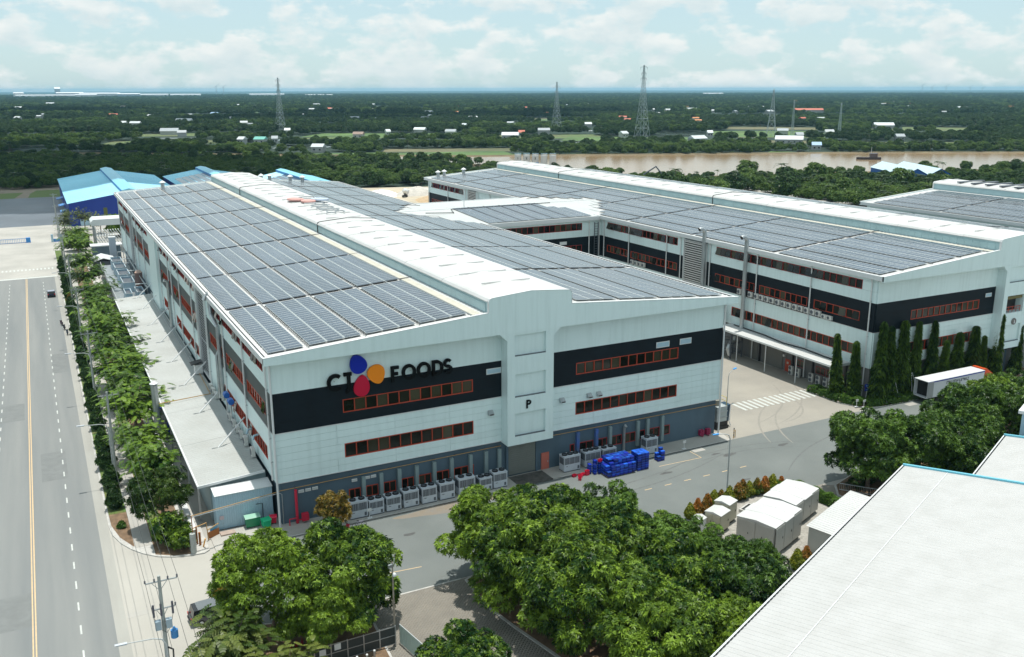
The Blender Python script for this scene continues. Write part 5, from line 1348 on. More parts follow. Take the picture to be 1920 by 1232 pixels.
# ------------------------------------------------------------------ trailer truck before the columnar trees
t = thing('trailer_truck', 'white box trailer with open dark rear and orange cab behind the trees', 'truck', (112.6, -4.5, 0.0))
TW = M('trailer_white', (0.62, 0.65, 0.68), 0.4, var=0.05, scale=0.8)
mb = MB(); mb.bb(-7.4, 6.6, -1.35, -1.28, 1.15, 3.95); mb.bb(-7.4, 6.6, 1.28, 1.35, 1.15, 3.95); mb.bb(6.5, 6.6, -1.28, 1.28, 1.15, 3.95); mb.bb(-7.4, 6.5, -1.28, 1.28, 1.1, 1.2); mb.build('box', TW, t, fix=False)
mb = MB(); mb.bb(-7.45, 6.65, -1.4, 1.4, 3.95, 4.03); mb.build('roof', WHITE2, t, fix=False)
mb = MB(); mb.bb(-6.6, -6.5, -1.27, 1.27, 1.2, 3.9); mb.build('load', BLACKP, t, fix=False)
piece('rear_door', t, (-6.75, -1.42, 2.55), (1.25, 0.06, 2.7), M('door_grey', (0.32, 0.34, 0.35), 0.5))
mb = MB(); mb.bb(-7.4, 6.6, -1.42, -1.36, 3.80, 3.93); mb.build('top_rail', SBLUE, t, fix=False)
for k, w in enumerate((.5, .42, .5, .45, .38, .5, .55, .42, .5)):
    x = -2.9 + k * 0.62
    mb = MB(); mb.bb(x, x + 0.09, -1.375, -1.355, 3.0, 3.5); mb.bb(x + w - .09, x + w, -1.375, -1.355, 3.0 if k % 2 else 3.2, 3.5); mb.bb(x, x + w, -1.376, -1.356, 3.42 - .21 * (k % 3), 3.5 - .21 * (k % 3)); mb.build('letter', SBLACK, t, fix=False)
for dx in (-4.6, -3.3, -2.0, 4.8):
    for y in (-1.1, 1.1):
        mb = MB(); mb.tube([(dx, y - .14, .5), (dx, y + .14, .5)], 0.5, 14); w_ = mb.build('wheel', RUBBER, t, fix=True)
mb = MB(); mb.bb(-6.8, 7.2, -.5, .5, 0.75, 1.1); mb.build('chassis', GRILLE, t, fix=False)
ORC = M('cab_orange', (0.72, 0.09, 0.015), 0.35)
mb = MB(); mb.prism([(6.9, -1.25, .7), (9.2, -1.25, .7), (9.2, -1.25, 2.1), (8.9, -1.25, 3.2), (8.3, -1.25, 3.6), (6.9, -1.25, 3.75)], (0, 2.5, 0)); mb.build('cab', ORC, t)
mb = MB(); mb.prism([(6.7, -1.15, 3.76), (8.2, -1.15, 3.66), (7.5, -1.15, 4.15), (6.7, -1.15, 4.25)], (0, 2.3, 0)); mb.build('air_deflector', ORC, t)
mb = MB(); mb.prism([(9.21, -1.1, 2.2), (8.93, -1.1, 3.15), (8.96, -1.1, 3.2), (9.25, -1.1, 2.2)], (0, 2.2, 0)); mb.build('windscreen', GLASSD, t)
for y in (-1.1, 1.1):
    mb = MB(); mb.tube([(8.4, y - .15, .5), (8.4, y + .15, .5)], 0.5, 14); mb.build('wheel', RUBBER, t, fix=True)

# ------------------------------------------------------------------ transformer cabinets behind the young hedge
RZC = R(21)
def cabinet(label, loc, w, d, h, mat, doors, steps=3, rz=RZC):
    t = thing('transformer_cabinet', label, 'cabinet', loc, rz, 'transformer cabinets')
    mb = MB(); mb.bb(-w / 2 + .1, w / 2 - .1, -d / 2 + .1, d / 2 - .1, 0, 0.3); mb.build('plinth', M('plinth_dark', (0.06, 0.06, 0.055), 0.8), t, fix=False)
    k = w / steps
    for i in range(steps):
        mb = MB(); dd = d * (1.0 if i != 1 else 1.06); mb.bb(-w / 2 + i * k + .01, -w / 2 + (i + 1) * k - .01, -dd / 2, dd / 2, 0.3, h); mb.build('body', mat, t, fix=False)
        mb = MB(); e = 0.12
        mb.prism([(-w / 2 + i * k, -dd / 2 - e, h), (-w / 2 + i * k, dd / 2 + e, h), (-w / 2 + i * k, dd / 2 + e, h + .05), (-w / 2 + i * k, 0, h + .28), (-w / 2 + i * k, -dd / 2 - e, h + .05)], (k - .02, 0, 0)); mb.build('roof', ROOFW, t)
    for i in range(doors):
        a = -w / 2 + w * (i + .5) / doors
        o = piece('door', t, (a, -d / 2 * (1.06 if steps > 1 else 1) - .03, (h + .3) / 2), (w / doors - .1, 0.05, h - .5), mat); piece('handle', o, (w / doors * .3, -.04, 0), (.06, .05, .25), BLACKP)
    for s in (-1, 1):
        for q in (-1, 1):
            o = piece('side_door', t, (s * (w / 2 + .02), q * d / 4, (h + .3) / 2), (0.05, d / 2 - .12, h - .5), mat); piece('handle', o, (s * .04, -q * .3, .1), (.05, .06, .2), BLACKP)
    return t
cabinet('largest grey transformer cabinet with stepped white roof, nearest the big trees', (48.9, -30.0, 0.15), 6.6, 4.6, 3.6, BOXG, 3)
cabinet('grey transformer cabinet with stepped white roof, farther one by the hedge', (55.9, -26.2, 0.15), 6.4, 4.0, 3.1, BOXG, 3)
cabinet('lower cream cabinet left of the big transformer cabinet', (45.6, -25.0, 0.15), 2.3, 2.0, 2.4, BOXC, 1, 1)
cabinet('taller cream cabinet behind the lower cream one', (48.0, -23.6, 0.15), 2.0, 1.9, 2.6, BOXC, 1, 1)
cabinet('small pale cabinet half hidden by the big trees', (43.2, -24.6, 0.15), 1.3, 1.2, 1.9, WHITE2, 1, 1)
t = thing('open_pit', 'square concrete pit frame between the cabinets and shrubs', 'pit', (52.6, -23.0, 0.15), RZC)
mb = MB()
for a in ((-1.2, 1.2, -1, -.8), (-1.2, 1.2, .8, 1), (-1.2, -1, -.8, .8), (1, 1.2, -.8, .8), (-1, 1, -.1, .1)): mb.bb(*a, 0, .35)
mb.build('frame', KERB, t, fix=False); piece('pit_floor', t, (0, 0, 0.04), (2.0, 1.6, 0.05), BLACKP)
t = thing('long_equipment_shed', 'long grey equipment shed with ribbed lid beside the foreground roof', 'shed', (57.2, -33.0, 0.15), RZC)
mb = MB(); mb.bb(-6, 6, -1.3, 1.3, 0, 3.0); mb.build('wall', BOXG, t, fix=False)
for k in range(6):
    mb = MB(); corrugated(mb, (-6.2 + k * 2.07, -1.55, 3.05), (1, 0, 0), (0, 1, 0.05), 2.03, 3.1, 0.5, 0.05); mb.build('roof_sheet', ROOFW, t, fix=False)
piece('post_box', None, (49.6, -37.4, 0.55), (0.7, 0.5, 0.8), M('teal_box', (0.25, 0.42, 0.40), 0.5), label='small teal box beside the two red-tipped shrubs', cat='box')
t = thing('guard_rail', 'low steel guard rail under the right-hand trees', 'fence', (68.6, -25.6, 0.01), R(-52))
mb = MB(); mb.tube([(-2.6, 0, 1.05), (2.6, 0, 1.05)], 0.05, 6); mb.tube([(-2.6, 0, .2), (2.6, 0, .2)], 0.04, 6); mb.build('rail', STEEL, t, fix=False)
for k in range(24): piece('bar', t, (-2.55 + k * 0.22, 0, 0.6), (0.03, 0.03, 0.85), STEEL)

# ------------------------------------------------------------------ foreground warehouse roof
FD = Vector((0.916, 0.402, 0)); FP = Vector((0.402, -0.916, 0))
fo = Vector((63.08, -36.09, 9.0))
fang = math.atan2(FD.y, FD.x)
FGW = M('foreground_roof_sheet', (0.455, 0.455, 0.445), 0.5, var=0.02, scale=0.45, c2=(0.405, 0.405, 0.39), lo=.4, hi=.8)
fw_ = thing('foreground_warehouse', 'large pale ribbed metal roof filling the lower right corner', 'warehouse', tuple(fo - Vector((0, 0, 9))), fang)
# local: -x runs back along the eave, -y away from the yard and up the slope
FS = 0.0865
for k in range(14):
    mb = MB(); x1 = -k * 5.0
    corrugated(mb, (x1 - 0.0, 0.0, 9.0), (-1, 0, 0), (0, -1, FS), 4.995, 34.0, 0.62, 0.036)
    mb.build('roof_sheet', FGW, fw_, fix=False)
mb = MB(); mb.prism([(0.02, 0.25, 8.85), (0.02, -34.0, 8.85 + 34 * FS), (0.02, -34, 9.25 + 34 * FS), (0.02, 0.25, 9.17)], (0.28, 0, 0)); mb.build('verge_flashing', M('sky_blue_flashing', (0.16, 0.50, 0.62), 0.4), fw_)
mb = MB(); mb.bb(-70, 0.2, 0.16, 0.30, 8.70, 9.02); mb.bb(-70, 0.2, -0.02, 0.16, 8.70, 8.76); mb.build('gutter', WHITE2, fw_, fix=False)
for k in range(112): piece('gutter_strap', fw_, (-0.35 - k * 0.62, 0.09, 8.985), (0.36, 0.14, 0.06), BLACKP)
mb = MB(); mb.tube([(-0.2, -4.55, 9.0 + 4.55 * FS + .05), (-70, -4.55, 9.0 + 4.55 * FS + .05)], 0.05, 5); mb.build('sheet_lap', WHITE2, fw_, fix=False)
mb = MB(); mb.prism([(-69.5, -0.6, 0), (-0.3, -0.6, 0), (-0.3, -0.6, 8.9), (-69.5, -0.6, 8.9)], (0, -33, 0)); mb.build('wall', LBLUE, fw_)
fw2 = thing('annex_warehouse', 'second pale ribbed roof with blue edge beyond the foreground one', 'warehouse', tuple(Vector((67.75, -41.4, 0))), fang)
for k in range(4):
    mb = MB(); corrugated(mb, (16.2 - k * 4.0 - .02, 0.0, 8.7), (-1, 0, 0), (0, -1, FS), 3.995, 30.0, 0.62, 0.036); mb.build('roof_sheet', FGW, fw2, fix=False)
mb = MB(); mb.bb(0.3, 16.4, 0.16, 0.3, 8.4, 8.72); mb.build('gutter', WHITE2, fw2, fix=False)
for k in range(26): piece('gutter_strap', fw2, (0.7 + k * 0.62, 0.09, 8.685), (0.36, 0.14, 0.06), BLACKP)
mb = MB(); mb.prism([(16.22, 0.25, 8.5), (16.22, -30, 8.5 + 30 * FS), (16.22, -30, 8.95 + 30 * FS), (16.22, 0.25, 8.9)], (0.25, 0, 0)); mb.build('verge_flashing', M('sky_blue_flashing', (0.16, 0.50, 0.62), 0.4), fw2)
mb = MB(); mb.prism([(0.4, -0.6, 0), (16.0, -0.6, 0), (16.0, -0.6, 8.5), (0.4, -0.6, 8.5)], (0, -29, 0)); mb.build('wall', LBLUE, fw2)
t = thing('blue_plant_block', 'pale blue plant block with white lid behind the annex roof', 'building', (89.5, -35.6, 0), fang)
mb = MB(); mb.bb(-3.4, 4, -3, 2.4, 0, 11.2); mb.build('wall', LBLUE, t, fix=False); mb = MB(); mb.bb(-3.8, 4.3, -3.3, 2.8, 11.2, 11.6); mb.build('roof', WHITE2, t, fix=False)
t = thing('vent_drum', 'round grey roof ventilator drum at the right picture edge', 'ventilator', (86.6, -40.6, 8.6))
mb = MB(); mb.lathe((0, 0, 0), [(2.0, 0), (2.0, 1.5), (1.8, 1.7), (1.1, 2.0), (1.0, 2.6), (0.6, 3.0)], 22); mb.build('drum', M('drum_grey', (0.36, 0.40, 0.39), 0.45, metal=0.3), t, fix=False, smooth=True)
mb = MB(); mb.lathe((0, 0, 0), [(2.25, -0.15), (2.25, 0.06), (2.0, 0.06)], 22); mb.build('base_ring', STEEL, t, fix=False)
mb = MB()
for a in range(10):
    an = 2 * math.pi * a / 10; mb.tube([(2.5 * math.cos(an), 2.5 * math.sin(an), -1), (2.5 * math.cos(an), 2.5 * math.sin(an), .5)], 0.05, 5)
mb.tube([(2.5 * math.cos(2 * math.pi * a / 20), 2.5 * math.sin(2 * math.pi * a / 20), .5) for a in range(21)], 0.05, 5); mb.build('railing', WHITE2, t, fix=False)
t = thing('red_mast', 'red lattice mast at the right picture edge', 'mast', (101.0, -31.5, 0))
mb = MB()
for x in (-.45, .45):
    for y in (-.45, .45): mb.tube([(x, y, 0), (x, y, 13.0)], 0.07, 5)
for k in range(13):
    s = 1 if k % 2 else -1
    for y in (-.45, .45): mb.tube([(-.45 * s, y, k), (.45 * s, y, k + 1)], 0.045, 4)
    for x in (-.45, .45): mb.tube([(x, -.45 * s, k), (x, .45 * s, k + 1)], 0.045, 4)
mb.build('lattice', M('mast_red', (0.42, 0.03, 0.02), 0.5), t, fix=False)
t = thing('roof_ladder_box', 'white step box at the wall beneath the annex gutter', 'box', (73.6, -36.2, 0), fang)
mb = MB(); mb.bb(-1.2, 1.6, -1, 1, 0, 3.4); mb.bb(1.6, 3.4, -1, 1, 0, 4.6); mb.build('body', WHITE2, t, fix=False)

# fence and barriers under the left-hand trees
t = thing('site_fence', 'grey steel fence panels with doors under the left-hand trees', 'fence', (-2.2, -29.6, 0.0), R(1))
for k in range(9):
    x = -6.5 + k * 1.55
    piece('post', t, (x, 0, 1.1), (0.09, 0.09, 2.2), STEEL)
    if k < 8:
        for z in (0.3, 1.2, 2.1): piece('rail', t, (x + .775, 0, z), (1.46, 0.05, 0.06), STEEL)
        piece('mesh_panel', t, (x + .775, 0.02, 1.15), (1.44, 0.015, 1.7), M('mesh_dark', (0.03, 0.04, 0.04), 0.6))
for x, z in ((-1.1, 1.55), (0.3, 1.75)): piece('notice', t, (x, -0.05, z), (0.6, 0.03, 0.6), WHITE2)
t = thing('sheet_gate', 'pale green sheet gate leaf beside the camera pole', 'gate', (4.6, -31.6, 0), R(-80))
mb = MB(); corrugated(mb, (-2.4, 0, 0.1), (1, 0, 0), (0, 0, 1), 4.8, 1.9, 0.3, 0.04); mb.build('leaf', M('pale_green_sheet', (0.36, 0.46, 0.42), 0.5), t, fix=False); piece('frame_bar', t, (0, 0.05, 2.0), (4.9, 0.08, 0.08), ALU)
def bollard(x, y, i):
    t = thing('bollard', 'steel bollard in the fenced corner, %s of three' % ORD[i], 'bollard', (x, y, 0), group='bollards in the fenced corner')
    mb = MB(); mb.cyl((0, 0, 0), 0.1, 1.2, 10); mb.build('tube', STEEL, t, fix=False); mb = MB(); mb.lathe((0, 0, 1.2), [(0.12, 0), (0.1, .08), (.02, .12)], 10); mb.build('cap', WHITE2, t, fix=False)
for i, (x, y) in enumerate(((-0.6, -31.2), (0.3, -31.3), (1.1, -31.0))): bollard(x, y, i)
def cone_chair(x, y, i):
    t = thing('traffic_cone', 'dark red cone in the row under the left-hand trees, %s from the left' % ORD[i], 'cone', (x, y, 0.15), group='red cones under the trees')
    mb = MB(); mb.bb(-.22, .22, -.22, .22, 0, .05); mb.build('base', BLACKP, t, fix=False); mb = MB(); mb.lathe((0, 0, .05), [(.17, 0), (.04, .65)], 10); mb.build('cone', M('cone_red', (.35, .03, .03), .5), t, fix=False)
for i in range(7): cone_chair(-5.2 + i * .55, -25.6 + i * .12, i)
# ------------------------------------------------------------------ vegetation
L_MANGO = leaf_mat('mango_leaves', (0.010, 0.044, 0.007), (0.225, 0.350, 0.032))
L_MANGOD = leaf_mat('mango_leaves_deep', (0.008, 0.034, 0.008), (0.130, 0.235, 0.030))
L_FEATH = leaf_mat('feathery_leaves', (0.016, 0.060, 0.007), (0.165, 0.275, 0.024))
L_CONE = leaf_mat('dark_cone_leaves', (0.010, 0.034, 0.008), (0.060, 0.125, 0.022))
L_COL = leaf_mat('columnar_leaves', (0.010, 0.040, 0.008), (0.140, 0.230, 0.028))
L_RED = leaf_mat('red_tip_leaves', (0.055, 0.115, 0.010), (0.46, 0.15, 0.025))
L_YEL = leaf_mat('yellow_shrub_leaves', (0.055, 0.115, 0.008), (0.34, 0.34, 0.03))
L_AUT = leaf_mat('yellowing_leaves', (0.065, 0.080, 0.015), (0.26, 0.16, 0.025))
L_HEDGE = leaf_mat('hedge_leaves', (0.030, 0.080, 0.012), (0.13, 0.24, 0.030))
L_WOOD = leaf_mat('wood_leaves', (0.010, 0.038, 0.012), (0.060, 0.118, 0.026))
L_WOODL = leaf_mat('light_wood_leaves', (0.028, 0.078, 0.016), (0.140, 0.220, 0.040))
L_PALM = leaf_mat('palm_leaves', (0.018, 0.045, 0.014), (0.075, 0.115, 0.028))

def unit(v): return v / (np.linalg.norm(v, axis=-1, keepdims=True) + 1e-9)

def leaf_cloud(P, N, tint, nl, ll, lw, droop=0.25, e0=5, e1=50, seed=0):
    r = np.random.default_rng(seed)
    P = np.asarray(P, float); N = unit(np.asarray(N, float)); n = len(P)
    up = np.where(np.abs(N[:, 2:3]) < 0.9, np.array([[0, 0, 1.0]]), np.array([[1.0, 0, 0]]))
    X = unit(np.cross(up, N)); Y = np.cross(N, X)
    az = (np.arange(nl)[None] / nl + r.uniform(0, 1, (n, 1))) * 2 * np.pi + r.normal(0, 0.25, (n, nl))
    el = np.radians(r.uniform(e0, e1, (n, nl)))
    D = (X[:, None] * np.cos(az)[..., None] + Y[:, None] * np.sin(az)[..., None]) * np.cos(el)[..., None] + N[:, None] * np.sin(el)[..., None]
    ln = ll * r.uniform(0.7, 1.25, (n, nl, 1))
    S = unit(np.cross(D, N[:, None])) * (lw / 2) * r.uniform(0.8, 1.2, (n, nl, 1))
    B = P[:, None] + 0 * D
    mid = B + D * ln * 0.48; tip = B + D * ln; tip[..., 2] -= droop * ln[..., 0]
    mid[..., 2] += 0.0
    V = np.stack([B, mid + S, tip, mid - S], axis=2).reshape(-1, 3)
    F = np.arange(n * nl * 4).reshape(-1, 4)
    T = np.repeat(np.asarray(tint), nl * 4)
    T = T + np.repeat(r.normal(0, 0.07, n * nl), 4)
    return V, F, np.clip(T, 0, 1.3)

def lump_points(lumps, n, r, inside=0.12, zmin=-0.55, ids=False):
    C = np.array([l[0] for l in lumps], float); Rr = np.array([l[1] for l in lumps], float)
    Rr = Rr if Rr.ndim == 2 else np.repeat(Rr[:, None], 3, 1)
    w = (Rr[:, 0] * Rr[:, 2]); w = w / w.sum()
    out = []; nor = []; idl = []
    while sum(len(o) for o in out) < n:
        k = n * 2
        i = r.choice(len(C), k, p=w)
        d = unit(r.normal(size=(k, 3)))
        d = d[d[:, 2] > zmin]; i = i[:len(d)]
        rad = np.where(r.random(len(d)) < inside, r.uniform(0.5, 0.9, len(d)), r.uniform(0.9, 1.06, len(d)))
        p = C[i] + d * Rr[i] * rad[:, None]
        q = ((p[:, None] - C[None]) / Rr[None]); dist = np.linalg.norm(q, axis=2)
        dist[np.arange(len(p)), i] = 9
        ok = dist.min(1) > 0.80
        out.append(p[ok]); nor.append((d / Rr[i])[ok]); idl.append(i[ok])
    if ids: return np.concatenate(out)[:n], unit(np.concatenate(nor)[:n]), np.concatenate(idl)[:n]
    return np.concatenate(out)[:n], unit(np.concatenate(nor)[:n])

def trunk_mesh(name, h, r0, limbs, seed=0, mat=TRUNK):
    q = random.Random(seed); mb = MB()
    lean = Vector((q.uniform(-.3, .3), q.uniform(-.3, .3), 0))
    mb.tube([(0, 0, -0.1), (lean.x * .3, lean.y * .3, h * .5), (lean.x, lean.y, h)], [r0 * 1.25, r0 * .95, r0 * .75], 9)
    for e in limbs:
        e = Vector(e); s = Vector((lean.x, lean.y, h * .92)); m = s.lerp(e, 0.5) + Vector((0, 0, 0.25 * (e - s).length * .3))
        mb.tube([s, m, e], [r0 * .55, r0 * .36, r0 * .14], 6)
    return mb.mesh(name, mat, smooth=True)

def make_mango(seed, mat, rad=4.6, hz=4.1, n=4600, base=1.1, ll=0.36, lw=0.125):
    r = np.random.default_rng(seed)
    cz = base + hz * 0.9
    lumps = [((0, 0, cz), (rad * .72, rad * .72, hz * .72))]
    for k in range(58):
        a = r.uniform(0, 2 * np.pi); e = r.uniform(-0.75, 1.4)
        d = np.array([math.cos(a) * math.cos(e) ** .6, math.sin(a) * math.cos(e) ** .6, math.sin(e)])
        s = r.uniform(0.12, 0.27) * rad
        lumps.append((tuple(np.array([0, 0, cz]) + d * np.array([rad, rad, hz]) * r.uniform(0.68, 0.98)), (s, s, s * .8)))
    P, N, LI = lump_points(lumps, n, r, inside=0.10, zmin=-0.5, ids=True)
    N = unit(N * 0.6 + np.array([0, 0, 0.45]) + r.normal(0, .42, (n, 3)))
    t = r.beta(1.0, 1.9, n) * 0.85 + r.normal(0, .17, len(lumps))[LI]
    t = np.where(r.random(n) < 0.16, t + 0.45, t)
    V, F, T = leaf_cloud(P, N, t, 8, ll, lw, 0.28, -8, 45, seed)
    crown = mesh_np('crown', V, F, mat, tint=T)
    tr = trunk_mesh('trunk', base + 0.8, 0.24, [(math.cos(a) * rad * .55, math.sin(a) * rad * .55, cz + r.uniform(-.5, 1.2)) for a in np.arange(0, 6.28, 1.05)], seed)
    return crown, tr

def fronds(P, D, tint, ln, w, k, droop, seed, vshape=0.2):
    """pinnate fronds: rachis direction D, k leaflet pairs; leaflets are single faces"""
    r = np.random.default_rng(seed)
    P = np.asarray(P, float); D = unit(np.asarray(D, float)); n = len(P)
    up = np.array([[0, 0, 1.0]])
    S = unit(np.cross(D, up + 1e-3)); U = np.cross(S, D)
    L_ = ln * r.uniform(0.75, 1.2, (n, 1))
    V = []
    for j in range(k):
        t0 = (j + 0.15) / k; t1 = (j + 0.95) / k
        for s in (-1, 1):
            def at(t): 
                p = P + D * L_ * t; p = p.copy(); p[:, 2] -= (droop * L_[:, 0]) * t * t; return p
            a, b = at(t0), at(t1)
            ww = w * math.sin(math.pi * min(0.97, 0.12 + 0.85 * (j + .5) / k)) 
            o = S * s * ww + D * L_ * 0.06 - np.array([[0, 0, 1]]) * ww * vshape
            V.append(np.stack([a, b, b + o * 1.0, a + o * 0.95], axis=1))
    V = np.stack(V, axis=1).reshape(-1, 3)
    F = np.arange(len(V)).reshape(-1, 4)
    T = np.repeat(np.asarray(tint), k * 2 * 4)
    return V, F, np.clip(T, 0, 1.3)

def make_feather(seed, rad=4.2, h=5.6, n=700, mat=None):
    r = np.random.default_rng(seed)
    P = []; D = []; limbs = []; TT = []
    for k in range(22):
        a = r.uniform(0, 2 * np.pi); reach = rad * r.uniform(0.35, 1.0); z0 = h * r.uniform(0.34, 0.66); z1 = h * (r.uniform(0.55, 1.08) - 0.18 * (reach / rad) ** 2)
        limbs.append((math.cos(a) * reach * .8, math.sin(a) * reach * .8, z0 + (z1 - z0) * .9)); tb = r.normal(.42, .16)
        for j in range(n // 22):
            t = r.uniform(0.15, 1.0)
            p = np.array([math.cos(a) * reach * t, math.sin(a) * reach * t, z0 + (z1 - z0) * math.sqrt(t)])
            p += r.normal(0, [0.5, 0.5, 0.34])
            b = a + r.normal(0, 1.1)
            P.append(p); D.append((math.cos(b), math.sin(b), r.uniform(-0.35, 0.55))); TT.append(tb + r.normal(0, .2))
    V, F, T = fronds(P, D, np.clip(TT, 0, 1.1), 1.05, 0.26, 6, 0.42, seed)
    return mesh_np('crown', V, F, mat or L_FEATH, tint=T), trunk_mesh('trunk', h * 0.5, 0.16, limbs[:8], seed)

def make_cone_shrub(seed, mat, rad=0.95, h=2.6, n=900, ll=0.24, lw=0.10, power=0.85, tipm=0.0, column=False, t0=0.38):
    r = np.random.default_rng(seed)
    z = h * (1 - np.sqrt(r.random(n))) * 0.98 if not column else h * r.random(n) ** 1.15
    f = (1 - z / h) ** power
    if not column: f = np.minimum(f, 0.25 + 2.6 * z / h)
    a = r.uniform(0, 2 * np.pi, n)
    wob = 1 + 0.16 * np.sin(a * 3 + z * 3 + seed) + 0.12 * np.sin(z * 7 + seed * 2)
    if column: wob = wob + 0.30 * np.sin(a * 2 + z * 2.2 + seed) * np.sin(z * 3.7 + a) - 0.05
    rr = rad * f * wob * (r.uniform(0.82, 1.05, n) if not column else r.uniform(0.5, 1.12, n))
    P = np.stack([rr * np.cos(a), rr * np.sin(a), z + 0.12], 1)
    N = unit(np.stack([np.cos(a), np.sin(a), np.full(n, 0.6 if not column else -0.25)], 1))
    t = np.clip(r.normal(t0, 0.22 if not column else .36, n) + tipm * (z / h - .3), 0, 1.1)
    V, F, T = leaf_cloud(P, N, t, 6, ll, lw, 0.25 if not column else 0.6, 0, 60, seed)
    mb = MB(); mb.tube([(0, 0, -.05), (0, 0, h * .7)], [0.07 if not column else .13, 0.03], 6)
    return mesh_np('crown', V, F, mat, tint=T), mb.mesh('trunk', TRUNK)

def tree(name, label, cat, meshes, loc, rz=0.0, s=1.0, group=None, sz=None):
    t = thing(name, label, cat, loc, rz, group)
    t.scale = (s, s, sz or s)
    link('trunk', meshes[1], t); link('crown', meshes[0], t)
    return t

MG = [make_mango(21 + i, L_MANGO) for i in range(3)]
MGD = [make_mango(41 + i, L_MANGOD) for i in range(2)]
# the big central grove
cent = [(16.8, -23.6, 1.1, 'at its upper left corner'), (22.9, -24.2, 1.08, 'at its upper edge by the road'), (29.0, -26.0, 1.0, 'at its upper edge beside the first'), (31.6, -31.0, 0.84, 'at its upper right, before the cabinets'),
        (17.6, -30.6, 1.22, 'at its left edge over the paver court'), (25.6, -32.0, 1.08, 'in its middle'), (32.4, -35.4, .95, 'right of its middle'), (37.4, -39.6, 0.80, 'at its right edge beside the big cabinet'),
        (18.9, -38.8, 1.2, 'low on its left side'), (27.8, -40.6, 1.05, 'low in its middle'), (33.0, -44.0, 0.95, 'low on its right side beside the roof'), (20.8, -46.6, 1.1, 'at its bottom edge'), (28.2, -48.4, .85, 'at its bottom right corner against the roof')]
for i, (x, y, s, w) in enumerate(cent):
    m = (MG if i not in (2, 6, 7, 10) else MGD)[i % (3 if i not in (2, 6, 7, 10) else 2)]
    tree('mango_tree', 'round leafy tree of the central grove, ' + w, 'tree', m, (x, y, 0.14), i * 1.3, s, 'central grove of trees')
lft = [(-6.0, -22.2, 1.1, 'leftmost, over the parked van'), (0.4, -24.2, 1.12, 'right one, before the yard road'), (-1.8, -26.8, .8, 'lower one above the fence')]
for i, (x, y, s, w) in enumerate(lft):
    tree('mango_tree', 'bright leafy tree of the left-hand group, ' + w, 'tree', MG[(i + 1) % 3], (x, y, 0.14), 0.7 + i, s, 'left-hand group of trees')
rgt = [(70.2, -25.2, 1.18, 'leftmost with its shadow on the lane'), (76.2, -27.2, 1.1, 'second from the left'), (84.2, -28.4, 1.0, 'low one against the annex roof'), (90.0, -23.8, 1.14, 'tallest, with yellow tips'), (97.2, -25.0, 1.1, 'right of the tallest'), (102.8, -19.6, .98, 'upper one beside the truck'), (110.2, -18.6, .95, 'at the right picture edge'), (80.2, -31.2, 0.85, 'small one low in the middle')]
for i, (x, y, s, w) in enumerate(rgt):
    tree('mango_tree', 'dark leafy tree of the right-hand group, ' + w, 'tree', MGD[i % 2] if i != 5 else MG[0], (x, y, 0.14), 2 + i * 1.1, s, 'right-hand group of trees')
tree('mango_tree', 'bright tree crown cut by the bottom edge of the picture', 'tree', MG[2], (5.2, -41.8, 0.0), 1.0, 0.86)
FT = [make_feather(61 + i) for i in range(3)]
tree('feathery_tree', 'light feathery tree cut by the bottom edge, before the parked van', 'tree', make_feather(77, 3.6, 5.2, 640, leaf_mat('young_feather', (0.04, 0.075, 0.012), (0.16, 0.19, 0.04))), (-11.0, -27.8, 0.0), 0.3, 1.22)
tree('feathery_tree', 'light feathery sapling over the fence near the bottom edge', 'tree', make_feather(78, 3.0, 4.6, 420, leaf_mat('young_feather', (0.04, 0.075, 0.012), (0.16, 0.19, 0.04))), (-7.4, -33.0, 0.0), 0.9, 1.0)
aut = make_mango(91, L_AUT, rad=2.1, hz=1.9, n=900, base=1.6, ll=0.32, lw=0.12)
tree('yellowing_tree', 'small yellowing tree at the kerb before the chillers', 'tree', aut, (5.3, -4.9, 0.0), 0.0, 1.0)
# street trees
st = [(-12.5, 6.0, 1.22), (-12.6, 19.5, 1.10), (-12.3, 29.5, 1.04), (-12.0, 41.5, 1.40), (-11.8, 54, 1.22), (-11.4, 64.0, 1.46), (-11.6, 78, 1.28), (-11.6, 91.0, 1.40), (-11.6, 103, 1.16), (-11.6, 114.0, 1.22), (-11.8, 126, 1.16), (-11.6, 138.0, 1.22), (-12.0, 158.4, 1.22), (-12.0, 180.0, 1.22), (-11.6, 214, 1.40), (-11.6, 236, 1.28)]
nearm = make_mango(95, leaf_mat('street_tree_leaves', (0.018, 0.050, 0.008), (0.075, 0.125, 0.018)), rad=3.2, hz=2.6, n=2000, base=2.0, ll=0.4, lw=0.12)
for i, (x, y, s) in enumerate(st):
    if i == 0: tree('street_tree', 'dark rounded street tree at the near end of the pavement', 'tree', nearm, (x, y, 0.14), 0.4, 1.0, 'street trees')
    else: tree('street_tree', 'feathery street tree beside the factory wall, %s from the near end' % ORD[i], 'tree', FT[i % 3], (x, y, 0.14), i * 1.7, s, 'street trees')
FT2 = make_feather(66, 5.0, 8.0, 560, leaf_mat('far_feather', (0.05, 0.075, 0.02), (0.13, 0.16, 0.04)))
for i, (x, y) in enumerate(((-13.5, 268), (-6.5, 276), (-2.0, 262), (-10.5, 292))):
    tree('spreading_tree', 'tall spreading pale tree before the blue warehouse, %s one' % ORD[i], 'tree', FT2, (x, y, 0), i * 1.9, 1.0, 'spreading trees before the blue warehouse')
bush = make_mango(97, L_MANGO, rad=2.0, hz=1.7, n=700, base=0.3, ll=0.4, lw=0.14)
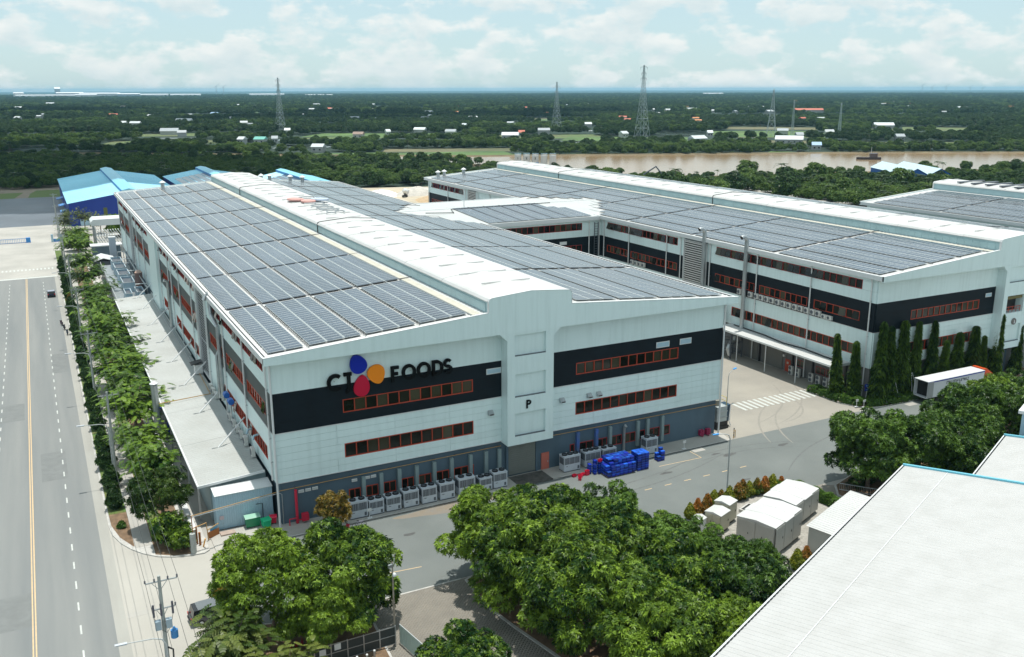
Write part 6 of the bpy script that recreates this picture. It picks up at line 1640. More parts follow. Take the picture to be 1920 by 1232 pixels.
for i, (x, y, s) in enumerate(((-12.2, 1.4, 1.0), (-11.4, -0.6, 0.7), (3.6, 252, 2.2), (-11.5, 225, 1.8))):
    tree('bush', ['dark bush at the pavement corner under the nearest tree', 'small low bush at the very pavement corner', 'bright bush beyond the pipe rack at the hall end', 'round bush beside the street trees near the gate'][i], 'bush', bush, (x, y, 0.13), i, s)
# conical verge shrubs
CS = [make_cone_shrub(101 + i, L_CONE, 1.25, 3.2, 1150) for i in range(2)]
cones = [14.3, 21.0, 28.5, 37.0, 45.5, 55.0, 64, 73.5, 83, 92, 101, 110, 118, 125, 133, 142.5, 150, 159.8, 170, 179.8, 189, 198.0]
for i, y in enumerate(cones):
    tree('conical_shrub', 'dark conical shrub in the road verge, %s from the near end' % (ORD[i] if i < len(ORD) else 'one of the last'), 'shrub', CS[i % 2] if i != 15 else make_cone_shrub(120, L_AUT, 1.05, 2.6), (-17.15 + 0.1 * (i % 2), y, 0.14), i * 1.1, 1.0 + 0.1 * ((i * 7) % 3), 'conical shrubs along the road')
low = make_cone_shrub(111, L_HEDGE, 0.55, 0.8, 260)
tree('small_shrub', 'small young shrub in the bare verge bed at the corner', 'shrub', low, (-16.95, 8.2, 0.14))
# columnar trees before the second hall
COLM = [make_cone_shrub(131 + i, L_COL, 1.08, 12.0, 1250, 0.66, 0.22, 0.95, column=True) for i in range(3)]
colt = [(94.9, 3.6, 10.9), (96.2, 1.6, 9.9), (98.4, -1.3, 13.5), (101.3, -1.2, 12.6), (104.7, -1.0, 12.9), (108.0, -1.0, 12.4), (111.4, -1.0, 12.1), (114.5, -1.0, 8.5), (118.2, -1.0, 9.4), (122.7, -1.0, 10.0), (125.3, -1.0, 7.9), (128.4, -1.0, 11.6), (134.5, -1.0, 9.0)]
for i, (x, y, h) in enumerate(colt):
    tree('columnar_tree', 'narrow dark columnar tree before the second hall, %s from the left' % ORD[i], 'tree', COLM[i % 3], (x + .25 * ((i * 29) % 5 - 2) * .5, y, 0.14), i * 1.4, (.88 + .07 * ((i * 31) % 5)) * (1.0 if h > 9 else .85), 'columnar trees before the second hall', sz=h / 12.0).rotation_euler = (R(((i * 37) % 7 - 3) * .7), R(((i * 53) % 7 - 3) * .7), i * 1.4)
for i, x in enumerate((100.0, 101.6, 103.0, 106.0, 107.4)):
    mb = MB(); mb.tube([(x, -2.4, 0.14), (x + .6 * (1 if i % 2 else -1), -1.3, 4.2)], 0.05, 6); mb.build('tree_prop', WHITE2, None, label='slender white prop pole leaning on the columnar trees, %s from the left' % ORD[i], cat='pole', group='prop poles at the columnar trees', fix=False)
def hedge(name, label, pts, h, w, n, mat, seed, z=0.14):
    r = np.random.default_rng(seed)
    P = []; N = []
    pts = [Vector((*p, 0)) for p in pts]; segs = list(zip(pts[:-1], pts[1:])); ln = [(b - a).length for a, b in segs]; tot = sum(ln)
    for k in range(n):
        q = r.uniform(0, tot); i = 0
        while q > ln[i]: q -= ln[i]; i += 1
        a, b = segs[i]; d = (b - a).normalized(); p = a + d * q; s = Vector((-d.y, d.x, 0))
        hh = h * (0.85 + 0.3 * math.sin(q * 1.3 + i) ** 2)
        c = r.uniform(0, 1)
        if c < 0.5: u = r.uniform(-1, 1); P.append((p.x + s.x * u * w / 2, p.y + s.y * u * w / 2, hh)); N.append((0, 0, 1))
        else:
            sg = 1 if c < .75 else -1; zz = r.uniform(0.05, 1) * hh; P.append((p.x + s.x * sg * w / 2, p.y + s.y * sg * w / 2, zz)); N.append((s.x * sg, s.y * sg, 0.4))
    V, F, T = leaf_cloud(P, N, np.clip(r.normal(.45, .25, n), 0, 1.1), 6, 0.26, 0.12, 0.2, 0, 60, seed)
    t = thing(name, label, 'hedge', (0, 0, z)); link('foliage', mesh_np('foliage', V, F, mat, tint=T), t)
    mb = MB()
    for k, p in enumerate(pts): mb.tube([(p.x, p.y, -.1), (p.x, p.y, h * .7)], 0.05, 5)
    mb.build('stem', TRUNK, t, fix=False)
    return t
hedge('hedge', 'low leafy hedge in the planter before the columnar trees', [(93.9, 8.6), (94.2, 2.0), (95.6, -1.4), (99, -2.2), (108, -2.4)], 1.0, 1.7, 2600, L_HEDGE, 5)
hedge('hedge', 'bright clipped hedge behind the far transformer cabinet', [(58.5, -20.2), (61.6, -21.2), (62.6, -26), (62.4, -29.5)], 1.25, 1.0, 1900, L_HEDGE, 6)
hedge('hedge', 'dark hedge under the right-hand trees', [(68.0, -24.5), (74, -23.0), (82, -21.8)], 1.1, 1.4, 1200, L_CONE, 7)
# red and yellow tipped shrubs round the cabinets
RS = [make_cone_shrub(141, L_RED, 0.85, 2.3, 620, tipm=.9, t0=.22), make_cone_shrub(142, L_YEL, 0.85, 2.3, 620, tipm=.5, t0=.3), make_cone_shrub(143, L_RED, 0.8, 2.4, 620, tipm=.5, t0=.1)]
sh_ = [(44.6, -21.2, 1), (46.0, -20.9, 0), (47.6, -20.7, 2), (48.9, -20.4, 1), (50.3, -20.1, 2), (51.8, -19.9, 1), (53.2, -19.9, 2), (54.1, -19.7, 0), (55.3, -19.6, 1), (56.5, -19.7, 2), (57.6, -19.9, 0), (58.7, -20.1, 1), (59.9, -20.4, 0)]
for i, (x, y, k) in enumerate(sh_):
    tree('tipped_shrub', '%s conical shrub in the row before the cabinets, %s from the left' % (['red-tipped', 'yellow-green', 'orange-green'][k], ORD[i]), 'shrub', RS[k], (x, y, 0.15), i * .8, 0.9 + .12 * ((i * 5) % 4) * .5, 'coloured shrubs before the cabinets')
tree('tipped_shrub', 'yellow-green shrub below the big cabinet, left of a pair', 'shrub', RS[1], (47.3, -36.3, 0.15), 0.3, 1.05); tree('tipped_shrub', 'red-tipped shrub below the big cabinet, right of a pair', 'shrub', RS[0], (48.9, -36.0, 0.15), 1.3, 0.95)
yc_ = make_cone_shrub(151, leaf_mat('golden_leaves', (0.12, 0.12, 0.012), (0.42, 0.24, 0.03)), 1.1, 3.4, 1000, tipm=.8)
tree('golden_cone_shrub', 'golden conical shrub left of the parked van trees', 'shrub', yc_, (-9.4, -14.2, 0.0))
# ------------------------------------------------------------------ street: poles, wires, lamps, vehicles
INS = M('insulator', (0.10, 0.10, 0.13), 0.4)
def power_pole(x, y, label, h=12.0, gear=False):
    t = thing('power_pole', label, 'pole', (x, y, 0.13), group='power poles along the pavement')
    mb = MB(); mb.tube([(0, 0, -.1), (0, 0, h)], [0.22, 0.13], 10); mb.build('post', POLEC, t, fix=False, smooth=True)
    for k, (z, w) in enumerate(((h - 0.5, 1.25),) + (((h - 3.0, 0.9),) if gear else ())):
        a = piece('crossarm', t, (0.15, 0, z), (2 * w, 0.1, 0.1), STEEL)
        for s in (-1, -.42, .42, 1) if k == 0 else (-1, -.2, 1):
            mb = MB(); mb.lathe((s * w, 0, 0.05), [(.05, 0), (.09, .06), (.05, .12), (.09, .18), (.05, .26)], 8); o = mb.build('insulator', INS, a, fix=False)
        mb = MB(); mb.tube([(-.15, 0.08, -0.9), (w * .5 - .15, 0.08, -.05)], 0.03, 5); mb.tube([(-.15, 0.08, -0.9), (-w * .5 - .15, 0.08, -.05)], 0.03, 5); mb.build('brace', STEEL, a, fix=False)
    if gear:
        for s in (-.7, -.1, .8):
            mb = MB(); mb.tube([(s, -.1, h - 3.6), (s, -.1, h - 2.5)], 0.09, 8); mb.build('cutout_fuse', INS, t, fix=False)
        for s in (-.45, .4):
            mb = MB(); mb.bb(s - .24, s + .24, -.45, -.05, h - 4.7, h - 3.9); mb.build('meter_box', M('box_pale_blue', (.33, .42, .48), .5), t, fix=False)
        mb = MB(); mb.tube([(.75, 0, h - 5.9), (.75, 0, h - 5.2)], 0.3, 12); mb.tube([(.75, 0, h - 5.2), (.75, 0, h - 4.9)], [.2, .06], 8); mb.build('transformer_can', M('can_blue', (.05, .22, .5), .45), t, fix=False)
        mb = MB(); mb.tube([(.1, -.1, h - 6.6), (.5, -.15, h - 6.9), (.38, -.15, 0)], 0.08, 6); mb.build('conduit', BLACKP, t, fix=False)
        mb = MB()
        for s in (-.7, .8): mb.tube([(s, -.05, h - 3.6), (s * .7, -.2, h - 4.6), (.2, -.2, h - 5.2)], 0.02, 4)
        mb.build('jumper_wire', WIRE, t, fix=False)
    return t
poles = [(-16.15, -28.6), (-16.2, 24.8), (-16.5, 60.8), (-16.5, 99.8), (-16.4, 139), (-16.4, 178), (-16.2, 217), (-16.0, 256), (-15.6, 296)]
for i, (x, y) in enumerate(poles):
    power_pole(x, y, 'nearest power pole with switchgear and blue can on the driveway' if i == 0 else 'power pole rising from the street trees, %s from the near end' % ORD[i], gear=(i == 0))
poles_w = [(-16.0, -82.0)] + poles
for i in range(len(poles_w) - 1):
    a, b = poles_w[i], poles_w[i + 1]
    for k, s in enumerate((-1.1, -.38, .68, 1.4)):
        pts = [(a[0] + s + (b[0] - a[0]) * q / 10, a[1] + (b[1] - a[1]) * q / 10, 12.0 - 3.2 * (q / 10) * (1 - q / 10)) for q in range(11)]
        mb = MB(); mb.tube(pts, 0.017, 4, caps=False); mb.build('power_wire', WIRE, None, label='overhead power wire along the pavement, span %s, conductor %s' % (ORD[i], ORD[k]), cat='wire', group='overhead power wires', fix=False)
def street_lamp(x, y, label, h=8.6, arm=2.9, ang=180, mat=M('lamp_pale', (.5, .54, .58), .5), r=.075):
    t = thing('street_lamp', label, 'street lamp', (x, y, 0.13), R(ang))
    mb = MB(); mb.tube([(0, 0, -.13), (0, 0, h - .8), (.25, 0, h - .25), (.9, 0, h), (arm, 0, h + .15)], [r * 1.3, r, r * .8, r * .7, r * .55], 8); mb.build('post', M('lamp_post_grey', (.40, .43, .43), .5), t, fix=False, smooth=True)
    mb = MB(); mb.prism([(arm - .1, -.13, h + .1), (arm + .75, -.16, h + .13), (arm + .8, -.1, h + .26), (arm - .1, -.1, h + .24)], (0, .26, 0)); mb.build('lamp_head', mat, t)
    return t
street_lamp(-16.4, -32.2, 'slim street lamp reaching over the road beside the nearest power pole')
for i, y in enumerate((22.0, 59.6, 98.0, 137.0)): street_lamp(-16.6, y, 'street lamp arm reaching over the road, %s beyond the corner' % ORD[i])
LB = M('lamp_blue', (.06, .33, .75), .45)
street_lamp(53.9, -17.0, 'curved street lamp with blue head before the young shrubs', 8.0, 2.0, 178, LB, .08)
street_lamp(76.1, 9.4, 'street lamp with blue head in the beige yard', 5.6, 1.6, 20, LB, .06)
t = thing('camera_pole', 'slim pole with floodlight and white dome camera by the left-hand trees', 'pole', (3.75, -29.2, 0))
mb = MB(); mb.tube([(0, 0, 0), (0, 0, 8.6)], [0.11, 0.07], 8); mb.build('post', M('rusty_pole', (.28, .25, .2), .7, var=.2, scale=1), t, fix=False)
mb = MB(); mb.lathe((.12, -.1, 7.1), [(.05, 0), (.18, .08), (.2, .22), (.14, .36), (.04, .42)], 12); mb.tube([(0, 0, 7.5), (.12, -.1, 7.5)], .04, 6); mb.build('dome_camera', WHITE2, t, fix=False, smooth=True)
mb = MB(); mb.box((-.2, -.1, 8.3), (.5, .2, .3), rz=.3); mb.build('floodlight', STEEL, t, fix=False)
mb = MB(); mb.tube([(0, 0, 8.0), (.2, .1, 8.5), (.25, .1, 8.9)], .03, 6); mb.build('antenna', WHITE2, t, fix=False)

def make_car(label, loc, rz, paint, roofc, L_=4.3, Wd=1.75, H=1.5, van=False, cat='car'):
    t = thing('parked_van' if van else 'car', label, cat, loc, rz)
    hl, hw = L_ / 2, Wd / 2
    low = [(-hl, .35), (-hl - .02, .75), (-hl + .06, .98 if van else .9), (hl * .45, .95), (hl * .86, .84), (hl, .66), (hl, .32)]
    mb = MB(); mb.prism([(x, -hw, z) for x, z in low], (0, Wd, 0)); body = mb.build('body', paint, t)
    bm = bmesh.new(); bm.from_mesh(body.data); bmesh.ops.bevel(bm, geom=[e for e in bm.edges], offset=.07, segments=2, affect='EDGES'); bm.to_mesh(body.data); bm.free()
    cab = [(-hl + .1, .93), (-hl + .3 if van else -hl + .55, H - .04), (-hl * .5, H), (hl * .16, H - .02), (hl * .56, .95)]
    inn = hw - .13
    mb = MB(); n = len(cab)
    vs = [(x, -hw + .04, z) if z < 1.0 else (x, -inn, z) for x, z in cab] + [(x, hw - .04, z) if z < 1.0 else (x, inn, z) for x, z in cab]
    mb.v = vs; mb.f = [tuple(range(n)), tuple(reversed(range(n, 2 * n)))] + [(i + 1, i, n + i, n + i + 1) for i in range(n - 1)] + [(0, n - 1, 2 * n - 1, n)]; mb.m = [0] * len(mb.f)
    mb.build('windows', GLASSD, t)
    mb = MB(); mb.prism([(-hl + .38 if van else -hl + .62, -inn - .01, H - .05), (-hl * .5, -inn - .01, H + .02), (hl * .14, -inn - .01, H), (hl * .2, -inn - .01, H - .06)], (0, 2 * inn + .02, 0)); mb.build('roof', roofc, t)
    for x in (-hl * .3, hl * .1):
        for s in (-1, 1): 
            mb = MB(); mb.prism([(x - .04, s * (hw - .03), .93), (x + .04, s * (hw - .03), .93), (x + .02, s * (inn + .015), H - .04), (x - .06, s * (inn + .015), H - .04)], (0, s * .02, 0)); mb.build('pillar', paint, t)
    for x in (-hl * .62, hl * .64):
        for s in (-1, 1):
            mb = MB(); mb.tube([(x, s * (hw - .2), .32), (x, s * (hw + .015), .32)], .32, 16); w_ = mb.build('wheel', RUBBER, t, fix=True)
            mb = MB(); mb.tube([(x, s * (hw + .01), .32), (x, s * (hw + .03), .32)], .2, 12); mb.build('rim', ALU, w_, fix=True)
    for s in (-1, 1):
        piece('tail_light', t, (-hl - .02, s * (hw - .16), .85), (.06, .26, .26), M('tail_red', (.5, .01, .015), .3)); piece('headlight', t, (hl - .03, s * (hw - .25), .72), (.1, .34, .14), WHITE2)
        piece('mirror', t, (hl * .46, s * (hw + .08), 1.0), (.12, .16, .12), paint)
    piece('bumper', t, (-hl - .05, 0, .45), (.1, Wd - .15, .2), BLACKP)
    return t
make_car('grey seven-seat van parked under the left-hand trees', (-10.6, -16.6, 0.01), R(4), M('van_grey', (.09, .095, .10), .3, metal=.5), M('van_roof', (.26, .28, .29), .3, metal=.6), 4.6, 1.85, 1.75, True, 'van')
make_car('dark blue car with silver roof driving on the road', (-20.9, 154.5, 0.01), R(90), M('car_navy', (.015, .02, .045), .25, metal=.3), M('car_silver_roof', (.40, .42, .50), .3, metal=.4), 4.4, 1.8, 1.5)
make_scooter('dark scooter at the road edge, middle of three', (-19.3, 115.5, 0.01), R(95), M('sc_black', (.02, .02, .03), .4)); make_scooter('dark scooter at the road edge, farthest of three', (-19.7, 120.0, 0.01), R(100), M('sc_plum', (.06, .02, .04), .4)); make_scooter('dark scooter at the road edge, nearest of three', (-18.9, 110.5, 0.01), R(92), M('sc_blue', (.03, .05, .08), .4))
# ------------------------------------------------------------------ gates and the blue warehouses
GB = M('gate_blue', (.05, .22, .55), .45); RB = M('warehouse_blue_wall', (.006, .035, .27), .5, var=.06, scale=.2); RC = M('sky_blue_roof', (.22, .55, .70), .4, var=.05, scale=.05)
t = thing('sliding_gate', 'blue folding sliding gate across the road entrance', 'gate', (-36.5, 252.4, 0))
piece('rail', t, (0, 0, .12), (21, .3, .1), GB); piece('rail', t, (0, 0, 1.5), (21, .3, .1), GB)
for k in range(40): piece('bar', t, (-10.3 + k * .53, 0, .8), (.1, .22, 1.4), GB)
mb = MB(); mb.bb(10.2, 11.6, -.5, .5, 0, 1.7); mb.build('motor_head', M('gate_head_blue', (.04, .25, .62), .4), t, fix=False)
t = thing('gate_pier_set', 'pale blue gate piers at the right of the entrance', 'gate pier', (-16.6, 250.0, 0))
for x in (-1.6, 1.0): 
    mb = MB(); mb.bb(x - .35, x + .35, -.4, .4, 0, 2.6); mb.build('pier', LBLUE, t, fix=False)
piece('low_wall', t, (-.3, 0, .5), (1.9, .3, 1.0), GB)
def warehouse(label, x0, x1, y0, y1, ze, zr, roofm=RC, wallm=RB, monitor=True, stripe=None, cat='warehouse'):
    t = thing('blue_warehouse', label, cat, (x0, y0, 0))
    w, l = x1 - x0, y1 - y0; xm = w / 2
    mb = MB(); mb.prism([(0, 0, 0), (w, 0, 0), (w, 0, ze), (xm, 0, zr), (0, 0, ze)], (0, l, 0)); mb.build('wall', wallm, t)
    for k in range(6):
        for s in (0, 1):
            mb = MB(); ya, yb_ = l * k / 6, l * (k + 1) / 6
            if s == 0: corrugated(mb, (-.5, yb_, ze + .02), (0, -1, 0), (xm + .5, 0, zr - ze), yb_ - ya - .03, math.hypot(xm + .5, zr - ze), 1.0, .06)
            else: corrugated(mb, (w + .5, ya, ze + .02), (0, 1, 0), (-xm - .5, 0, zr - ze), yb_ - ya - .03, math.hypot(xm + .5, zr - ze), 1.0, .06)
            mb.build('roof_sheet', roofm, t, fix=False)
    if monitor:
        mb = MB(); mb.prism([(xm - 2.6, -.5, zr - .3), (xm + 2.6, -.5, zr - .3), (xm + 2.6, -.5, zr + .7), (xm, -.5, zr + 1.3), (xm - 2.6, -.5, zr + .7)], (0, l + 1, 0)); m_ = mb.build('ridge_vent', roofm, t)
        mb = MB(); mb.bb(xm - 2.68, xm - 2.62, -.4, l + .4, zr - .1, zr + .6); mb.build('vent_band', GB, m_, fix=False)
    if stripe:
        for k in range(stripe):
            mb = MB(); a = .12 + .8 * k / stripe; x = xm * a; z = ze + (zr - ze) * a + .14
            mb.prism([(x, 4, z), (x + xm * .8 / stripe - .5, 4, z + (zr - ze) * .8 / stripe * .93), (x + xm * .8 / stripe - .5, l * .75, z + (zr - ze) * .8 / stripe * .93), (x, l * .75, z)], (0, 0, .05)); mb.build('solar_row', SOLAR, t)
    return t
wa = warehouse('largest blue warehouse with sky-blue roof left of the hall', -10.8, 33.0, 288.0, 404.0, 8.6, 12.2)
for i, y in enumerate((12, 34, 62)):
    mb = MB(); mb.prism([(-2.8, y, 4.0), (-.1, y, 4.6), (-.1, y, 4.8), (-2.8, y, 4.2)], (0, 7, 0)); mb.build('door_canopy', GB, wa)
mb = MB(); mb.bb(12, 13.4, -.06, -.01, 2, 6.5); mb.build('window', M('olive_glass', (.10, .12, .03), .4), wa, fix=False)
mb = MB(); mb.bb(3.4, 14.5, -.3, -.05, 0, 2.4); mb.build('plinth', LBLUE, wa, fix=False)
warehouse('blue-roofed warehouse with grey panel rows, second from the left', 37.0, 74.0, 300.0, 396.0, 8.4, 11.6, stripe=5)
warehouse('blue-roofed warehouse with grey panel rows behind the hall ridge', 78.0, 110.0, 312.0, 385.0, 6.4, 9.6, stripe=4)
for k, (xo) in enumerate((0, 26)):
    pass
tw = thing('twin_gable_warehouse', 'blue twin-gabled shed with pale roof among the palms by the river', 'warehouse', (396, 268, 0), R(-30))
for k in range(2):
    x = k * 12.8
    mb = MB(); mb.prism([(x, 0, 0), (x + 12.8, 0, 0), (x + 12.8, 0, 5.0), (x + 6.4, 0, 8.4), (x, 0, 5.0)], (0, 52, 0)); mb.build('wall', M('twin_blue', (.02, .13, .45), .5), tw)
    for s_ in (0, 1):
        mb = MB(); ex = .5 if (s_ == 0 and k == 0) or (s_ == 1 and k == 1) else -.03
        if s_ == 0: corrugated(mb, (x - ex, 52.5, 5.05), (0, -1, 0), (6.4 + ex, 0, 3.45), 53, math.hypot(6.4 + ex, 3.45), 1.0, .06)
        else: corrugated(mb, (x + 12.8 + ex, -.5, 5.05), (0, 1, 0), (-6.4 - ex, 0, 3.45), 53, math.hypot(6.4 + ex, 3.45), 1.0, .06)
        mb.build('roof_sheet', M('pale_blue_roof', (.46, .62, .68), .45), tw, fix=False)
tw.location = (400.9, 248.8, 0); tw.rotation_euler[2] = R(-28.6)

# white tanks by the river, with painted numbers
for i in range(5):
    x, y = 277.5 + i * 5.0, 468 - i * 3.4
    t = thing('river_tank', 'white storage tank by the river, %s from the left' % ORD[i], 'tank', (x, y, -.5), group='white tanks by the river')
    mb = MB(); mb.cyl((0, 0, 0), 2.3, 7.4, 18); mb.build('shell', WHITE2, t, fix=False, smooth=True)
    mb = MB(); mb.cyl((0, 0, 0), 2.33, 2.4, 18); mb.build('blue_skirt', M('skirt_blue', (.03, .25, .65), .5) if i in (1, 2) else WHITE2, t, fix=False)
    mb = MB()
    for k in range(12):
        a = 2 * math.pi * k / 12; mb.tube([(2.2 * math.cos(a), 2.2 * math.sin(a), 7.4), (2.2 * math.cos(a), 2.2 * math.sin(a), 8.4)], .05, 4)
    mb.tube([(2.2 * math.cos(2 * math.pi * k / 16), 2.2 * math.sin(2 * math.pi * k / 16), 8.4) for k in range(17)], .06, 4); mb.build('railing', LBLUE, t, fix=False)
    if i < 3:
        a = Vector((CAM.x - x, CAM.y - y, 0)).normalized(); s = Vector((-a.y, a.x, 0)); c = a * 2.35
        mb = MB()
        if i == 0: mb.tube([c + Vector((0, 0, 4.4)), c + Vector((0, 0, 5.9))], .14, 5)
        else:
            mb.tube([c + s * .45 + Vector((0, 0, 4.4)), c - s * .45 + Vector((0, 0, 5.9))], .14, 5); mb.tube([c - s * .45 + Vector((0, 0, 4.4)), c + s * .45 + Vector((0, 0, 5.9))], .14, 5)
        mb.build('number', SBLACK, t, fix=False)
# tug boat
t = thing('river_boat', 'small dark work boat on the brown river', 'boat', (533, 392, -.42), R(150))
mb = MB(); mb.prism([(-8, -2.4, 0), (6, -2.4, 0), (9.5, 0, 0), (6, 2.4, 0), (-8, 2.4, 0)], (0, 0, 1.7)); mb.build('hull', M('boat_dark', (.05, .035, .035), .6), t)
mb = MB(); mb.bb(-5.5, -0.5, -1.6, 1.6, 1.7, 4.4); mb.build('cabin', M('boat_cabin', (.12, .09, .09), .6), t, fix=False); mb = MB(); mb.bb(-5.8, -0.1, -1.8, 1.8, 4.4, 4.6); mb.build('cabin_roof', M('boat_roof', (.2, .2, .24), .5), t, fix=False)
mb = MB(); mb.tube([(-1.2, 0, 4.6), (-1.2, 0, 9)], .15, 6); mb.build('mast', WHITE2, t, fix=False)
# concrete mixer trucks in the sandy yard
for i, (x, y, a) in enumerate(((139, 322, 60), (156, 318, 75))):
    t = thing('mixer_truck', 'white concrete mixer truck in the sandy yard, %s one' % ('left' if i == 0 else 'right'), 'truck', (x, y, 0.01), R(a), 'mixer trucks in the sandy yard')
    mb = MB(); mb.tube([(-4.2, 0, 3.6), (-3.2, 0, 3.1), (-1, 0, 2.7), (1.6, 0, 2.3)], [.5, 1.0, 1.5, .9], 12); mb.build('drum', WHITE2, t, fix=True, smooth=True)
    mb = MB(); mb.bb(2.0, 4.2, -1.2, 1.2, .7, 3.0); mb.build('cab', WHITE2, t, fix=False); mb = MB(); mb.bb(4.2, 4.26, -1.05, 1.05, 1.8, 2.8); mb.build('windscreen', GLASSD, t, fix=False)
    mb = MB(); mb.bb(-4, 4.2, -.6, .6, .6, 1.0); mb.build('chassis', BLACKP, t, fix=False)
    for xx in (-3, -1.7, 3):
        for s in (-1, 1): mb = MB(); mb.tube([(xx, s * .8, .5), (xx, s * 1.15, .5)], .5, 12); mb.build('wheel', RUBBER, t, fix=True)
for i, (x, y, rr, h, m) in enumerate(((128, 330, 9, 3.0, 'w'), (116, 322, 7, 2.6, 'w'), (148, 300, 11, 2.6, 's'), (148, 330, 10, 3.6, 'g'), (158, 286, 8, 2.0, 's'))):
    mt = {'w': M('white_tarp', (.66, .68, .68), .7, var=.1, scale=.4), 's': M('sand_pile', (.45, .33, .2), .95, var=.15, scale=.5), 'g': M('pale_aggregate', (.5, .47, .42), .95, var=.15, scale=.5)}[m]
    t = thing('material_heap', ['larger white sheeted heap in the sandy yard', 'smaller white sheeted heap behind the hall roof', 'low tan sand heap in the sandy yard', 'pale gravel heap between the mixer trucks', 'tan sand heap nearest the second hall'][i], 'heap', (x, y, 0))
    mb = MB(); r = random.Random(i); n = 18; rings = [(1.0, 0), (.82, .35), (.55, .75), (.25, .95), (.02, 1.0)]
    base = 0
    for k, (q, z) in enumerate(rings):
        for j in range(n): a = 2 * math.pi * j / n; f = 1 + .15 * math.sin(3 * a + i) + r.uniform(-.05, .05); mb.v.append((rr * q * f * math.cos(a) * 1.2, rr * q * f * math.sin(a), h * z * (1 + .1 * math.sin(2 * a))))
    for k in range(len(rings) - 1):
        for j in range(n): mb.f.append((k * n + j, k * n + (j + 1) % n, (k + 1) * n + (j + 1) % n, (k + 1) * n + j)); mb.m.append(0)
    mb.build('heap', mt, t, smooth=True, fix=False)
t = thing('excavator', 'excavator boom sticking up behind the ridge roof near the river', 'excavator', (296, 322, 0), R(150))
mb = MB(); mb.bb(-2, 2, -1.4, 1.4, 1.1, 3.2); mb.build('body', M('exc_yellow', (.4, .25, .03), .5), t, fix=False); mb = MB(); mb.bb(-2.4, 2.4, -1.6, -.8, 0, 1.1); mb.bb(-2.4, 2.4, .8, 1.6, 0, 1.1); mb.build('track', BLACKP, t, fix=False)
mb = MB(); mb.tube([(1.5, 0, 2.5), (6.5, 0, 8.5), (12.5, 0, 4.5)], .5, 6); mb.tube([(12.5, 0, 4.5), (13.5, 0, 3.2)], .6, 6); mb.build('boom', GRILLE, t, fix=False)

# ------------------------------------------------------------------ lattice pylons
def pylon(label, x, y, h, wb, arms, th=.22, rz=0.4):
    th *= .68
    t = thing('power_pylon', label, 'pylon', (x, y, -.6), rz, 'power pylons on the plain')
    def wat(z): q = z / h; return wb * (1 - q) ** 1.35 + 1.0
    mb = MB(); zs = [0]; 
    while zs[-1] < h - 1.5: zs.append(min(h, zs[-1] + max(2.2, wat(zs[-1]) * .95)))
    for a, b in zip(zs[:-1], zs[1:]):
        wa, wb_ = wat(a) / 2, wat(b) / 2
        c = lambda s, w, z: (s[0] * w, s[1] * w, z)
        S = [(-1, -1), (1, -1), (1, 1), (-1, 1)]
        for i in range(4):
            s, u = S[i], S[(i + 1) % 4]
            mb.tube([c(s, wa, a), c(s, wb_, b)], th, 4, caps=False)
            mb.tube([c(s, wa, a), c(u, wb_, b)], th * .6, 4, caps=False); mb.tube([c(u, wa, a), c(s, wb_, b)], th * .6, 4, caps=False)
            mb.tube([c(s, wb_, b), c(u, wb_, b)], th * .6, 4, caps=False)
    mb.build('lattice', M('pylon_steel', (.40, .46, .48), .5, metal=.2), t, fix=False)
    for z, w in arms:
        mb = MB(); k = wat(z) / 2
        mb.tube([(-w, 0, z), (w, 0, z)], th * .8, 4); mb.tube([(-w, 0, z), (0, k, z + 1.6), (w, 0, z)], th * .6, 4); mb.tube([(-w, 0, z), (0, -k, z + 1.6), (w, 0, z)], th * .6, 4); mb.build('crossarm', M('pylon_steel', (.4, .46, .48), .5), t, fix=False)
        for s in (-1, 1): mb = MB(); mb.tube([(s * w, 0, z), (s * w, 0, z - 2.2)], .14, 4); mb.build('insulator_string', INS, t, fix=False)
    return t
pylon('tallest lattice pylon right of centre beyond the river', 548.7, 706.0, 76, 11.5, ((62, 5.5), (67, 4.5), (73, 6.5)), .26)
pylon('lattice pylon in mid distance left of the tallest one', 586, 949, 61, 9.5, ((48, 4.5), (54, 7)), .24)
pylon('lattice pylon on the left third of the plain', 260.8, 1076, 66, 9.0, ((50, 3), (57, 3), (63, 3.2)), .28)
pylon('lower lattice pylon right of the tallest one', 697, 675, 51, 9.5, ((40, 4), (45, 5), (50, 6)), .22, .7)
pylon('slender distant mast at the right', 824, 699, 36, 2.2, ((33, 1.8),), .2)
pylon('faint slender mast between the two right pylons', 742, 690, 40, 2.0, ((36, 2),), .15)
# distant skyline of cranes and mills on the horizon
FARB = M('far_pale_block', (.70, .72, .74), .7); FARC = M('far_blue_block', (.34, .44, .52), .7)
for i, (az, d, w, h, m) in enumerate(((-27.5, 6900, 60, 22, 0), (-26.2, 6500, 330, 14, 0), (-25.6, 6800, 34, 40, 1), (-25.0, 6700, 160, 22, 1), (-24.2, 6300, 120, 16, 0), (-23.5, 6600, 240, 20, 0), (-22.0, 6400, 130, 18, 1), (-21.2, 6700, 300, 15, 0), (-19.0, 6900, 200, 14, 0), (-14.5, 6900, 240, 14, 0), (-11.5, 7200, 200, 10, 0), (12, 7400, 150, 12, 0))):
    a = R(27.3 + az)
    t = thing('far_factory', 'hazy factory block on the left horizon, %s from the left' % ORD[i], 'building', (CAM.x + d * math.sin(a), CAM.y + d * math.cos(a), -.6), -a, 'hazy blocks on the horizon')
    h *= 1.5
    mb = MB(); mb.bb(-w / 2, w / 2, -30, 30, 0, h); mb.build('wall', (FARB, FARC)[m], t, fix=False)
    mb = MB(); mb.prism([(-w / 2, -32, h), (-w / 2, 0, h + h * .18), (-w / 2, 32, h)], (w, 0, 0)); mb.build('roof', FARB, t)
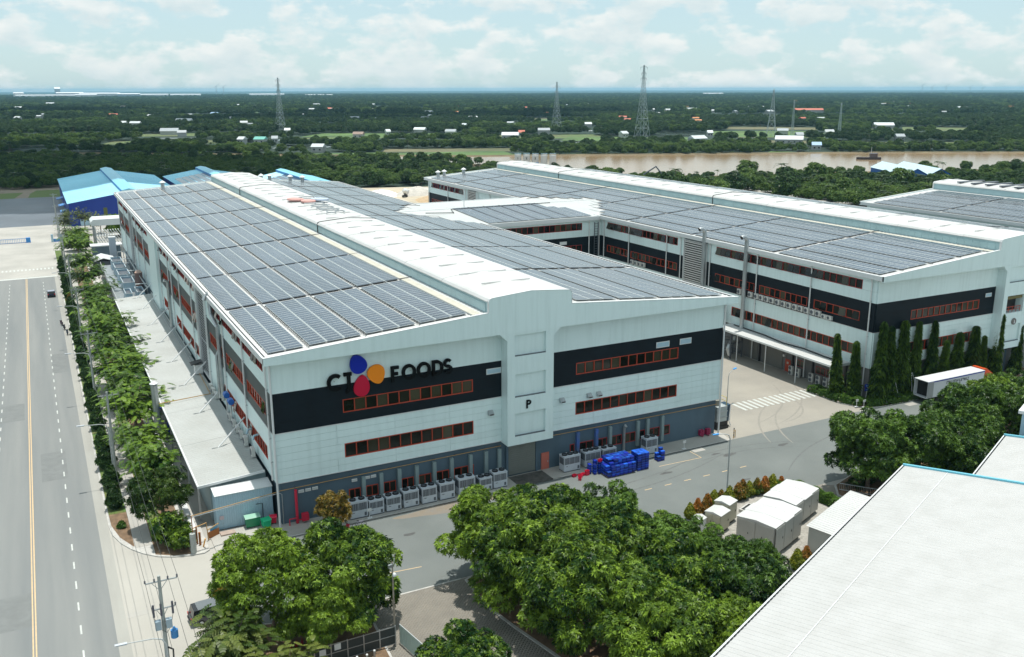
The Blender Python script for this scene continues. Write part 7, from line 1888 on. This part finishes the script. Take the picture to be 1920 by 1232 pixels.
for i, (az, d, h) in enumerate(((-17.3, 7000, 95), (-16.9, 7100, 90), (23.4, 8200, 95), (23.9, 8200, 80), (24.6, 8300, 85), (25.8, 8300, 80), (26.4, 8400, 70))):
    a = R(27.3 + az)
    t = thing('harbour_crane', 'faint crane silhouette on the horizon, %s from the left' % ORD[i], 'crane', (CAM.x + d * math.sin(a), CAM.y + d * math.cos(a), -.6), -a, 'cranes on the horizon')
    mb = MB(); mb.tube([(0, 0, 0), (0, 0, h * .8)], 1.6, 5); mb.build('tower', FARC, t, fix=False); mb = MB(); mb.tube([(-h * .15, 0, h * .7), (h * .25, 0, h)], 1.1, 5); mb.build('jib', FARC, t, fix=False)

# ------------------------------------------------------------------ houses scattered over the plain
HOUSES = [(174, 2619, 19, 'w'), (232, 2803, 21, 'w'), (269, 2840, 27, 'w'), (265, 2586, 10, 'w'), (150, 2125, 12, 'g'), (-34, 1774, 10, 'w'), (121, 1380, 16, 'w'), (107, 1404, 8, 'w'), (201, 1461, 26, 'w'), (128, 1070, 22, 'g'), (135, 1022, 10, 'w'), (265, 1319, 11, 'w'), (292, 1546, 9, 'w'), (553, 2816, 33, 'w'), (572, 2705, 27, 'w'), (419, 2227, 13, 'w'), (530, 2223, 13, 'w'), (325, 1902, 17, 'b'), (165, 837, 7, 'w'), (181, 828, 12, 't'), (197, 680, 11, 'w'), (262, 1808, 11, 'g'), (43, 3298, 12, 'w'), (-19, 3341, 18, 'w'), (469, 4229, 47, 'r'), (256, 1023, 7, 'w'), (197, 837, 6, 'g'), (862, 2128, 23, 'b'), (821, 1974, 13, 'b'), (1004, 1923, 11, 'r'), (1043, 1898, 13, 'w'), (799, 2218, 28, 'g'), (735, 2116, 13, 'w'), (637, 1501, 7, 'w'), (506, 1060, 6, 'w'), (402, 961, 15, 'w'), (413, 893, 13, 'g'), (299, 883, 12, 'n'), (433, 782, 19, 'w'), (472, 830, 7, 'r'), (523, 870, 15, 'g'), (673, 1012, 10, 'w'), (1309, 1967, 9, 'r'), (1191, 1641, 12, 'r'), (1305, 1732, 9, 'w'), (1203, 1542, 12, 'w'), (1252, 1566, 12, 't'), (349, 929, 5, 'w'), (558, 754, 8, 'w'), (562, 631, 18, 'w'), (629, 576, 28, 'w'), (757, 721, 13, 'g'), (582, 494, 8, 'b'), (989, 780, 27, 'w'), (781, 673, 10, 'w'), (764, 562, 9, 'g'), (1521, 1454, 69, 'r'), (1690, 1554, 22, 'r'), (1909, 1507, 18, 'w'), (1900, 1356, 25, 'w'), (2055, 1413, 13, 'w'), (2076, 1400, 22, 'o'), (2073, 1355, 39, 'w'), (1779, 1432, 21, 'g'), (3576, 3930, 41, 'w'), (4681, 3421, 102, 'r'), (6860, 4826, 58, 'r'), (6267, 4268, 39, 'r'), (1343, 1645, 34, 'w'), (1348, 1562, 16, 'w'), (1540, 1696, 27, 'w'), (1733, 1827, 15, 'w'), (652, 723, 6, 'w'), (702, 638, 8, 'g')]
HW = M('house_wall', (.40, .41, .40), .8, var=.08, scale=.05)
HR = {'w': M('tin_roof_white', (.50, .54, .55), .5, rnd=.25), 'g': M('tin_roof_grey', (.32, .36, .38), .55), 'b': M('tin_roof_blue', (.28, .42, .58), .5), 'r': M('tile_roof_red', (.50, .14, .09), .7), 'o': M('tile_roof_orange', (.55, .22, .08), .7), 't': M('tin_roof_green', (.15, .45, .38), .5), 'n': M('tin_roof_brown', (.28, .2, .16), .7)}
HNAME = {'w': 'white-roofed', 'g': 'grey-roofed', 'b': 'blue-roofed', 'r': 'red-roofed', 'o': 'orange-roofed', 't': 'green-roofed', 'n': 'brown-roofed'}
HCOUNT = {}
for c in HOUSES: HCOUNT[c[3]] = HCOUNT.get(c[3], 0) + 1
HSORT = {k: sorted([h for h in HOUSES if h[3] == k], key=lambda h: math.atan2(h[0] - CAM.x, h[1] - CAM.y)) for k in HCOUNT}
for i, (x, y, w, c) in enumerate(HOUSES):
    k = HSORT[c].index((x, y, w, c)); d = math.hypot(x - CAM.x, y - CAM.y)
    w = max(w, 5) * .9; dp = min(max(8.5, w * .6), 30); h = 4.4 if w < 26 else 6.0
    tall = (x, y) in ((1004, 1923), (1203, 1542), (1900, 1356), (1909, 1507), (2055, 1413))
    if tall: h *= 1.8
    t = thing('far_house', 'far %s house, %s among the far trees' % (HNAME[c], '%s of that roof colour from the left' % ORD[k] if k < len(ORD) else 'one of those right of the tall pylon'), 'house', (x, y, -.6), R((i * 53) % 50 - 45), 'far houses among the trees')
    mb = MB(); mb.bb(-w / 2, w / 2, -dp / 2, dp / 2, 0, h); mb.build('wall', HW, t, fix=False)
    rh = min(3.4, dp * .3)
    mb = MB(); mb.prism([(-w / 2 - .5, -dp / 2 - .6, h), (-w / 2 - .5, dp / 2 + .6, h), (-w / 2 - .5, 0, h + rh)], (w + 1, 0, 0)); mb.build('roof', HR[c], t)
    if d < 1100 or tall:
        for q in range(max(2, int(w / 5))):
            o = piece('window', t, (-w / 2 + (q + .5) * w / max(2, int(w / 5)), -dp / 2 - .04, h * .5), (1.4, .06, 1.3), GLASSD)

qh = random.Random(33)
for i in range(90):
    az = R(27.3 + qh.uniform(-28, 29)); d = qh.choice((1500, 2000, 2400, 2800, 3200, 3700)) + qh.uniform(-150, 150)
    x, y = CAM.x + d * math.sin(az), CAM.y + d * math.cos(az); w = qh.uniform(8, 22) * d / 2400; c = qh.choice('wwwwwggbrro')
    t = thing('distant_house', 'tiny roof of a distant house on the hazy plain', 'house', (x, y, -.6), R(qh.uniform(-60, 20)), 'tiny distant houses on the plain')
    dp = w * .6; h = 5.0; HOUSES.append((x, y, w, c))
    mb = MB(); mb.bb(-w / 2, w / 2, -dp / 2, dp / 2, 0, h); mb.build('wall', HW, t, fix=False)
    mb = MB(); mb.prism([(-w / 2 - .5, -dp / 2 - .6, h), (-w / 2 - .5, dp / 2 + .6, h), (-w / 2 - .5, 0, h + dp * .26)], (w + 1, 0, 0)); mb.build('roof', HR[c], t)

# ------------------------------------------------------------------ woods: far-off mass built from instanced trees
def wood_tree(seed, mat, rad, h, n, ll, lw, base):
    r = np.random.default_rng(seed); cz = h * .58
    lumps = [((0, 0, cz), (rad * .8, rad * .8, h * .38))]
    for k in range(9):
        a = r.uniform(0, 6.28); e = r.uniform(-.3, 1.3); s = rad * r.uniform(.3, .48)
        lumps.append(((math.cos(a) * math.cos(e) * rad * .75, math.sin(a) * math.cos(e) * rad * .75, cz + math.sin(e) * h * .34), (s, s, s * .85)))
    P, N = lump_points(lumps, n, r); N = unit(N * .7 + np.array([0, 0, .6]))
    V, F, T = leaf_cloud(P, N, np.clip(r.normal(.4, .24, n), 0, 1.1), 5, ll, lw, .3, 0, 55, seed)
    return mesh_np('wood_tree', V, F, mat, tint=T)
def palm_mesh(seed, h, nf, ln, mat=L_PALM, trunk=True):
    r = np.random.default_rng(seed); P = []; D = []
    for k in range(nf):
        a = r.uniform(0, 6.28); P.append((0, 0, h)); D.append((math.cos(a), math.sin(a), r.uniform(.1, 1.1)))
    V, F, T = fronds(P, D, np.clip(r.normal(.4, .25, nf), 0, 1), ln, ln * .16, 9, .55, seed, vshape=.35)
    mi = np.zeros(len(F), int)
    if trunk:
        mb = MB(); mb.tube([(0, 0, -.2), (.15, 0, h * .5), (0, 0, h)], [.22, .16, .14], 6); b = len(V)
        V = np.concatenate([V, np.array(mb.v)]); F2 = [list(np.array(f) + b) for f in mb.f if len(f) == 4]
        F = np.concatenate([F, np.array(F2)]); mi = np.concatenate([mi, np.ones(len(F2), int)]); T = np.concatenate([T, np.zeros(len(mb.v))])
    return mesh_np('palm', V, F, [mat, TRUNK], mi, tint=T)
wm = [wood_tree(301, L_WOOD, 5.0, 10.5, 520, 1.05, .5, 2), wood_tree(302, L_WOOD, 4.4, 9.0, 460, 1.0, .5, 2), wood_tree(303, L_WOODL, 4.8, 9.5, 500, 1.05, .5, 2), wood_tree(304, L_WOODL, 3.6, 7.0, 380, .9, .45, 1), palm_mesh(305, 8.5, 22, 4.2), palm_mesh(306, .4, 26, 6.0, trunk=False)]
proto_col = bpy.data.collections.new('wood_prototypes')
for i, m_ in enumerate(wm):
    o = bpy.data.objects.new('wood_prototype_%d' % i, m_); proto_col.objects.link(o)

def in_poly(px, py, poly):
    inside = np.zeros(len(px), bool); n = len(poly); j = n - 1
    for i in range(n):
        xi, yi = poly[i]; xj, yj = poly[j]
        c = ((yi > py) != (yj > py)) & (px < (xj - xi) * (py - yi) / (yj - yi + 1e-12) + xi)
        inside ^= c; j = i
    return inside
RIV = rf + rn
def scatter(d0, d1, step, rr, az0=-46, az1=46):
    n = int(0.5 * R(az1 - az0) * (d1 ** 2 - d0 ** 2) / step ** 2)
    d = np.sqrt(rr.uniform(d0 ** 2, d1 ** 2, n)); a = R(27.3) + np.radians(rr.uniform(az0, az1, n))
    return CAM.x + d * np.sin(a), CAM.y + d * np.cos(a), d
rr = np.random.default_rng(5)
XS, YS, SC, ID = [], [], [], []
CLEAR = [(h[0], h[1], h[2] * .6 + 7) for h in HOUSES] + [(x, y, 9) for x, y in ((548.7, 706), (586, 949), (260.8, 1076), (697, 675))]
for d0, d1, step, smul in ((230, 560, 4.6, .66), (560, 1000, 5.6, .68), (1000, 1900, 8.0, .82), (1900, 4600, 15.0, 1.2), (4600, 9300, 28.0, 1.35)):
    x, y, d = scatter(d0, d1, step, rr)
    keep = ~in_poly(x, y, RIV)
    keep &= ~((x > -66) & (x < 30) & (y < 452)) & ~((x >= 30) & (x < 300) & (y < 262)) & ~((x >= 30) & (x < 128) & (y < 410)) & ~((x > 84) & (x < 176) & (y < 372)) & ~((y < 60) & (x < 330))
    # keep a strip of open water clear of overhanging copies
    for (ax, ay), (bx, by) in list(zip(rf[:-1], rf[1:])) + list(zip(rn[:-1], rn[1:])):
        vx, vy = bx - ax, by - ay; L2 = vx * vx + vy * vy
        tt = np.clip(((x - ax) * vx + (y - ay) * vy) / L2, 0, 1); dd = np.hypot(x - ax - tt * vx, y - ay - tt * vy)
        keep &= dd > 4.5
    for cx, cy, cr in CLEAR:
        if cr > 0:
            # clear the house and the strip in front of it towards the factory
            u = np.array([CAM.x - cx, CAM.y - cy]); u /= np.linalg.norm(u)
            a_ = (x - cx) * u[0] + (y - cy) * u[1]; b_ = np.abs(-(x - cx) * u[1] + (y - cy) * u[0])
            keep &= ~((b_ < cr * .75) & (a_ > -cr) & (a_ < cr + 22 + 0.055 * np.hypot(cx, cy)))
    for ox in [o for o in bpy.data.objects if o.name.startswith(('pond', 'open_field'))]:
        bb = ox.dimensions; c_, s_ = math.cos(-ox.rotation_euler[2]), math.sin(-ox.rotation_euler[2])
        w_ = max(v.co.x for v in ox.data.vertices); h_ = max(v.co.y for v in ox.data.vertices)
        lx = (x - ox.location.x) * c_ - (y - ox.location.y) * s_; ly = (x - ox.location.x) * s_ + (y - ox.location.y) * c_
        keep &= ~((np.abs(lx) < w_) & (ly < h_) & (ly > -h_ - (30 if ox.name.startswith('pond') else 0) - 0.04 * ox.location.length))
    # the twin-gabled shed and the tanks stand clear
    keep &= ~((np.abs((x - 424.6) * .878 - (y - 265.5) * .479) < 17) & (np.abs((x - 424.6) * .479 + (y - 265.5) * .878) < 31)) & ~((np.hypot(x - 287, y - 460) < 24))
    x, y, d = x[keep], y[keep], d[keep]
    f = np.sin(x * .011 + 1.3) * np.cos(y * .013 - .4) + .6 * np.sin(x * .031 + y * .023) + rr.normal(0, .35, len(x))
    near_r = np.full(len(x), 999.0)
    for (ax, ay), (bx, by) in list(zip(rf[:-1], rf[1:])) + list(zip(rn[:-1], rn[1:])):
        vx, vy = bx - ax, by - ay; L2 = vx * vx + vy * vy
        tt = np.clip(((x - ax) * vx + (y - ay) * vy) / L2, 0, 1); near_r = np.minimum(near_r, np.hypot(x - ax - tt * vx, y - ay - tt * vy))
    idx = np.where(f > .25, np.where(rr.random(len(x)) < .6, 2, 3), np.where(rr.random(len(x)) < .5, 0, 1))
    idx = np.where((near_r < 75) & (rr.random(len(x)) < .75), np.where(rr.random(len(x)) < .5, 2, 3), idx)
    idx = np.where((rr.random(len(x)) < .10) & (d < 1900), 4, idx)
    idx = np.where((near_r < 22) & (rr.random(len(x)) < .55), 5, idx)
    XS.append(x); YS.append(y); ID.append(idx); SC.append(smul * rr.uniform(.7, 1.25, len(x)) * np.where(idx == 5, .8, 1) * np.where((near_r < 70) & (d < 640), .72, 1) * np.where((d < 560) & (idx < 4), .95, 1))
X_, Y_, S_, I_ = map(np.concatenate, (XS, YS, SC, ID))

def instancer(name, label, x, y, s, idx, seed=3):
    me = bpy.data.meshes.new(name)
    me.vertices.add(len(x)); me.vertices.foreach_set('co', np.stack([x, y, np.full(len(x), -.6)], 1).astype(np.float32).ravel())
    r = np.random.default_rng(seed)
    for nm, v, tp in (('inst_scale', s, 'FLOAT'), ('inst_rot', r.uniform(0, 6.283, len(x)), 'FLOAT'), ('inst_id', idx, 'INT')):
        at = me.attributes.new(nm, tp, 'POINT'); at.data.foreach_set('value', np.asarray(v, dtype=np.float32 if tp == 'FLOAT' else np.int32))
    o = link(name, me, None, label=label, cat='woods', kind='stuff')
    ng = bpy.data.node_groups.new(name + '_nodes', 'GeometryNodeTree')
    ng.interface.new_socket('Geometry', in_out='INPUT', socket_type='NodeSocketGeometry'); ng.interface.new_socket('Geometry', in_out='OUTPUT', socket_type='NodeSocketGeometry')
    N_ = ng.nodes.new; gi = N_('NodeGroupInput'); go = N_('NodeGroupOutput'); ip = N_('GeometryNodeInstanceOnPoints'); ci = N_('GeometryNodeCollectionInfo')
    ci.inputs['Collection'].default_value = proto_col; ci.inputs['Separate Children'].default_value = True; ci.inputs['Reset Children'].default_value = True
    ip.inputs['Pick Instance'].default_value = True
    def attr(n, tp):
        a = N_('GeometryNodeInputNamedAttribute'); a.data_type = tp; a.inputs['Name'].default_value = n; return a.outputs['Attribute']
    cx = N_('ShaderNodeCombineXYZ'); e2r = N_('FunctionNodeEulerToRotation'); k = ng.links.new
    k(attr('inst_rot', 'FLOAT'), cx.inputs['Z']); k(cx.outputs[0], e2r.inputs[0])
    k(gi.outputs[0], ip.inputs['Points']); k(ci.outputs[0], ip.inputs['Instance']); k(attr('inst_id', 'INT'), ip.inputs['Instance Index'])
    k(e2r.outputs[0], ip.inputs['Rotation']); k(attr('inst_scale', 'FLOAT'), ip.inputs['Scale']); k(ip.outputs[0], go.inputs[0])
    md = o.modifiers.new('scatter', 'NODES'); md.node_group = ng
    return o
instancer('woods', 'dark mixed woods covering the plain to the horizon', X_, Y_, S_, I_)
print('woods', len(X_))
# single trees one can tell apart on the near bank behind the halls
ind = [(236, 282), (252, 262), (268, 270), (285, 300), (246, 306), (300, 262), (322, 255), (338, 268), (352, 246), (366, 280), (322, 285), (300, 232), (330, 225), (352, 222), (378, 232), (262, 236), (282, 248), (384, 210), (360, 300), (345, 312)]
INDO = sorted(ind, key=lambda q: math.atan2(q[0] - CAM.x, q[1] - CAM.y))
for i, (x, y) in enumerate(ind):
    t = thing('bank_tree', 'single green tree on the near river bank behind the second hall, %s planted' % ORD[i] if False else 'green tree on the near bank behind the second hall, %s from the left' % ORD[INDO.index((x, y))], 'tree', (x, y, -.3), i * 1.3, 'single trees on the near bank')
    k = i % 5; s = 1.0 + .25 * ((i * 7) % 5) / 5; t.scale = (s, s, s)
    link('crown', wm[(2, 0, 3, 4, 2)[k]], t)
    if k != 3: mb = MB(); mb.tube([(0, 0, -.2), (.1, 0, 4.5)], [.28, .18], 6); mb.build('trunk', TRUNK, t, fix=False)
fence_y = thing('batching_fence', 'small blue hut among the palms on the near bank', 'hut', (364, 294, 0))
mb = MB(); mb.bb(-4, 4, -2.5, 2.5, 0, 3.4); mb.build('wall', M('hut_blue', (.03, .22, .5), .5), fence_y, fix=False); mb = MB(); mb.prism([(-4.4, -3, 3.4), (-4.4, 3, 3.4), (-4.4, 0, 4.4)], (8.8, 0, 0)); mb.build('roof', LBLUE, fence_y)
# ------------------------------------------------------------------ air: haze box
hz = MB(); hz.bb(-24000, 24500, -400, 30000, -2.0, 79.0)
hm = bpy.data.materials.new('haze_air'); hm.use_nodes = True
nt = hm.node_tree; nt.nodes.clear()
out = nt.nodes.new('ShaderNodeOutputMaterial'); pv_ = nt.nodes.new('ShaderNodeVolumePrincipled')
pv_.inputs['Color'].default_value = (0.40, 0.76, 0.98, 1); pv_.inputs['Density'].default_value = 0.00005
pv_.inputs['Anisotropy'].default_value = 0.0
nt.links.new(pv_.outputs['Volume'], out.inputs['Volume'])
ho = hz.build('haze', hm, kind='stuff')

# fair-weather cumulus drifting over the plain: their shade lies on the far yard and the woods behind it
cmat = bpy.data.materials.new('cloud_vapour'); cmat.use_nodes = True
ct = cmat.node_tree; ct.nodes.clear()
co = ct.nodes.new('ShaderNodeOutputMaterial'); cd_ = ct.nodes.new('ShaderNodeBsdfDiffuse'); ctl = ct.nodes.new('ShaderNodeBsdfTranslucent'); ctr = ct.nodes.new('ShaderNodeBsdfTransparent')
m1 = ct.nodes.new('ShaderNodeMixShader'); m2 = ct.nodes.new('ShaderNodeMixShader'); m1.inputs[0].default_value = .6
cn_ = ct.nodes.new('ShaderNodeTexNoise'); cn_.inputs['Scale'].default_value = .012; cn_.inputs['Detail'].default_value = 5
cg = ct.nodes.new('ShaderNodeNewGeometry'); cm_ = ct.nodes.new('ShaderNodeMapRange'); cm_.inputs['From Min'].default_value = .35; cm_.inputs['From Max'].default_value = .65; cm_.inputs['To Min'].default_value = .55; cm_.inputs['To Max'].default_value = .95
for n_ in (cd_, ctl): n_.inputs['Color'].default_value = (.95, .95, .95, 1)
k_ = ct.links.new
k_(cg.outputs['Position'], cn_.inputs['Vector']); k_(cn_.outputs['Fac'], cm_.inputs['Value']); k_(cm_.outputs['Result'], m2.inputs[0])
k_(cd_.outputs[0], m1.inputs[1]); k_(ctl.outputs[0], m1.inputs[2]); k_(ctr.outputs[0], m2.inputs[1]); k_(m1.outputs[0], m2.inputs[2]); k_(m2.outputs[0], co.inputs[0])
def cloud(cx, cy, rx, ry, n, seed, alt=640):
    q = random.Random(seed); bm = bmesh.new()
    for i in range(n):
        a = q.uniform(0, 6.28); t = math.sqrt(q.random()) * .82
        s = q.uniform(.22, .40) * min(rx, ry)
        mtx = Matrix.Translation((cx + math.cos(a) * rx * t, cy + math.sin(a) * ry * t, alt + q.uniform(0, 60))) @ Matrix.Diagonal((s, s, s * .4, 1))
        bmesh.ops.create_icosphere(bm, subdivisions=3, radius=1.0, matrix=mtx)
    for v in bm.verts:
        v.co.z = max(v.co.z, alt - 12 + 6 * math.sin(v.co.x * .05))
    me = bpy.data.meshes.new('cloud'); bm.to_mesh(me); bm.free(); me.materials.append(cmat)
    for p in me.polygons: p.use_smooth = True
    return link('cloud', me, kind='stuff')
_off = (SUN_DIR.x / SUN_DIR.z * 640, SUN_DIR.y / SUN_DIR.z * 640)
cloud(-75 + _off[0], 655 + _off[1], 215, 375, 30, 4)
cloud(620 + _off[0], 1560 + _off[1], 620, 260, 30, 9)
cloud(-160 + _off[0], 2100 + _off[1], 420, 330, 22, 12)
